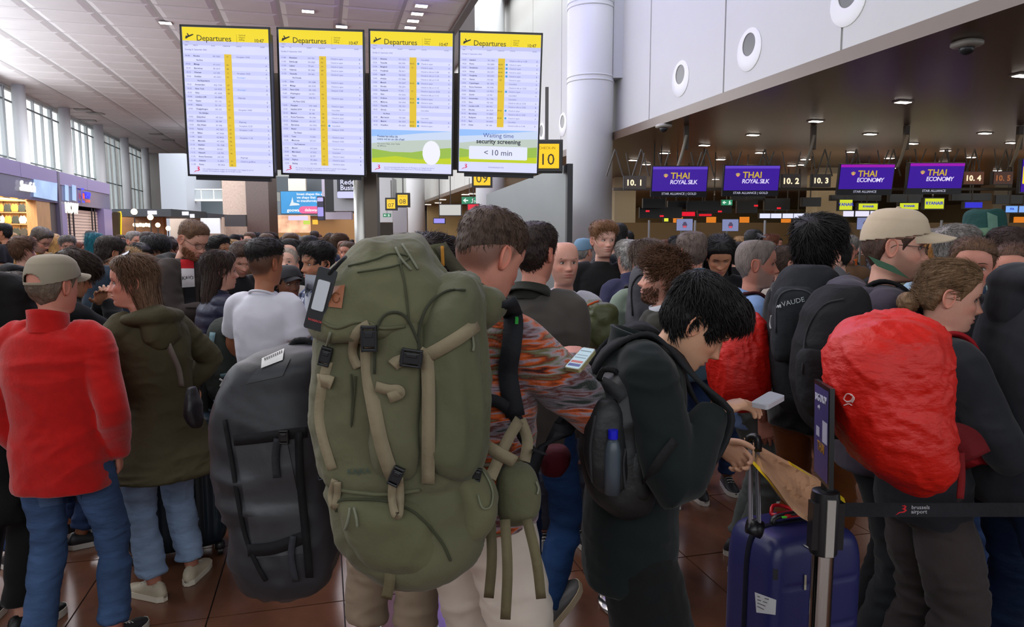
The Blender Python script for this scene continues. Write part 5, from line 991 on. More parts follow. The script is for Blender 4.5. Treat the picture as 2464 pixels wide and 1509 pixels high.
g3 = pp('woman with black parted hair looking up at the displays', 700, 574, 5.6, f=-160, hp=-18, fem=1, tone='pale', hair=('long', (28, 22, 24)), top=('jacket', (22, 22, 24)), det=1)
g4 = pp('girl in pale turtleneck looking up, hair drawn back', 688, 596, 5.0, f=175, hp=-20, hy=12, fem=1, tone='pale', hair=('tied', (176, 160, 148)), top=('sweater', (186, 180, 176), dict(collar='stand', ch=.06)), det=1)
g5 = pp('woman with glasses behind the one with black parted hair', 716, 578, 6.3, f=-150, hp=-10, fem=1, tone='red', hair=('tied', (90, 60, 46)), glasses='on', top=('sweater', (60, 60, 66)), det=1)
g6 = pp('small boy-like person in a dark wide hat in front of the plaid shirt', 690, 636, 4.4, f=150, tone='brown', hair=('long', (30, 24, 22)), cap=((60, 60, 64), dict(L=.05)), top=('jacket', (120, 24, 34)), det=1)
b1 = pp('grey-bearded man with glasses in brown jacket looking down', 100, 545, 7.6, f=130, hp=28, hair=('short', (88, 78, 70)), glasses='on', stub=.6, stubc=(120, 112, 106), top=('jacket', (140, 100, 52), dict(cc=(40, 54, 92))), det=1, eyes=2)
b2 = pp('young man with brown hair in black hooded jacket at the left', 52, 568, 6.6, f=65, hair=('medium', (92, 64, 44)), top=('hoodie', (22, 22, 26)), det=1)
b3 = pp('grey-haired person with dark glasses facing the camera by the shop', 161, 566, 9.0, f=175, hair=('grey', (110, 104, 100)), glasses='on', top=('jacket', (70, 74, 80)), det=1)
b4 = pp('blonde person in dark coat beside the shop pillar', 137, 570, 10, f=30, fem=1, hair=('long', (196, 150, 90)), top=('coat', (50, 52, 50)), det=1)
b5 = pp('person with bright teal hair seen from behind', 226, 560, 8.2, f=20, fem=1, hair=('long', (16, 108, 126)), top=('jacket', (24, 24, 28)), det=1, longL=.4)
b6 = pp('dark-haired man with slate blue backpack, turned right', 264, 567, 5.0, f=62, tone='tan', hair=('short', (40, 30, 26)), top=('jacket', (52, 62, 80)), det=2, hp=8)
b7 = pp('person with blond curls behind the parka woman', 305, 600, 5.6, f=10, hair=('curly', (182, 146, 100)), top=('jacket', (40, 44, 50)), det=1)
b8 = pp('person with brown hair and raised hands beside the beige cap', 182, 598, 3.9, f=75, hp=22, tone='tan', hair=('mop', (58, 42, 34)), top=('jacket', (26, 26, 30)), aL=((.02, .2, 1.44), (.9, 0, -1)), aR='face', det=2, eyes=2)
b9 = pp('person with long brown hair at the left edge behind the red fleece', 28, 655, 3.6, f=-15, fem=1, hair=('long', (66, 46, 38)), top=('jacket', (30, 30, 34)), det=1, longL=.35)
b10 = pp('young person in black baseball cap facing the camera', 356, 566, 7.6, f=175, tone='asian', hair=('short', (22, 20, 20)), cap=((26, 26, 28), {}), top=('jacket', (30, 30, 32)), det=1)
b11 = pp('person with black mop hair beside the black cap', 378, 563, 6.8, f=150, hp=20, tone='asian', hair=('mop', (20, 18, 18)), top=('jacket', (40, 36, 36)), det=1, eyes=2)
b12 = pp('woman with long black hair right of the blond curls', 336, 584, 6.6, f=150, hp=15, fem=1, tone='tan', hair=('long', (26, 22, 22)), top=('jacket', (24, 24, 26)), det=1)
b13 = pp('man in red T-shirt with dark beard under the globe lamps', 318, 560, 11.5, f=110, tone='tan', hair=('short', (26, 22, 22)), stub=.7, top=('tee', (130, 30, 44)), det=1)
# centre and right
flee = pp('man in multicoloured fleece carrying the big green backpack', 1187, 498, 1.95, f=48, hp=22, lx=-.02, tone='red', hair=('crop', (74, 54, 42)), top=('jacket', (150, 90, 60), dict(collar='stand', ch=.05, wr=.006, cc=(170, 78, 30))), legs=('cloth', (206, 194, 182)), aR=((.06, .28, 1.31), (1, -.2, -.6)), aL='strap', det=3, bulk=1.05, hem=.93, seed=12, legw=1.2, shoes=((120, 120, 116), (226, 224, 216)), curlR=.9, dirR=(-.5, .8, .35))
taup = pp('man in taupe jacket with dark hair seen from behind, striding in blue jeans', 1287, 534, 3.0, f=22, hy=10, tone='red', hair=('short', (46, 32, 28)), top=('jacket', (74, 70, 66), dict(collar='fold', ch=.035, cc=(40, 42, 36))), legs=('denim', (30, 60, 104)), det=2, seed=14, bulk=1.1, hem=.8, shoes=((92, 90, 90), (196, 180, 150)), feet=((.17, -.30, .12, -30, 38), (-.1, .25, 0)), stub=.3, eyes=0)
bald = pp('bald man in white T-shirt smiling, holding an olive jacket', 1356, 583, 3.8, f=162, hair=None, tone=(212, 156, 138), stub=.35, top=('tee', (206, 206, 218)), legs=('denim', (60, 66, 80)), aL=((.02, .26, 1.1), (1, 0, -.8)), aR=((.06, .26, 1.1), (1, 0, -.8)), det=2, seed=15, hp=-4)
blon = pp('fair-haired man in black T-shirt looking sideways by the big column', 1452, 530, 5.3, f=178, hy=-22, tone='pale', hair=('quiff', (134, 94, 62)), stub=.3, top=('tee', (20, 20, 22)), legs=('cloth', (30, 30, 34)), det=2, seed=16, bulk=1.08, look=-.003)
bcap = pp('man in pale denim flat cap turned away beside the fair-haired man', 1404, 572, 6.6, f=40, hair=('grey', (140, 134, 130)), cap=((116, 148, 176), dict(brim=1, L=.02)), top=('jacket', (90, 110, 150)), det=1)
hood = pp('man with black hair in dark hooded sweater behind the fair-haired man', 1484, 537, 5.9, f=8, hair=('short', (22, 20, 22)), top=('hoodie', (30, 34, 42)), det=1, bulk=1.1)
sage = pp('woman in sage green T-shirt with grey backpack', 1556, 575, 4.0, f=-18, hy=-10, fem=1, hair=('long', (104, 86, 74)), top=('tee', (132, 146, 132)), legs=('cloth', (214, 214, 216)), det=2, seed=18, longL=.2, shoes=((126, 22, 26), (150, 110, 80)))
gman = pp('white-haired man half hidden by the sage T-shirt woman', 1513, 577, 5.2, f=-30, hair=('grey', (176, 172, 168)), top=('jacket', (60, 60, 90)), det=1)
curl = pp('bearded man with big brown curls in profile facing left', 1600, 600, 3.3, f=-92, hp=-8, hair=('curly', (98, 66, 44)), stub=.5, stubc=(96, 64, 46), beard=(96, 62, 42), top=('jacket', (52, 50, 44), dict(cc=(212, 212, 220))), legs=('denim', (50, 56, 70)), det=2, seed=19)
gspc = pp('man with greying hair and glasses seen from behind', 1666, 557, 4.4, f=-32, tone='red', hair=('short', (104, 88, 80)), glasses='on', top=('jacket', (84, 106, 126), dict(th=-.006)), det=1, seed=20)
dwom = pp('woman with long black hair looking down above the green jacket man', 1734, 565, 4.6, f=172, hp=26, fem=1, tone='tan', hair=('long', (20, 18, 20), dict(flare=.03)), top=('jacket', (26, 24, 28)), det=2, eyes=2, seed=21)
polo = pp('bearded man in light blue polo shirt with glasses on his head', 1818, 578, 3.55, f=82, tone='red', hair=('buzz', (128, 116, 110)), stub=.65, stubc=(150, 140, 134), glasses='up', top=('polo', (130, 160, 210), dict(belly=.03, wr=.004, slv=.8)), legs=('cloth', (104, 110, 108)), bulk=1.22, det=2, seed=22, hem=.8, hsc=1.03)
bun2 = pp('woman with brown hair pinned up in cream top behind the polo shirt', 1888, 590, 4.5, f=55, fem=1, tone='light', hair=('tied', (66, 48, 38), dict(z=.02)), top=('sweater', (200, 188, 170)), det=1, seed=23)
blak = pp('man with thick black hair in black jacket, orange-brown trousers', 1972, 516, 3.15, f=32, hair=('mop', (22, 18, 20)), top=('hoodie', (24, 24, 27)), legs=('cloth', (124, 68, 28)), det=2, seed=24, bulk=1.05)
capm = pp('man in beige baseball cap and glasses in profile facing right', 2155, 498, 2.6, f=84, hp=4, tone='light', hair=('short', (74, 52, 42)), cap=((196, 178, 154), dict(L=.085, dz=.004)), glasses='on', stub=.5, stubc=(100, 72, 58), top=('jacket', (64, 58, 70), dict(collar='hood', th=.01)), legs=('cloth', (30, 32, 36)), det=3, seed=25, bulk=1.1, hsc=1.02)
redb = pp('woman with brown hair in a low bun carrying the large red-covered pack', 2290, 622, 2.3, f=56, hy=22, hp=8, tone='light', fem=1, hair=('tied', (122, 94, 66), dict(z=-.04)), top=('jacket', (34, 36, 42), dict(collar='hood', th=.004)), legs=('cloth', (56, 48, 48)), det=3, seed=26, legw=1.35, aR='low')
face = pp('woman with auburn hair facing the camera behind the low bun', 2345, 570, 2.95, f=182, hy=-8, hr=-6, fem=1, tone=(206, 140, 122), hair=('tied', (98, 68, 46)), top=('jacket', (30, 28, 32), dict(collar='hood')), det=2, seed=27, lips=(176, 74, 78))
edge = pp('person in dark shell jacket and jeans cut off by the right edge', 2632, 430, 2.2, f=58, lean=.1, tone='light', hair=('short', (60, 46, 38)), top=('jacket', (33, 35, 41), dict(collar='hood', th=.012, wr=.008)), legs=('denim', (28, 44, 74)), det=3, seed=28, bulk=1.3, hem=.82, aL='low', aR='low')
grey = pp('person with wavy grey hair in front of the teal backpack', 2304, 540, 3.9, f=50, hair=('grey', (140, 134, 130)), top=('jacket', (34, 50, 70)), det=2, seed=29)
blo2 = pp('person with coppery blond hair beside the wavy grey hair', 2255, 566, 4.4, f=40, hair=('medium', (176, 120, 60)), top=('sweater', (150, 180, 200)), det=1, seed=30)
tealw = pp('person hidden under the tall teal and sage backpack', 2372, 545, 4.6, f=0, hair=('short', (60, 50, 44)), top=('jacket', (24, 50, 48)), det=1)
sag2 = pp('man with dark brown hair in pale sage shirt at the right edge', 2428, 546, 3.8, f=-75, tone='red', hair=('short', (50, 32, 26)), stub=.3, top=('jacket', (140, 166, 160), dict(th=-.008)), det=2, seed=31)
girl = pp('girl with a serious face at the right edge above the dark jacket', 2442, 585, 3.2, f=186, fem=1, tone='red', hair=('tied', (92, 62, 46)), top=('jacket', (60, 64, 66)), det=2, seed=32, lips=(180, 92, 88))
asia = pp('young man in dark green jacket with black hair bent over his phone', 1705, 652, 1.95, f=80, hp=38, lean=.03, hoff=(0, .03, -.065), tone='asian', hair=('bowl', (15, 13, 15)), top=('jacket', (17, 26, 27), dict(collar='stand', ch=.03, th=.006, wr=.006)), legs=('cloth', (16, 18, 19)), aR=((.12, .2, 1.30), (.9, -.5, -1)), aL=((.16, .27, 1.13), (.8, -.6, -.3)), det=3, seed=33, eyes=2, bulk=1.12, hem=.78, legw=1.5, curlR=.7, dirR=(-.1, .9, .25), dirL=(-.1, .8, -.5), curlL=1.2, hsc=1.0)
khak = pp('person in khaki trousers with dark hair hidden behind the green backpack', 1030, 562, 2.75, lx=.14, f=15, hair=('mop', (38, 26, 24)), top=('jacket', (24, 24, 26)), legs=('cloth', (146, 128, 108)), det=2, seed=34, legw=1.5, shoes=((150, 160, 148), (225, 225, 215)), aL='strap')
lefte = pp('person in black at the left edge, only trousers and a black shoe showing', -78, 480, 2.9, f=40, hair=('short', (30, 26, 26)), top=('coat', (12, 12, 13)), legs=('cloth', (14, 14, 15)), det=1, seed=35, legw=1.3, shoes=((14, 14, 14), (210, 206, 196)), hem=.5)
# ---------------------------------------------------------------- the rest of the crowd: a few figures, each copied with its parts
random.seed(11)
TP = []
HC = {'black': (22, 20, 20), 'dark brown': (52, 38, 32), 'brown': (88, 64, 46), 'blond': (184, 146, 98), 'grey': (140, 134, 130), 'auburn': (110, 62, 40)}
TC = {'black': (22, 22, 25), 'navy': (30, 36, 60), 'grey': (98, 98, 102), 'white': (206, 206, 214), 'red': (160, 30, 34), 'beige': (178, 160, 132), 'olive': (78, 80, 56), 'pale blue': (120, 148, 190), 'maroon': (96, 28, 38), 'orange': (214, 100, 30), 'brown': (96, 70, 50), 'dark green': (34, 56, 48)}
for q, (st, kd, tn, fe) in enumerate((('short', 'jacket', 'light', 0), ('short', 'tee', 'tan', 0), ('long', 'jacket', 'light', 1), ('long', 'sweater', 'pale', 1), ('mop', 'hoodie', 'asian', 0), ('tied', 'jacket', 'red', 1), ('short', 'jacket', 'brown', 0), ('grey', 'jacket', 'red', 0), ('quiff', 'tee', 'pale', 0), ('medium', 'puffer', 'light', 0))):
    t = person('template %d' % q, 1232, 560, 12, f=0, tone=tn, fem=fe, hair=(st, (90, 70, 50)), top=(kd, (90, 90, 90)), legs=('denim', (44, 50, 66)), det=1, seed=40+q, aR=('phone' if q % 3 == 0 else 'down'), scale=1.0, longL=.25); TP.append(t)
def clone(t, M, tc, hc, lc, label, group):
    def cp(o, par):
        c = o.copy(); col.objects.link(c); c.parent = par
        k = c.name.split('.')[0]
        if k in ('hair', 'long_hair', 'hair_bun', 'eyebrows'): c.color = (*lin(hc), 1)
        elif k == 'trousers': c.color = (*lin(lc), 1)
        elif k in ('t_shirt', 'jacket', 'sweater', 'puffer_jacket', 'hooded_sweater', 'collar', 'hood'): c.color = (*lin(tc), 1)
        for ch in o.children: cp(ch, c)
        return c
    c = cp(t['o'], None); c.matrix_local = M; c['label'] = label; c['category'] = 'person'; c['group'] = group; return c
LM = [(0, 'by the lit shop at the left edge'), (150, 'in front of the rolled shutter'), (260, 'by the yellow-edged totem'), (330, 'under the globe lamps'), (410, 'before the beige kiosk wall'), (480, 'before the white notice board'), (540, 'under the dark slanted banner'), (600, 'at the foot of the dark stone pillar'), (655, 'below the blue advert'), (760, 'below the lilac board'), (905, 'right of the steel post'), (1000, 'at the foot of the far white column'), (1060, 'left of the sloping grey partition'), (1480, 'just right of the big column'), (1600, 'below the first purple screen'), (1720, 'below the second purple screen'), (1860, 'left of the tan pillar'), (2010, 'below the third purple screen'), (2180, 'below the fourth purple screen'), (2320, 'below desk sign 10.4'), (2400, 'at the far right edge')]
taken = [(d['M'].translation.x, d['M'].translation.y) for d in ALLP.values() if not d['o']['label'].startswith('template')]
def spot(px, D, H, tries=0):
    py = 570-(H-1.72)*F/D; return P(px, py, D), py
zones = [((0, 280), 10, (8.5, 15)), ((270, 460), 26, (8, 26)), ((440, 660), 34, (7.5, 30)), ((650, 850), 40, (7, 30)), ((905, 1110), 26, (8, 32)), ((1475, 1640), 12, (6.5, 12.0)), ((1640, 1860), 16, (6, 12)), ((1850, 2050), 12, (5.6, 11.5)), ((2040, 2464), 26, (5.2, 11.5)), ((1480, 2464), 36, (13.5, 24))]
for (x0, x1), n, (d0, d1) in zones:
    k = 0; tr = 0
    while k < n and tr < 400:
        tr += 1; px = random.uniform(x0, x1); u = random.random(); D = 1/(u/d0+(1-u)/d1) if d0 < 13 else random.uniform(d0, d1); H = random.gauss(1.69, .07); p, py = spot(px, D, H)
        if any((p.x-a)**2+(p.y-b)**2 < .3 for a, b in taken): continue
        if px < 265 and p.x < XS+.6: continue
        taken.append((p.x, p.y)); k += 1; t = random.choice(TP); hc = random.choice(list(HC)[:3]*2+list(HC)); tc = random.choice(['black']*5+['navy', 'grey']*2+list(TC)); f_ = random.choice([0, 20, -20, 60, -60, 90, -90, 150, 180, -150, 170])+random.uniform(-10, 10)
        wh = [s for x, s in LM if px >= x][-1]; sd = 'facing the camera' if abs(f_) > 120 else ('seen from behind' if abs(f_) < 45 else ('facing right' if f_ > 0 else 'facing left'))
        s_ = p.z/1.775; M = Matrix.Translation((p.x, p.y, 0)) @ Matrix.Rotation(-YAW-R(f_)-math.atan((px-1232)/F), 4, 'Z') @ Matrix.Scale(s_, 4)
        clone(t, M, TC[tc], HC[hc], random.choice([(40, 46, 64), (26, 26, 30), (90, 84, 74), (60, 80, 112)]), '%s-haired person in %s, %s, %s' % (hc, tc, sd, wh), 'crowd '+wh)
def rm(o):
    for c in list(o.children): rm(c)
    bpy.data.objects.remove(o)
for t in TP: rm(t['o'])
for k in [k for k in ALLP if k.startswith('template')]: del ALLP[k]
# ================================================================ bags, carried things and barriers
def pxvol(rings, D, dh, n=36, p=2.6, yaw=0.):
    # closed volume from horizontal sections: (row, left, right[, depth factor, distance offset])
    rg = crv([[*r, *([1, 0][len(r)-3:])] if len(r) < 5 else r for r in rings], 4); out = []; a = np.arange(n)*2*pi/n
    for py, xl, xr, df, do in rg:
        c = A(P((xl+xr)/2, py, D+do)); rx = (xr-xl)/2/F*(D+do); ca, sa = np.cos(a), np.sin(a)
        u = np.sign(ca)*abs(ca)**(2/p)*rx; v = np.sign(sa)*abs(sa)**(2/p)*dh*df
        cy, sy = cos(yaw), sin(yaw); out.append(c+A(CR)*(u[:, None])+A(CF)*(v[:, None]+u[:, None]*sy))
    return loft(out)
def place(name, label, cat, base): # an empty at the thing's base
    return root(name, base, label, cat)
def inroot(o, V): return A(V)-A(o.location)
def vpart(name, geo, m, o, c, smooth=True, **k): return part(name, (A(geo[0])-A(o.location), geo[1]), m, o, c, smooth=smooth, **k)
def strap(name, b, pts, w, o, c, lift=.006, th=.0018, D=1.6, wdir=None, m='canvas', sub=3):
    q = crv(A(pts)[:, :2], 5); W = A([tuple(hit(b, x, y, lift, D)) for x, y in q])
    if len(A(pts)[0]) > 2: dd = np.interp(np.linspace(0, 1, len(q)), np.linspace(0, 1, len(pts)), A(pts)[:, 2]); W = A([tuple(P(x, y, d)) for (x, y), d in zip(q, dd)])
    for _ in range(2): W[1:-1] = (W[:-2]+W[1:-1]*2+W[2:])/4
    t = nrm(np.gradient(W, axis=0)); wd = np.cross(t, A(CF)); return vpart(name, ribbon(W, wd if wdir is None else wdir, w, th, 1), wear(m), o, c)
def decal(name, b, poly, lift, m, o, c, n=8, D=1.6, z=.0):
    # patch of 4 corner pixels projected on the cloth
    p = A(poly); V = []; 
    for i in range(n+1):
        for j in range(n+1): u, v = j/n, i/n; q = (p[0]*(1-u)+p[1]*u)*(1-v)+(p[3]*(1-u)+p[2]*u)*v; V.append(tuple(hit(b, *q, lift, D)))
    f = [(i*(n+1)+j, (i+1)*(n+1)+j, (i+1)*(n+1)+j+1, i*(n+1)+j+1) for i in range(n) for j in range(n)]
    return vpart(name, (V, f), wear(m) if isinstance(m, str) else m, o, c)
def dtext(s, b, x0, y0, x1, y1, size, c, o, lift=.006, D=1.6, em='paint', name='lettering', **k): # text laid along two pixels
    a, e = Vector(hit(b, x0, y0, lift, D)), Vector(hit(b, x1, y1, lift, D)); M = frameM(a-o.location if o else a, e-a, UP); d_ = ray(x0, y0)
    return txt(s, size, M, c, o, name, em, ext=.0004, **k)
def buckle(b, px, py, w, h, rot, o, lift=.014, D=1.55, c=(28, 30, 34)):
    p = Vector(hit(b, px, py, lift, D)); M = Matrix.Translation(p-o.location) @ Matrix.Rotation(-YAW, 4, 'Z') @ Matrix.Rotation(R(rot), 4, 'Y')
    g = join(box((0, 0, 0), (w, .005, h*.62)), box((0, 0, h*.85), (w*.95, .006, h*.12)), box((0, 0, -h*.85), (w*.95, .006, h*.12)), box((w*.8, 0, 0), (w*.14, .006, h)), box((-w*.8, 0, 0), (w*.14, .006, h)), box((0, -.004, h*.3), (w*.5, .003, h*.22)))
    q = part('buckle', g, wear('plastic'), o, c, M=M, smooth=False); bv = q.modifiers.new('b', 'BEVEL'); bv.width = .0015; bv.segments = 2; return q
# ---------------------------------------------------------------- the big olive trekking pack
OL = (96, 95, 71); TN = (138, 126, 102)
Bp_ = place('trekking_backpack', 'huge olive green trekking backpack with tan straps and a leather patch', 'backpack', (P(980, 1370, 1.5).x, P(980, 1370, 1.5).y, P(980, 1370, 1.5).z))
D0 = 1.56
olm = mt('olive_canvas', rough=.78, oc=True, nz=.2, ns=6, bump=.22, bs=34, spec=.25, sheen=.1)
main = pxvol([(640, 835, 1045, .6, .03), (700, 788, 1095, .85, .01), (780, 770, 1140, 1, 0), (880, 762, 1150, 1, 0), (1000, 765, 1160, 1, 0), (1080, 778, 1160, 1, 0), (1150, 800, 1150, .98, 0), (1200, 808, 1160, 1.02, 0), (1260, 826, 1165, 1.04, 0), (1310, 856, 1150, 1., 0), (1345, 900, 1100, .8, 0), (1368, 955, 1045, .5, 0)], D0, .155, p=2.7)
v, f, N_ = fuse([main], .0085, 3)
v = v+N_*(-.010*np.exp(-((v[:, 2]-P(980, 1160, 1.5).z)/.012)**2))[:, None]; v = folds(v, N_, .007, (7, 7, 9), 3.); v = folds(v, N_, .0028, (16, 16, 22), 5.); body = vpart('pack_body', (v, f), olm, Bp_, OL)
lid = pxvol([(566, 988, 1010, .25, .03), (582, 905, 1022, .5, .02), (606, 852, 1034, .75, .01), (650, 814, 1052, .95, 0), (700, 790, 1085, 1.08, 0), (740, 780, 1095, 1.12, 0), (772, 774, 1050, 1.12, -.0), (790, 790, 985, 1.08, 0)], D0-.012, .165, p=2.5)
v, f, N_ = fuse([lid], .008, 3); v = folds(v, N_, .010, (5, 5, 7), 9., 1.); v = folds(v, N_, .0035, (14, 14, 20), 11.); lid_ = vpart('lid', (v, f), olm, Bp_, (99, 98, 73))
sp_ = pxvol([(668, 1070, 1135, .5, 0), (700, 1030, 1152, .8, 0), (780, 1000, 1162, 1, 0), (900, 1005, 1168, 1.05, 0), (1020, 1012, 1166, 1, 0), (1090, 1035, 1158, .85, 0), (1130, 1070, 1140, .5, 0)], D0-.02, .15, p=2.5)
v, f, N_ = fuse([sp_], .0085, 3); v = folds(v, N_, .009, (9, 9, 5), 12.); v = folds(v, N_, .003, (22, 22, 10), 14.); sp2 = vpart('side_pocket', (v, f), olm, Bp_, (92, 93, 69))
fp = pxvol([(735, 925, 990, .5, 0), (760, 905, 1012, .85, 0), (820, 895, 1022, 1, 0), (900, 893, 1020, 1, 0), (1000, 893, 1015, 1, 0), (1100, 898, 1010, .95, 0), (1140, 920, 1000, .6, 0)], D0-.135, .05, p=2.8)
v, f, N_ = fuse([fp], .007, 3); v = folds(v, N_, .004, (9, 9, 7), 15.); fp2 = vpart('front_pocket', (v, f), olm, Bp_, (97, 96, 72))
bt = pxvol([(1172, 818, 1010, .5, 0), (1200, 814, 1050, 1, 0), (1260, 832, 1070, 1.1, 0), (1310, 862, 1075, 1, 0), (1350, 915, 1060, .7, 0)], D0-.09, .085, p=2.5)
v, f, N_ = fuse([bt], .008, 3); v = folds(v, N_, .007, (6, 6, 8), 18.); v = folds(v, N_, .0025, (18, 18, 22), 19.); bt2 = vpart('bottom_compartment', (v, f), olm, Bp_, (97, 96, 70))
bo = pxvol([(1122, 1086, 1150, .5, 0), (1140, 1082, 1172, .8, 0), (1190, 1086, 1196, 1, 0), (1240, 1086, 1190, 1, 0), (1280, 1086, 1160, .8, 0), (1298, 1090, 1120, .4, 0)], D0-.05, .07, p=2.4)
v, f, N_ = fuse([bo], .007, 3); v = folds(v, N_, .006, (12, 12, 5), 21.); bo2 = vpart('bottle_pocket', (v, f), olm, Bp_, (100, 98, 72))
hb = pxvol([(1118, 1218, 1270, .5, 0), (1140, 1200, 1288, .9, 0), (1190, 1196, 1300, 1, 0), (1230, 1200, 1292, 1, 0), (1258, 1210, 1262, .5, 0)], D0+.03, .045, p=2.5)
v, f, N_ = fuse([hb], .007, 3); v = folds(v, N_, .003, (9, 9, 9), 24.); hb2 = vpart('hip_belt_pocket', (v, f), olm, Bp_, (92, 91, 67))
sh_ = pxvol([(690, 1100, 1195, .6, 0), (710, 1098, 1215, .9, 0), (740, 1105, 1222, 1, 0), (770, 1110, 1200, .9, 0), (795, 1112, 1160, .5, 0)], D0+.08, .06, p=2.2)
v, f, N_ = fuse([sh_], .008, 3); v = folds(v, N_, .005, (9, 9, 9), 27.); sh2 = vpart('top_side_flap', (v, f), olm, Bp_, (95, 94, 70))
bb = bvh_world([body, lid_, sp2, fp2, bt2, bo2, hb2, sh2])
W_ = .0285
strap('strap', bb, [(888, 782), (884, 840), (888, 910), (900, 980), (916, 1060), (938, 1130), (952, 1160)], W_, Bp_, TN)
strap('strap', bb, [(1150, 780), (1100, 815), (1040, 850), (1012, 860)], W_*.95, Bp_, TN); strap('strap', bb, [(1008, 848), (1026, 862), (1031, 930), (1031, 1050), (1030, 1164)], W_*.92, Bp_, TN, .009)
strap('strap', bb, [(985, 862), (955, 872), (945, 880)], W_*.85, Bp_, TN); strap('strap', bb, [(888, 780), (858, 800), (848, 850), (862, 885)], .018, Bp_, TN); strap('strap', bb, [(790, 870), (775, 930), (768, 1000), (778, 1060), (800, 1130)], .02, Bp_, TN)
strap('strap', bb, [(945, 1160), (943, 1195), (950, 1235), (960, 1238), (963, 1190), (960, 1150)], .016, Bp_, TN, .016); strap('strap', bb, [(806, 1155), (797, 1190), (803, 1222), (812, 1190), (812, 1160)], .014, Bp_, TN, .012)
strap('strap_keeper', bb, [(766, 915), (790, 918), (800, 922)], .026, Bp_, TN, .012); strap('strap_keeper', bb, [(905, 930), (935, 938), (958, 938), (962, 948), (935, 958)], .02, Bp_, TN, .012)
for a_, b_, D_ in (((1180, 1250), (1176, 1438), 1.54), ((1215, 1250), (1216, 1490), 1.50), ((1268, 1250), (1302, 1440), 1.52), ((936, 1345), (930, 1440), 1.42)):
    strap('hanging_strap', bb, [(*a_, D_), ((a_[0]+b_[0])/2+6, (a_[1]+b_[1])/2, D_-.02), (*b_, D_)], .022, Bp_, (104, 96, 72))
strap('hip_strap', bb, [(1150, 1060, 1.58), (1190, 1085, 1.55), (1240, 1112, 1.56)], .028, Bp_, TN); strap('hip_strap', bb, [(1250, 1010, 1.66), (1215, 1070, 1.6), (1180, 1150, 1.52)], .026, Bp_, TN); strap('hip_strap', bb, [(1252, 1010, 1.66), (1270, 1060, 1.66), (1262, 1110, 1.62)], .026, Bp_, TN)
strap('load_strap', bb, [(1060, 590, 1.72), (1100, 650, 1.70), (1160, 700, 1.68), (1210, 735, 1.66)], .03, Bp_, (70, 66, 52)); strap('frame_sleeve', bb, [(1050, 588, 1.74), (1058, 640, 1.74)], .05, Bp_, (82, 82, 60), th=.01); strap('webbing_edge', bb, [(1064, 592, 1.70), (1066, 640, 1.70)], .008, Bp_, (190, 130, 50))
buckle(bb, 888, 815, .016, .026, 0, Bp_); buckle(bb, 990, 862, .022, .018, 8, Bp_); buckle(bb, 953, 1146, .012, .02, 25, Bp_); buckle(bb, 783, 858, .012, .02, 15, Bp_); buckle(bb, 1148, 1142, .009, .014, 10, Bp_)
# seam welts, cords
def cord(name, pts, r, c, lift=.004, b=bb, o=Bp_, D=1.5, m='cloth'):
    q = crv(A(pts), 5); W = A([tuple(hit(b, x, y, lift, D)) for x, y in q]); W[1:-1] = (W[:-2]+W[1:-1]*2+W[2:])/4; g = tube(W, r, 6, 1, tuple(CR)); return vpart(name, g, wear(m), o, c)
cord('zip', [(1012, 880), (1008, 800), (1030, 735), (1075, 700), (1120, 698)], .003, (60, 62, 48)); cord('zip', [(900, 900), (905, 800), (930, 755), (975, 760), (1010, 830)], .003, (60, 62, 48))
cord('seam', [(812, 1178), (860, 1186), (930, 1190), (1010, 1180)], .004, (98, 98, 74)); cord('seam', [(808, 1232), (815, 1206), (850, 1202), (930, 1206), (1000, 1235), (1060, 1300), (1085, 1350)], .003, (64, 66, 48)); cord('seam', [(960, 620), (975, 690), (985, 780)], .0025, (70, 72, 52))
cord('drawcord', [(838, 640), (900, 625), (940, 610), (985, 618), (950, 640), (860, 655)], .0022, (72, 76, 56)); cord('drawcord', [(845, 900), (848, 960), (845, 1030), (852, 960), (856, 905)], .0022, (60, 60, 44), .006); cord('drawcord', [(1160, 1130), (1178, 1160), (1186, 1190), (1180, 1220), (1160, 1222), (1150, 1190)], .002, (120, 124, 100), .008)
for a_, b_, c_ in (((968, 588), (984, 612), (1006, 648)), ((952, 596), (965, 622), (990, 650)), ((842, 1222), (838, 1250), (830, 1275)), ((852, 1222), (858, 1248), (860, 1268)), ((1290, 1160), (1296, 1175), (1293, 1190)), ((795, 800), (787, 830), (780, 855)), ((1135, 800), (1140, 830), (1138, 845))):
    cord('zip_pull', [a_, b_, c_], .0026, (120, 122, 104), .008)
strap('edge_hem', bb, [(776, 775), (810, 790), (850, 776), (885, 775), (915, 790), (975, 785)], .006, Bp_, (98, 98, 74), .003)
decal('leather_patch', bb, [(795, 690), (830, 685), (822, 742), (790, 738)], .005, 'leather', Bp_, (150, 88, 52), 6)
cord('patch_emblem', [(808+9*cos(t), 716+12*sin(t)) for t in np.linspace(0, 5.6, 9)], .0008, (110, 62, 38), .0085)
dtext('KAJKA', bb, 836, 1142, 880, 1140, .0165, (64, 84, 76), Bp_, .006)
# shoulder strap of the pack over the fleece
fb = bvh_world([flee['go']])
worn_straps(flee, Bp_, (34, 35, 40), .058); strap('shoulder_strap', fb, [(1218, 728), (1236, 765), (1230, 840), (1222, 900), (1240, 1000)], .048, Bp_, (34, 35, 40), .012, .007); strap('shoulder_strap', fb, [(1130, 1000), (1180, 960), (1240, 1000), (1262, 1060), (1300, 1090)], .03, Bp_, (30, 30, 34), .012)
decal('green_label', fb, [(1240, 762), (1248, 762), (1247, 780), (1239, 780)], .024, 'paint', Bp_, (60, 170, 70), 2)
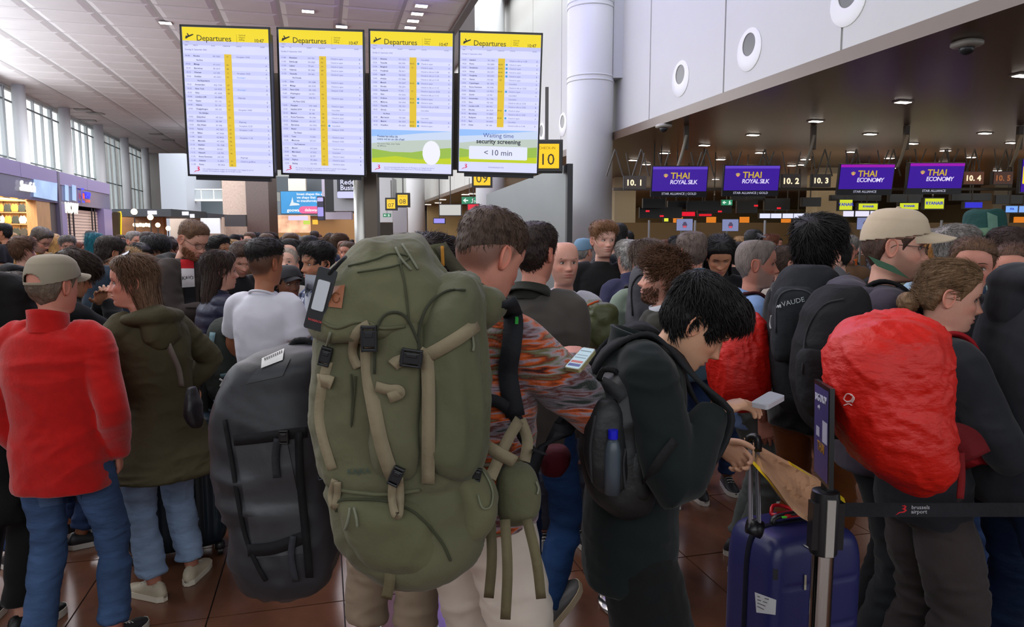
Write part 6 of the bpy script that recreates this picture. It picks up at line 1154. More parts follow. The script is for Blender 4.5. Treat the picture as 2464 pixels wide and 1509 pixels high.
# luggage tag on the lid
tg = place('luggage_tag', 'black luggage tag with clear white window hanging on the pack', 'tag', P(772, 720, 1.38))
Mt = Matrix.Rotation(-YAW, 4, 'Z') @ Matrix.Rotation(R(16), 4, 'Y')
def tgp(nm, poly, y0, y1, c, m='plastic'): v, f = slab(poly, 0, .004); return part(nm, (v, f), wear(m), tg, c, M=Mt @ Matrix.Translation((0, y0, 0)) @ Matrix.Rotation(pi/2, 4, 'X'), smooth=False)
tgp('tag_holder', rrect(-.019, -.062, .019, .062, .005), 0, 0, (36, 38, 42)); tgp('window', rrect(-.012, -.022, .012, .038, .003), -.005, 0, (205, 210, 218)); t_ = txt('WARRIORS', .006, Mt @ Matrix.Translation((-.013, -.006, -.045)) @ Matrix.Rotation(pi/2, 4, 'X'), (230, 90, 90), tg, em='paint')
vpart('tag_loop', tube([P(786, 668, 1.385), P(800, 650, 1.37), P(832, 618, 1.42), P(818, 632, 1.38), P(792, 662, 1.38)], .004, 6, 3, tuple(CR)), wear('cloth'), tg, (24, 24, 26))
# fleece pattern
def fleece_mat():
    m = mt('patterned_fleece', rough=.95, sheen=.3, spec=.1); N, L = m.node_tree.nodes, m.node_tree.links; b = N['Principled BSDF']; tc = N.new('ShaderNodeTexCoord'); mp = N.new('ShaderNodeMapping'); mp.inputs['Scale'].default_value = (1.7, 1.7, 9); mp.inputs['Rotation'].default_value = (.25, .3, 0)
    n = N.new('ShaderNodeTexNoise'); n.inputs['Scale'].default_value = 2.1; n.inputs['Detail'].default_value = 3.5; n.inputs['Roughness'].default_value = .62; n.inputs['Distortion'].default_value = .25; r = N.new('ShaderNodeValToRGB'); L.new(tc.outputs['Object'], mp.inputs[0]); L.new(mp.outputs[0], n.inputs[0]); L.new(n.outputs[0], r.inputs[0]); e = r.color_ramp.elements
    cs = [(.0, (34, 44, 42)), (.35, (40, 46, 42)), (.40, (118, 108, 116)), (.445, (84, 34, 24)), (.485, (140, 130, 140)), (.515, (186, 84, 32)), (.55, (104, 44, 28)), (.585, (104, 104, 76)), (.62, (150, 140, 146)), (.655, (176, 74, 28)), (.70, (60, 26, 24))]
    for i, (p_, c_) in enumerate(cs): x = e[i] if i < 2 else e.new(p_); x.position = p_; x.color = (*lin(c_), 1)
    n2 = N.new('ShaderNodeTexNoise'); n2.inputs['Scale'].default_value = 150; n2.inputs['Detail'].default_value = 3; L.new(tc.outputs['Object'], n2.inputs[0]); bp = N.new('ShaderNodeBump'); bp.inputs['Strength'].default_value = .8; bp.inputs['Distance'].default_value = .004; L.new(n2.outputs[0], bp.inputs['Height']); L.new(bp.outputs[0], b.inputs['Normal']); L.new(r.outputs[0], b.inputs['Base Color']); return m
flee['go'].data.materials[0] = fleece_mat()
# phone in his hand
def handpos(I, k): s, S0, E, Wr, dd, cu, gr = I['arms'][k]; return I['M'] @ Vector(Wr), (I['M'].to_3x3() @ Vector(dd)).normalized()
def phone(lab, c, px, py, D, w, h, M3, case, scr=(190, 210, 220)):
    o = obj('phone', None, None, lab, 'phone', M=Matrix.Translation(P(px, py, D)) @ M3)
    part('case', slab(rrect(-w/2, -h/2, w/2, h/2, .009), -.006, .004), wear('plastic'), o, case); part('screen', slab(rrect(-w/2+.003, -h/2+.003, w/2-.003, h/2-.003, .007), .004, .0048), wear('glow'), o, scr, smooth=False); return o
def phone4(lab, q, th, case, scr, rows):
    o = root('phone', (Vector(q[0])+Vector(q[2]))/2, lab, 'phone'); q = [Vector(x)-o.location for x in q]; n = (q[1]-q[0]).cross(q[3]-q[0]).normalized(); ft = lambda u, v, l: q[0]*(1-u)*(1-v)+q[1]*u*(1-v)+q[2]*u*v+q[3]*(1-u)*v+n*l
    rr = rrect(0, 0, 1, 1, .12); rr = [(x, y if 0 else y) for x, y in rr]; k = len(rr); v = [tuple(ft(x, y, -th)) for x, y in rr]+[tuple(ft(x, y, 0)) for x, y in rr]
    part('case', (v, [tuple(range(k-1, -1, -1)), tuple(range(k, 2*k))]+[(i, (i+1) % k, k+(i+1) % k, k+i) for i in range(k)]), wear('plastic'), o, case, smooth=False)
    r2 = rrect(.05, .03, .95, .97, .08); part('screen', ([tuple(ft(x, y, .0006)) for x, y in r2], [tuple(range(len(r2)))]), wear('glow'), o, scr, smooth=False)
    for v0, v1, c_ in rows: part('screen_row', quad([ft(.12, v0, .001), ft(.88, v0, .001), ft(.88, v1, .001), ft(.12, v1, .001)]), wear('glow'), o, c_, smooth=False)
    return o
ph1 = phone4('phone with lit screen in the fleece man\'s hand', [P(1356, 884, 1.75), P(1394, 890, 1.70), P(1434, 840, 1.80), P(1402, 835, 1.85)], .009, (150, 146, 104), (165, 190, 200), ((.1, .22, (70, 80, 130)), (.26, .36, (170, 90, 80)), (.48, .52, (110, 130, 140)), (.6, .64, (120, 140, 150)), (.8, .84, (90, 110, 120))))
# ---------------------------------------------------------------- black duffel at the left of the pack
du = place('wheeled_duffel', 'large black duffel bag with a white logo standing left of the green pack', 'bag', P(690, 1420, 2.15))
dm = mt('duffel_black', rough=.5, oc=True, nz=.15, ns=5, bump=.12, bs=10, spec=.4)
g = pxvol([(834, 690, 748, .4, 0), (850, 640, 790, .8, 0), (880, 590, 800, 1, 0), (940, 555, 800, 1, 0), (1010, 532, 800, 1.05, 0), (1080, 534, 805, 1.05, 0), (1160, 548, 812, 1.05, 0), (1260, 570, 816, 1, 0), (1340, 584, 806, .9, 0), (1385, 602, 785, .8, 0), (1415, 640, 740, .5, 0)], 2.15, .15, p=3.6)
v, f, N_ = fuse([g], .011, 3); v = folds(v, N_, .009, (4, 4, 7), 31.); v = folds(v, N_, .005, (9, 9, 12), 33.); db = vpart('bag_body', (v, f), dm, du, (44, 45, 50)); dbv = bvh_world([db])
decal('front_panel', dbv, [(566, 1074), (690, 1060), (745, 1330), (612, 1345)], .004, mt('duffel_grey', rough=.38, oc=True, nz=.2, ns=6, bump=.2, bs=8, spec=.5), du, (58, 60, 65), 14, 2.1); decal('top_panel', dbv, [(590, 925), (680, 905), (700, 860), (622, 885)], .004, dm, du, (54, 56, 60), 8, 2.1)
strap('compression_strap', dbv, [(562, 1060), (620, 1055), (690, 1045), (740, 1040)], .03, du, (26, 26, 29), .008, D=2.1); strap('strap_end', dbv, [(668, 1056), (662, 1100), (666, 1150)], .02, du, (44, 45, 50), .012, D=2.1); strap('compression_strap', dbv, [(596, 1325), (660, 1320), (740, 1290)], .035, du, (28, 28, 31), .008, D=2.1)
strap('piping', dbv, [(540, 1010), (556, 1100), (572, 1200), (590, 1290), (618, 1360), (640, 1398)], .012, du, (22, 22, 25), .006, D=2.1); strap('side_strap', dbv, [(718, 1040), (722, 1150), (735, 1280), (745, 1390)], .022, du, (22, 22, 25), .01, D=2.1); strap('strap_end', dbv, [(706, 1290), (700, 1340), (712, 1400)], .018, du, (52, 54, 60), .012, D=2.1)
decal('logo_patch', dbv, [(630, 862), (684, 838), (680, 866), (628, 886)], .008, 'paint', du, (205, 205, 205), 5, 2.1)
for k in range(9): decal('logo_mark', dbv, [(636+k*5, 861-k*2.2), (639+k*5, 860-k*2.2), (639+k*5, 866-k*2.2), (636+k*5, 867-k*2.2)], .011, 'paint', du, (36, 36, 40), 1, 2.1)
vpart('grab_handle', tube([P(700, 838, 2.12), P(712, 822, 2.12), P(742, 822, 2.12), P(752, 838, 2.12)], .012, 8, 3), wear('canvas'), du, (22, 22, 24)); buckle(dbv, 683, 1052, .014, .02, 0, du, .014, 2.1, (20, 20, 22)); buckle(dbv, 785, 1140, .012, .03, 70, du, .03, 2.1, (64, 70, 80))
# dark garment/strap mass between the duffel and the khaki legs
# ---------------------------------------------------------------- packs worn by the people
def rain(label, I, rings, D, dh, seed, c=(204, 22, 8), tilt=0):
    o = place('rain_covered_pack', label, 'backpack', P((rings[-1][1]+rings[-1][2])/2, rings[-1][0], D)); g = pxvol(rings, D, dh, p=2.25)
    v, f, N_ = fuse([g], .0085, 3); q = v*A([9, 9, 9]); q = q+1.*np.stack([vn(q*.5, seed+k) for k in (1, 2, 3)], 1); r = 1-2*abs(vn(q, seed))**.7; r2 = 1-2*abs(vn(q*2.6, seed+3))**.8; r3 = 1-2*abs(vn(q*5.5, seed+9)); v = v+N_*((r*.0075+r2*.0045+r3*.0018)[:, None])
    b = vpart('rain_cover', (v, f), mt('rain_cover_nylon', rough=.5, oc=True, nz=.1, ns=4, bump=.35, bs=30, st=(1, 1, 1.8), spec=.45), o, c); return o, b
rc, rcb = rain('large bright red rain cover over a pack on the bun woman', redb, [(752, 2110, 2200, .4, .05), (770, 2060, 2235, .7, .02), (810, 2018, 2258, .95, 0), (870, 1996, 2266, 1, 0), (940, 1998, 2270, 1, 0), (1010, 2018, 2274, 1, 0), (1070, 2042, 2276, .95, 0), (1120, 2082, 2272, .85, 0), (1155, 2130, 2252, .6, 0), (1178, 2175, 2222, .3, 0)], 2.0, .15, 41)
rbv = bvh_world([rcb])
for pts in ([(2030, 960), (2038, 948), (2052, 952), (2048, 964), (2036, 966), (2030, 960)], [(2036, 968), (2050, 966), (2054, 956)], [(2030, 976), (2042, 972), (2050, 976)], [(2046, 950), (2056, 958), (2050, 970)]): cord('logo_line', pts, .0016, (226, 190, 186), .004, rbv, rc, 2.0, 'paint')
eb = bvh_world([redb['go']]); worn_straps(redb, rc, (150, 22, 30), .045); strap('hip_belt', eb, [(2275, 1050, 2.1), (2320, 1060, 2.12), (2345, 1100, 2.12)], .09, rc, (104, 20, 26), th=.012); strap('strap_end', eb, [(2312, 1090, 2.0), (2314, 1150, 2.0), (2310, 1200, 2.0)], .02, rc, (120, 20, 24))
rc2, rcb2 = rain('red rain cover on the blue polo man\'s pack', polo, [(756, 1790, 1822, .5, 0), (775, 1740, 1838, .9, 0), (820, 1712, 1846, 1, 0), (870, 1704, 1850, 1, 0), (920, 1708, 1846, 1, 0), (960, 1722, 1836, .8, 0), (985, 1745, 1815, .5, 0)], 3.0, .15, 47)
def bpx(name, label, rings, D, dh, c, seed, m='canvas', extra=(), amp=.005, cat='backpack', nm='pack_body', p=2.6):
    o = place(name, label, cat, P((rings[-1][1]+rings[-1][2])/2, rings[-1][0], D)); v, f, N_ = fuse([pxvol(rings, D, dh, p=p)], .0095 if D < 3.6 else .013, 3); v = folds(v, N_, amp, (7, 7, 9), seed); b = [vpart(nm, (v, f), wear(m), o, c)]
    for k, (rg, dd, dh2, cc) in enumerate(extra): v, f, N_ = fuse([pxvol(rg, D+dd, dh2, p=2.7)], .0095 if D < 3.6 else .013, 3); v = folds(v, N_, amp*.7, (8, 8, 10), seed+k+1); b.append(vpart('pocket', (v, f), wear(m), o, cc))
    return o, bvh_world(b)
vo, vb = bpx('backpack', 'dark grey backpack with white brand lettering on the black-haired man', [(640, 1900, 1990, .5, 0), (665, 1880, 2010, .8, 0), (720, 1862, 2020, 1, 0), (800, 1855, 2018, 1, 0), (880, 1858, 2010, 1, 0), (950, 1868, 1995, .9, 0), (985, 1885, 1975, .6, 0)], 2.85, .12, (34, 36, 40), 51, extra=(([(690, 1880, 1945, .5, 0), (715, 1866, 1968, .9, 0), (800, 1858, 1972, 1, 0), (850, 1860, 1965, .9, 0), (870, 1870, 1950, .5, 0)], -.11, .05, (40, 43, 47)),))
dtext('VAUDE', vb, 1882, 738, 1912, 731, .026, (190, 194, 200), vo, .008); cord('logo_line', [(1869, 741), (1872, 735), (1874, 741), (1877, 733), (1879, 741)], .0022, (190, 194, 200), .008, vb, vo, 2.8, 'paint'); cord('zip', [(1866, 800), (1868, 730), (1890, 700), (1940, 700), (1965, 730), (1970, 790)], .0035, (70, 70, 76), .004, vb, vo, 2.8); worn_straps(blak, vo, (22, 22, 25)); cord('side_toggle', [(1856, 760), (1853, 780), (1855, 790)], .004, (170, 170, 172), .008, vb, vo, 2.8)
ko, kb = bpx('backpack', 'plain black backpack on the beige cap man', [(690, 1990, 2062, .5, 0), (715, 1960, 2078, .8, 0), (780, 1930, 2086, 1, 0), (870, 1914, 2086, 1, 0), (950, 1916, 2080, 1, 0), (1010, 1935, 2070, .9, 0), (1045, 1970, 2050, .5, 0)], 2.42, .12, (24, 24, 27), 54, extra=(([(840, 1930, 2010, .6, 0), (870, 1920, 2030, 1, 0), (960, 1924, 2030, 1, 0), (1000, 1945, 2015, .6, 0)], -.09, .05, (27, 27, 30)),))
worn_straps(capm, ko, (22, 22, 25)); cord('zip', [(1930, 900), (1940, 800), (1980, 735), (2030, 720)], .003, (44, 44, 48), .004, kb, ko, 2.4)
ao, ab = bpx('backpack', 'black backpack with a blue bottle cap on the dark green jacket man', [(895, 1470, 1530, .5, 0), (915, 1440, 1548, .8, 0), (960, 1418, 1560, 1, 0), (1040, 1398, 1566, 1, 0), (1120, 1400, 1572, 1, 0), (1180, 1420, 1570, 1, 0), (1215, 1455, 1560, .8, 0), (1238, 1490, 1540, .4, 0)], 1.88, .11, (27, 28, 30), 57, m='nylon', extra=(([(960, 1435, 1480, .6, 0), (1000, 1415, 1500, 1, 0), (1100, 1408, 1510, 1, 0), (1160, 1425, 1505, .9, 0), (1185, 1445, 1490, .5, 0)], -.09, .04, (31, 32, 34)), ([(1060, 1500, 1545, .6, 0), (1085, 1490, 1560, 1, 0), (1180, 1500, 1560, 1, 0), (1200, 1515, 1550, .5, 0)], -.07, .04, (25, 26, 28))))
asb = bvh_world([asia['go']])
worn_straps(asia, ao, (34, 35, 38), .055); strap('lower_strap', asb, [(1545, 1185), (1580, 1120), (1625, 1060)], .024, ao, (28, 28, 30), .01, D=1.8); strap('top_strap', ab, [(1450, 920), (1475, 935), (1500, 960)], .03, ao, (44, 45, 48), .01, D=1.8)
cord('zip', [(1432, 1000), (1420, 1080), (1425, 1160)], .003, (50, 50, 54), .004, ab, ao, 1.8); cord('zip', [(1505, 1080), (1500, 1120), (1505, 1180)], .003, (52, 52, 56), .004, ab, ao, 1.8); vpart('grab_loop', tube([P(1440, 915, 1.85), P(1452, 890, 1.84), P(1480, 893, 1.84), P(1490, 912, 1.85)], .008, 8, 3), wear('canvas'), ao, (24, 24, 26))
bc = P(1475, 1046, 1.74); bo_ = place('water_bottle', 'bottle with blue cap in the side pocket of the black backpack', 'bottle', (bc.x, bc.y, bc.z-.1)); part('bottle', tube([(0, 0, -.05), (0, 0, .06), (0, 0, .09)], [.02, .02, .01], 14, 2), wear('plastic'), bo_, (70, 80, 90), smooth=True); part('bottle_cap', tube([(0, 0, .09), (0, 0, .112)], .0125, 14, 1), wear('plastic'), bo_, (26, 30, 200))
so_, sb = bpx('backpack', 'grey and black backpack on the sage T-shirt woman', [(640, 1530, 1572, .5, 0), (665, 1518, 1582, .9, 0), (720, 1510, 1588, 1, 0), (780, 1508, 1586, 1, 0), (815, 1518, 1578, .6, 0)], 3.75, .1, (84, 84, 90), 60); cord('zip', [(1522, 760), (1520, 690), (1545, 660), (1570, 690), (1576, 760)], .005, (40, 40, 44), .004, sb, so_, 3.7)
worn_straps(sage, so_, (44, 42, 46)); worn_straps(polo, rc2, (60, 20, 22))
no_, nb = bpx('backpack', 'dark green backpack with pale blue straps under the navy puffer woman', [(765, 525, 560, .5, 0), (785, 512, 572, .9, 0), (840, 500, 580, 1, 0), (900, 498, 580, 1, 0), (945, 510, 570, .8, 0), (960, 525, 560, .4, 0)], 3.95, .12, (52, 58, 54), 63); strap('compression_strap', nb, [(512, 800), (505, 850), (506, 900)], .03, no_, (120, 150, 160), .008, D=3.9); strap('compression_strap', nb, [(530, 905), (555, 900), (575, 895)], .02, no_, (90, 116, 124), .008, D=3.9); strap('hanging_strap', nb, [(497, 900, 3.85), (492, 960, 3.85), (496, 1010, 3.85)], .035, no_, (20, 20, 22)); cord('charm', [(528, 912), (536, 918), (530, 930)], .006, (200, 200, 200), .01, nb, no_, 3.9)
to_, tb = bpx('backpack', 'tall teal trekking pack with sage pockets at the upper right', [(504, 2345, 2390, .6, 0), (515, 2334, 2402, .9, 0), (560, 2332, 2408, 1, 0), (580, 2338, 2404, 1, 0), (660, 2336, 2404, 1, 0), (740, 2340, 2400, .8, 0)], 4.2, .14, (24, 66, 62), 66); decal('sage_panel', tb, [(2375, 510), (2400, 520), (2402, 560), (2378, 555)], .006, 'canvas', to_, (88, 120, 106), 4, 4.1); decal('sage_panel', tb, [(2338, 550), (2400, 546), (2398, 568), (2340, 566)], .006, 'canvas', to_, (96, 124, 100), 4, 4.1)
lo_, lb = bpx('backpack', 'slate blue backpack on the dark-haired man left of the parka woman', [(640, 236, 270, .5, 0), (660, 222, 282, .9, 0), (700, 212, 284, 1, 0), (750, 206, 270, 1, 0), (780, 212, 256, .6, 0)], 4.6, .1, (44, 58, 74), 69); strap('reflective_strip', lb, [(218, 742), (235, 752), (252, 750)], .014, lo_, (180, 184, 186), .01, D=4.5)
bg2, bg2b = bpx('shoulder_bag', 'black shoulder bag with woven strap on the parka woman', [(930, 452, 470, .6, 0), (960, 448, 476, 1, 0), (1010, 450, 484, 1, 0), (1030, 462, 484, .6, 0)], 3.15, .05, (24, 22, 28), 72, m='leather', cat='bag', nm='bag_body'); ob_ = bvh_world([oliv['go']]); strap('bag_strap', ob_, [(404, 828), (418, 860), (430, 890), (436, 930)], .028, bg2, (120, 112, 104), .012, D=3.2)
# crossed olive jacket held by the bald man
hj, hjb = bpx('held_jacket', 'crumpled olive jacket with orange lining over the bald man\'s arm', [(722, 1440, 1462, .5, 0), (740, 1412, 1474, 1, 0), (775, 1404, 1476, 1, 0), (810, 1408, 1472, 1, 0), (830, 1418, 1450, .5, 0)], 3.35, .07, (74, 78, 46), 75, m='nylon', amp=.018, cat='jacket', nm='jacket_body'); cord('lining_edge', [(1405, 750), (1415, 735), (1440, 725)], .006, (180, 70, 30), .004, hjb, hj, 3.3)
mb_, _ = bpx('shoulder_bag', 'dark red bag just left of the black backpack', [(868, 1480, 1510, .6, 0), (885, 1458, 1520, 1, 0), (900, 1452, 1520, .8, 0)], 2.4, .06, (84, 16, 30), 78, cat='bag', nm='bag_body')
mb2, _ = bpx('shoulder_bag', 'dark red bag behind the fleece sleeve', [(1075, 1300, 1360, .6, 0), (1100, 1296, 1372, 1, 0), (1140, 1305, 1350, .6, 0)], 2.1, .06, (86, 18, 30), 79, cat='bag', nm='bag_body')
# ---------------------------------------------------------------- suitcases
def suitcase(label, M, w, d, h, c, ribs=6, handle=0, vert=True, m='case_shell', lab=None):
    o = obj('suitcase', None, None, label, 'suitcase', M=M); shell = mt(m, rough=.38, oc=True, spec=.45, bump=.04, bs=120)
    v, f, N_ = fuse([ell((0, 0, .055+h/2), (w/2, d/2, h/2), 40, 30, 7)], .009, 2)
    if vert: x = v[:, 0]/(w/2); k = (abs(N_[:, 1]) > .6); v = v-N_*((.005*(np.cos(v[:, 0]*2*pi/(w/ribs)) < -.4)*k))[:, None]; k2 = (abs(N_[:, 0]) > .6); v = v-N_*((.004*(np.cos(v[:, 1]*2*pi/.05) < -.4)*k2))[:, None]
    else:
        for zz in (.30, .44, .58): k = (abs(N_[:, 1]) > .5) & (abs(v[:, 0]) < w*.40); v = v-N_*(.006*np.exp(-((v[:, 2]-zz*h/.65+.02)/.006)**2)*k)[:, None]
    part('shell', (v, f), shell, o, c, smooth=True)
    z0, z1 = .06, .05+h; a = [(0, -d*0, z0), ]; rr = [(sx*(w/2+.001), 0, zz) for sx, zz in ((-1, .12), (-1, z1-.07))]
    t = np.arange(40)*2*pi/40; g_ = lambda x: np.sign(x)*abs(x)**(2/7); ring = np.stack([(w/2+.002)*g_(np.cos(t)), 0*t, .055+h/2+(h/2+.002)*g_(np.sin(t))], 1)
    for yy in (0,): part('zip_band', tube(np.vstack([ring, ring[:2]])+A([0, yy, 0]), [(.012, .004)]*42, 6, 1, (0, 1, 0)), wear('canvas'), o, tuple(int(q*.35) for q in c), smooth=True)
    for sx in (-1, 1):
        for sy in (-1, 1):
            wl = part('wheel', tube([(sx*(w/2-.05)-.012, sy*(d/2-.045), .027), (sx*(w/2-.05)+.012, sy*(d/2-.045), .027)], .026, 18, 1, (0, 0, 1)), wear('plastic'), o, (20, 20, 22), smooth=30)
            part('wheel_housing', ell((sx*(w/2-.05), sy*(d/2-.045), .055), (.028, .028, .025), 12, 8, 3), wear('plastic'), wl, (24, 24, 26), smooth=True)
    part('carry_handle', tube([(-.09, 0, z1+.005), (-.07, 0, z1+.03), (.07, 0, z1+.03), (.09, 0, z1+.005)], [(.012, .008)]*4, 8, 3, (0, 1, 0)), wear('plastic'), o, (26, 26, 28), smooth=True)
    if handle:
        for sx in (-.045, .045): part('telescopic_tube', tube([(sx, handle[1], z1-.02), (sx, handle[1], z1+handle[0])], .0085, 12, 1), mt('alu', (176, 178, 190), rough=.25, metal=.8), o, smooth=30)
        part('pull_grip', tube([(-.06, handle[1], z1+handle[0]-.005), (-.055, handle[1]-.004, z1+handle[0]+.02), (.055, handle[1]-.004, z1+handle[0]+.02), (.06, handle[1], z1+handle[0]-.005)], [(.016, .014)]*4, 12, 3, (0, 1, 0)), wear('plastic'), o, (24, 24, 27), smooth=True)
        part('handle_well', box((0, handle[1], z1-.004), (.085, .03, .008)), wear('plastic'), o, (20, 20, 22))
    return o
p = P(430, 1340, 3.86); s1 = suitcase('big dark petrol blue ribbed suitcase behind the parka woman', Matrix.Translation((p.x, p.y, 0)) @ Matrix.Rotation(-YAW+R(28), 4, 'Z'), .50, .33, .72, (14, 32, 44), 10)
p = P(1912, 1500, 2.42); s2 = suitcase('dark blue suitcase with a raised handle and white tag beside the barrier post', Matrix.Translation((p.x, p.y, 0)) @ Matrix.Rotation(-YAW+R(18), 4, 'Z') @ Matrix.Translation((-.02, 0, 0)), .37, .27, .715, (40, 42, 92), 5, handle=None, vert=False)
# telescopic handle on the left side of the blue case
for sx in (-.0, ): pass
Ms = s2.matrix_basis.inverted()
for a_, b_ in (((1806, 1258), (1805, 1065)), ((1826, 1272), (1822, 1070))):
    A0, B0 = Ms @ P(*a_, 2.26), Ms @ P(*b_, 2.26); part('telescopic_tube', tube([A0, B0], .0075, 12, 1), mt('alu', (176, 178, 190), rough=.25, metal=.8), s2, smooth=30)
part('pull_grip', tube([Ms @ P(1803, 1072, 2.27), Ms @ P(1803, 1054, 2.26), Ms @ P(1822, 1054, 2.24), Ms @ P(1824, 1086, 2.24)], [(.012, .012)]*4, 12, 3), wear('plastic'), s2, (24, 24, 27), smooth=True)
part('handle_well', tube([Ms @ P(1800, 1262, 2.26), Ms @ P(1832, 1276, 2.26)], [(.03, .02), (.03, .02)], 12, 1), wear('plastic'), s2, (20, 20, 24), smooth=True)
s2b = bvh_world([c for c in s2.children if c.name.startswith('shell')])
def S2(nm, poly, c, lift=.003, m='paint', n=3): # patches on the case
    V = []; p_ = A(poly)
    for i in range(n+1):
        for j in range(n+1): u, v_ = j/n, i/n; q = (p_[0]*(1-u)+p_[1]*u)*(1-v_)+(p_[3]*(1-u)+p_[2]*u)*v_; V.append(tuple(Ms @ Vector(hit(s2b, *q, lift, 2.3))))
    part(nm, (V, [(i*(n+1)+j, (i+1)*(n+1)+j, (i+1)*(n+1)+j+1, i*(n+1)+j+1) for i in range(n) for j in range(n)]), wear(m), s2, c)
S2('paper_label', [(1816, 1425), (1868, 1444), (1866, 1480), (1820, 1474)], (206, 206, 208)); 
for k in range(4): S2('label_print', [(1822, 1434+k*8), (1850-k*4, 1442+k*8), (1850-k*4, 1444+k*8), (1822, 1436+k*8)], (90, 90, 96), .005, n=1)
S2('logo_badge', [(1860, 1370), (1872, 1370), (1872, 1396), (1860, 1396)], (26, 26, 34)); S2('zip_puller', [(1936, 1384), (1941, 1384), (1940, 1420), (1935, 1420)], (170, 160, 140), .008); S2('zip_puller', [(1933, 1310), (1950, 1318), (1962, 1330), (1936, 1314)], (180, 176, 168), .008)
rt = place('luggage_tag', 'red luggage tag lying on top of the blue suitcase', 'tag', P(1880, 1242, 2.38))
part('tag_loop', tube([(-.04, 0, .01), (-.02, .02, .03), (.03, .03, .02), (.05, 0, .01), (0, -.03, .012), (-.04, 0, .01)], .006, 8, 3, (0, 0, 1)), wear('plastic'), rt, (190, 16, 28), smooth=True); part('tag_card', box((.03, -.01, .008), (.04, .022, .003)), wear('plastic'), rt, (176, 14, 26)); part('tag_print', box((.045, -.01, .0125), (.015, .012, .0006)), wear('paint'), rt, (220, 190, 190)); part('green_tab', box((-.015, -.03, .012), (.008, .01, .002)), wear('paint'), rt, (90, 220, 60))
# paper bag
pb = place('paper_bag', 'crumpled brown paper bag with yellow sides slung behind the barrier post', 'bag', P(1940, 1250, 2.2))
pbm = mt('kraft_paper', rough=.75, oc=True, nz=.1, ns=6, bump=.5, bs=9, vor=0)
q4 = [P(1800, 1062, 2.35), P(1990, 1165, 2.45), P(1975, 1252, 2.15), P(1905, 1225, 2.12), P(1830, 1130, 2.2)]
def sheet(q, t, seed, n=18):
    # crumpled closed slab between an upper edge and a lower edge
    up = crv([q[0], q[1]], n-1); lo = crv([q[4], q[3], q[2]], (n-1)//2+0)[:len(up)]; m_ = len(lo); up = up[:m_]; G_ = np.array([[up[i]*(1-v_)+lo[i]*v_ for v_ in np.linspace(0, 1, 10)] for i in range(m_)]); nn = A(CF); sh0 = G_.reshape(-1, 3); dz = (vn(sh0*14, seed)*.022+vn(sh0*30, seed+2)*.010)[:, None]; F_ = sh0+nn*(dz-t); B_ = sh0+nn*(dz+t); f = [(i*10+j, (i+1)*10+j, (i+1)*10+j+1, i*10+j+1) for i in range(m_-1) for j in range(9)]; k = len(F_); e = [(i*10, (i+1)*10, (i+1)*10+k, i*10+k) for i in range(m_-1)]+[(i*10+9, i*10+9+k, (i+1)*10+9+k, (i+1)*10+9) for i in range(m_-1)]+[(j, j+k, j+1+k, j+1) for j in range(9)]+[((m_-1)*10+j, (m_-1)*10+j+1, (m_-1)*10+j+1+k, (m_-1)*10+j+k) for j in range(9)]
    return np.vstack([F_, B_]), [x[::-1] for x in f]+[tuple(y+k for y in x) for x in f]+e
vpart('paper_body', sheet(q4, .05, 3), pbm, pb, (196, 152, 114), smooth=False)
vpart('yellow_panel', sheet([P(1772, 1068, 2.3), P(1832, 1128, 2.2), P(1880, 1196, 2.12), P(1850, 1160, 2.16), P(1800, 1105, 2.24)], .012, 5), pbm, pb, (232, 200, 20), smooth=False); vpart('yellow_panel', sheet([P(1900, 1112, 2.38), P(2034, 1200, 2.42), P(2030, 1212, 2.4), P(1975, 1190, 2.38), P(1915, 1140, 2.36)], .012, 6), pbm, pb, (232, 200, 20), smooth=False)
# ---------------------------------------------------------------- barrier posts, belt, sign
ch = mt('chrome', (190, 188, 184), rough=.14, metal=1.)
def stanchion(label, px, py, D, sign=None, top=.98):
    p = P(px, py, D); o = root('barrier_post', (p.x, p.y, 0), label, 'barrier post', None, -YAW)
    part('base_plate', tube([(0, 0, 0), (0, 0, .006), (0, 0, .03), (0, 0, .04)], [.17, .175, .165, .03], 40, 2), ch, o, smooth=40); part('post_tube', tube([(0, 0, .03), (0, 0, top-.16)], .0315, 28, 1), ch, o, smooth=30)
    part('belt_head', tube([(0, 0, top-.19), (0, 0, top-.17), (0, 0, top-.02), (0, 0, top)], [.036, .04, .04, .034], 28, 2), wear('plastic'), o, (30, 31, 34), smooth=40); part('belt_slot', box((.0, -.038, top-.1), (.012, .006, .085)), mt('steel_light', (150, 150, 154), rough=.3, metal=.6), o)
    for s in (-1, 1): part('belt_clip', box((s*.036, -.01, top-.1), (.01, .018, .07)), wear('plastic'), o, (22, 22, 25))
    return o
b1_ = stanchion('chrome barrier post with black belt head beside the blue suitcase', 1987, 1180, 2.06, top=(P(1987, 1180, 2.06)).z); b2_ = stanchion('chrome barrier post behind the dark green jacket man', 1537, 1100, 3.25, top=.98)
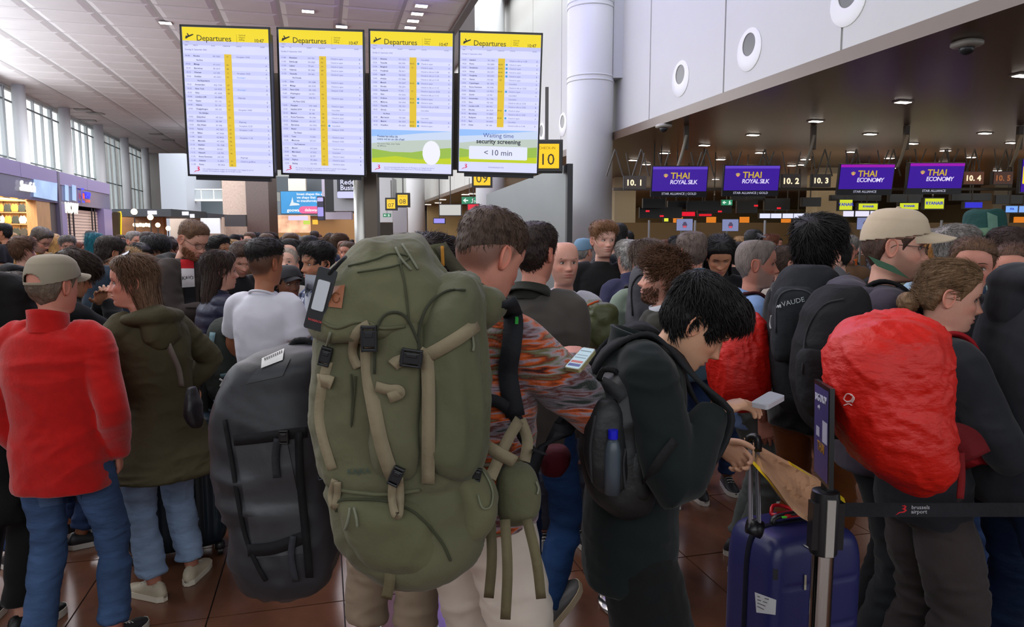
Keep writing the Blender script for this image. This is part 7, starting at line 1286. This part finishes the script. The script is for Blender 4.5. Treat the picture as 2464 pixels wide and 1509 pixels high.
# belt towards the right
bt_ = root('barrier_belt', P(2010, 1227, 2.06), 'black belt with red swoosh and white lettering stretched to the right', 'barrier belt', rz=-YAW)
Lb = (2560-2010)/F*2.06; part('belt', box((Lb/2, 0, 0), (Lb/2, .0012, .021)), wear('canvas'), bt_, (34, 35, 40)); s_ = .00121
shp([(x*.62, y*.62) for x, y in sw], Matrix.Translation(((2155-2010)*s_, -.0016, -.016)) @ Matrix.Rotation(pi/2, 4, 'X'), (206, 30, 44), bt_, 'logo', m='paint', z=.0006)
txt('brussels\nairport', .0165, Matrix.Translation(((2192-2010)*s_, -.0018, .003)) @ Matrix.Rotation(pi/2, 4, 'X'), (190, 190, 196), bt_, em='paint', line=.8)
b3 = root('barrier_belt', P(1850, 973, 2.9), 'black belt stretched behind the man\'s phone to the sign', 'barrier belt', rz=-YAW); part('belt', box((.11, .1, 0), (.13, .0012, .021)), wear('canvas'), b3, (16, 16, 19)); txt('brussels\nairport', .018, Matrix.Translation((0, .098, .003)) @ Matrix.Rotation(pi/2, 4, 'X'), (120, 120, 124), b3, em='paint', line=.8)
# sign board on the post, seen nearly edge-on
sg = root('barrier_sign', P(1990, 1178, 2.06), 'narrow tilted sign board on top of the chrome barrier post', 'sign')
def board(o, q, th, c):
    q = [Vector(x)-o.location for x in q]; n = (q[1]-q[0]).cross(q[3]-q[0]).normalized()*th; v = [tuple(x) for x in q]+[tuple(x+n) for x in q]; return part('frame', (v, [(0, 1, 2, 3), (7, 6, 5, 4), (0, 4, 5, 1), (1, 5, 6, 2), (2, 6, 7, 3), (3, 7, 4, 0)]), wear('plastic'), o, c, smooth=False), q, n
Q = [P(1968, 1140, 2.10), P(2006, 1180, 1.90), P(2009, 936, 1.90), P(1970, 912, 2.10)]
fr, q, nn_ = board(sg, Q, .012, (20, 20, 23))
def onb(u, v, l=.001): n = nn_+nn_.normalized()*l; return q[0]*(1-u)*(1-v)+q[1]*u*(1-v)+q[2]*u*v+q[3]*(1-u)*v+n
def patch(nm, u0, v0, u1, v1, c, l=.0012, o=None): return part(nm, quad([onb(u0, v0, l), onb(u1, v0, l), onb(u1, v1, l), onb(u0, v1, l)]), wear('paint'), sg, c, smooth=False)
patch('poster', .06, .04, .94, .96, (58, 50, 108))
Mb = frameM(onb(.15, .8, .002), q[1]-q[0], q[3]-q[0])
for s_t, u, v, sz in (('BAG-DROP', .12, .8, .03), ('only', .3, .73, .016), ('THAI', .3, .3, .04)): txt(s_t, sz, frameM(onb(u, v, .002), q[1]-q[0], q[3]-q[0]), (220, 220, 235) if s_t != 'THAI' else (180, 130, 40), sg, em='paint')
patch('white_text_block', .6, .42, .9, .64, (190, 190, 210), .0018); patch('white_text_block', .2, .44, .42, .54, (180, 180, 200), .0018)
part('stem', box((0, 0, .01), (.012, .012, .02)), wear('plastic'), sg, (22, 22, 24))
sg2 = root('barrier_sign', P(1536, 830, 3.0), 'tilted sign board half hidden by the green jacket shoulder', 'sign'); Q = [P(1520, 850, 3.1), P(1556, 862, 3.0), P(1552, 800, 3.0), P(1521, 790, 3.1)]; fr, q, nn_ = board(sg2, Q, .01, (24, 24, 26)); part('poster', quad([q[0]*.9+q[2]*.1+nn_*1.15, q[1]*.9+q[3]*.1+nn_*1.15, q[2]*.9+q[0]*.1+nn_*1.15, q[3]*.9+q[1]*.1+nn_*1.15]), wear('paint'), sg2, (50, 48, 90), smooth=False)
# phone and charger of the green jacket man
ph2 = phone4('silver phone seen nearly edge-on in the green jacket man\'s hand', [P(1806, 968, 1.80), P(1846, 976, 1.76), P(1890, 952, 1.84), P(1852, 941, 1.90)], .012, (176, 176, 184), (120, 122, 132), ())
# open jacket fronts of the tall bearded man and the plaid shirt
gb = bvh_world([ging['go']]); go_ = ging['o']
def bodypart(nm, I, poly, c, m='cloth', lift=.01, n=8, D=4):
    b = bvh_world([I['go']]); Mi = I['M'].inverted(); V = []; p_ = A(poly)
    for i in range(n+1):
        for j in range(n+1): u, v_ = j/n, i/n; q = (p_[0]*(1-u)+p_[1]*u)*(1-v_)+(p_[3]*(1-u)+p_[2]*u)*v_; V.append(tuple(Mi @ Vector(hit(b, *q, lift, D))))
    return part(nm, (V, [(i*(n+1)+j, (i+1)*(n+1)+j, (i+1)*(n+1)+j+1, i*(n+1)+j+1) for i in range(n) for j in range(n)]), wear(m) if isinstance(m, str) else m, I['o'], c, smooth=True)
bodypart('shirt_front', ging, [(440, 628), (468, 628), (472, 740), (446, 740)], (22, 22, 26), lift=.012); bodypart('shirt_yoke', ging, [(434, 624), (466, 624), (467, 646), (436, 646)], (176, 24, 34), lift=.015); bodypart('shirt_chest', ging, [(436, 646), (467, 646), (469, 690), (438, 692)], (206, 202, 206), lift=.015)
bq = bvh_world([ging['go']]); a_, e_ = Vector(hit(bq, 438, 674, .018, 4.8)), Vector(hit(bq, 468, 672, .018, 4.8)); txt('K&JO', .036, ging['M'].inverted() @ frameM(a_, e_-a_, UP), (24, 24, 28), ging['o'], em='paint')
for pts in ([(404, 596), (410, 620), (412, 640)],): pass
def plaid():
    m = mt('plaid', rough=.8); N, L = m.node_tree.nodes, m.node_tree.links; tc = N.new('ShaderNodeTexCoord'); out = []
    for ax in ('X', 'Z'):
        sp2 = N.new('ShaderNodeSeparateXYZ'); L.new(tc.outputs['Object'], sp2.inputs[0]); a = N.new('ShaderNodeMath'); a.operation = 'MULTIPLY'; a.inputs[1].default_value = 20; L.new(sp2.outputs[ax], a.inputs[0]); b = N.new('ShaderNodeMath'); b.operation = 'FRACT'; L.new(a.outputs[0], b.inputs[0]); c = N.new('ShaderNodeMath'); c.operation = 'GREATER_THAN'; c.inputs[1].default_value = .5; L.new(b.outputs[0], c.inputs[0]); out.append(c)
    s = N.new('ShaderNodeMath'); L.new(out[0].outputs[0], s.inputs[0]); L.new(out[1].outputs[0], s.inputs[1]); h = N.new('ShaderNodeMath'); h.operation = 'MULTIPLY'; h.inputs[1].default_value = .5; L.new(s.outputs[0], h.inputs[0]); r = N.new('ShaderNodeValToRGB'); r.color_ramp.interpolation = 'CONSTANT'; e = r.color_ramp.elements; e[0].color = (*lin((206, 208, 216)), 1); e[1].position = .3; e[1].color = (*lin((96, 108, 140)), 1); x = e.new(.8); x.color = (*lin((30, 38, 66)), 1); L.new(h.outputs[0], r.inputs[0]); L.new(r.outputs[0], m.node_tree.nodes['Principled BSDF'].inputs['Base Color']); return m
pm_ = plaid(); plad['go'].data.materials[0] = pm_
for c in plad['go'].children: c.data.materials[0] = pm_
bodypart('t_shirt_front', plad, [(734, 660), (775, 664), (770, 760), (733, 750)], (176, 180, 190), lift=.014, D=4.1)
bodypart('green_scarf', capm, [(2088, 615), (2150, 640), (2190, 672), (2110, 640)], (70, 104, 82), lift=.02, n=6, D=2.5)

def dec_on(go, I, nm, poly, c, m='denim', lift=.005): J = dict(I); J['go'] = go; return bodypart(nm, J, poly, c, m, lift, 7)
dec_on(red['tr'], red, 'back_pocket', [(80, 1162), (186, 1146), (196, 1206), (96, 1222)], (84, 108, 146)); dec_on(red['tr'], red, 'pocket_hem', [(80, 1160), (186, 1144), (187, 1151), (80, 1167)], (120, 130, 140), 'denim', .009)
nf = bvh_world([redb['go']]); dtext('THE\nNORTH\nFACE', nf, 2254, 818, 2296, 826, .013, (220, 220, 222), rc, .03, 2.1, line=.8)
shb = [c for c in taup['o'].children if c.name.startswith('shoe')]
if shb:
    sb_ = bvh_world(shb); r_ = sb_.ray_cast(CAM, ray(1372, 1470))
    if r_[0]: a_ = r_[0]-ray(1372, 1470)*.006; txt('N', .05, taup['M'].inverted() @ frameM(a_, CR*.8+UP*-.3, UP), (214, 214, 214), taup['o'], em='paint', bold=.002)
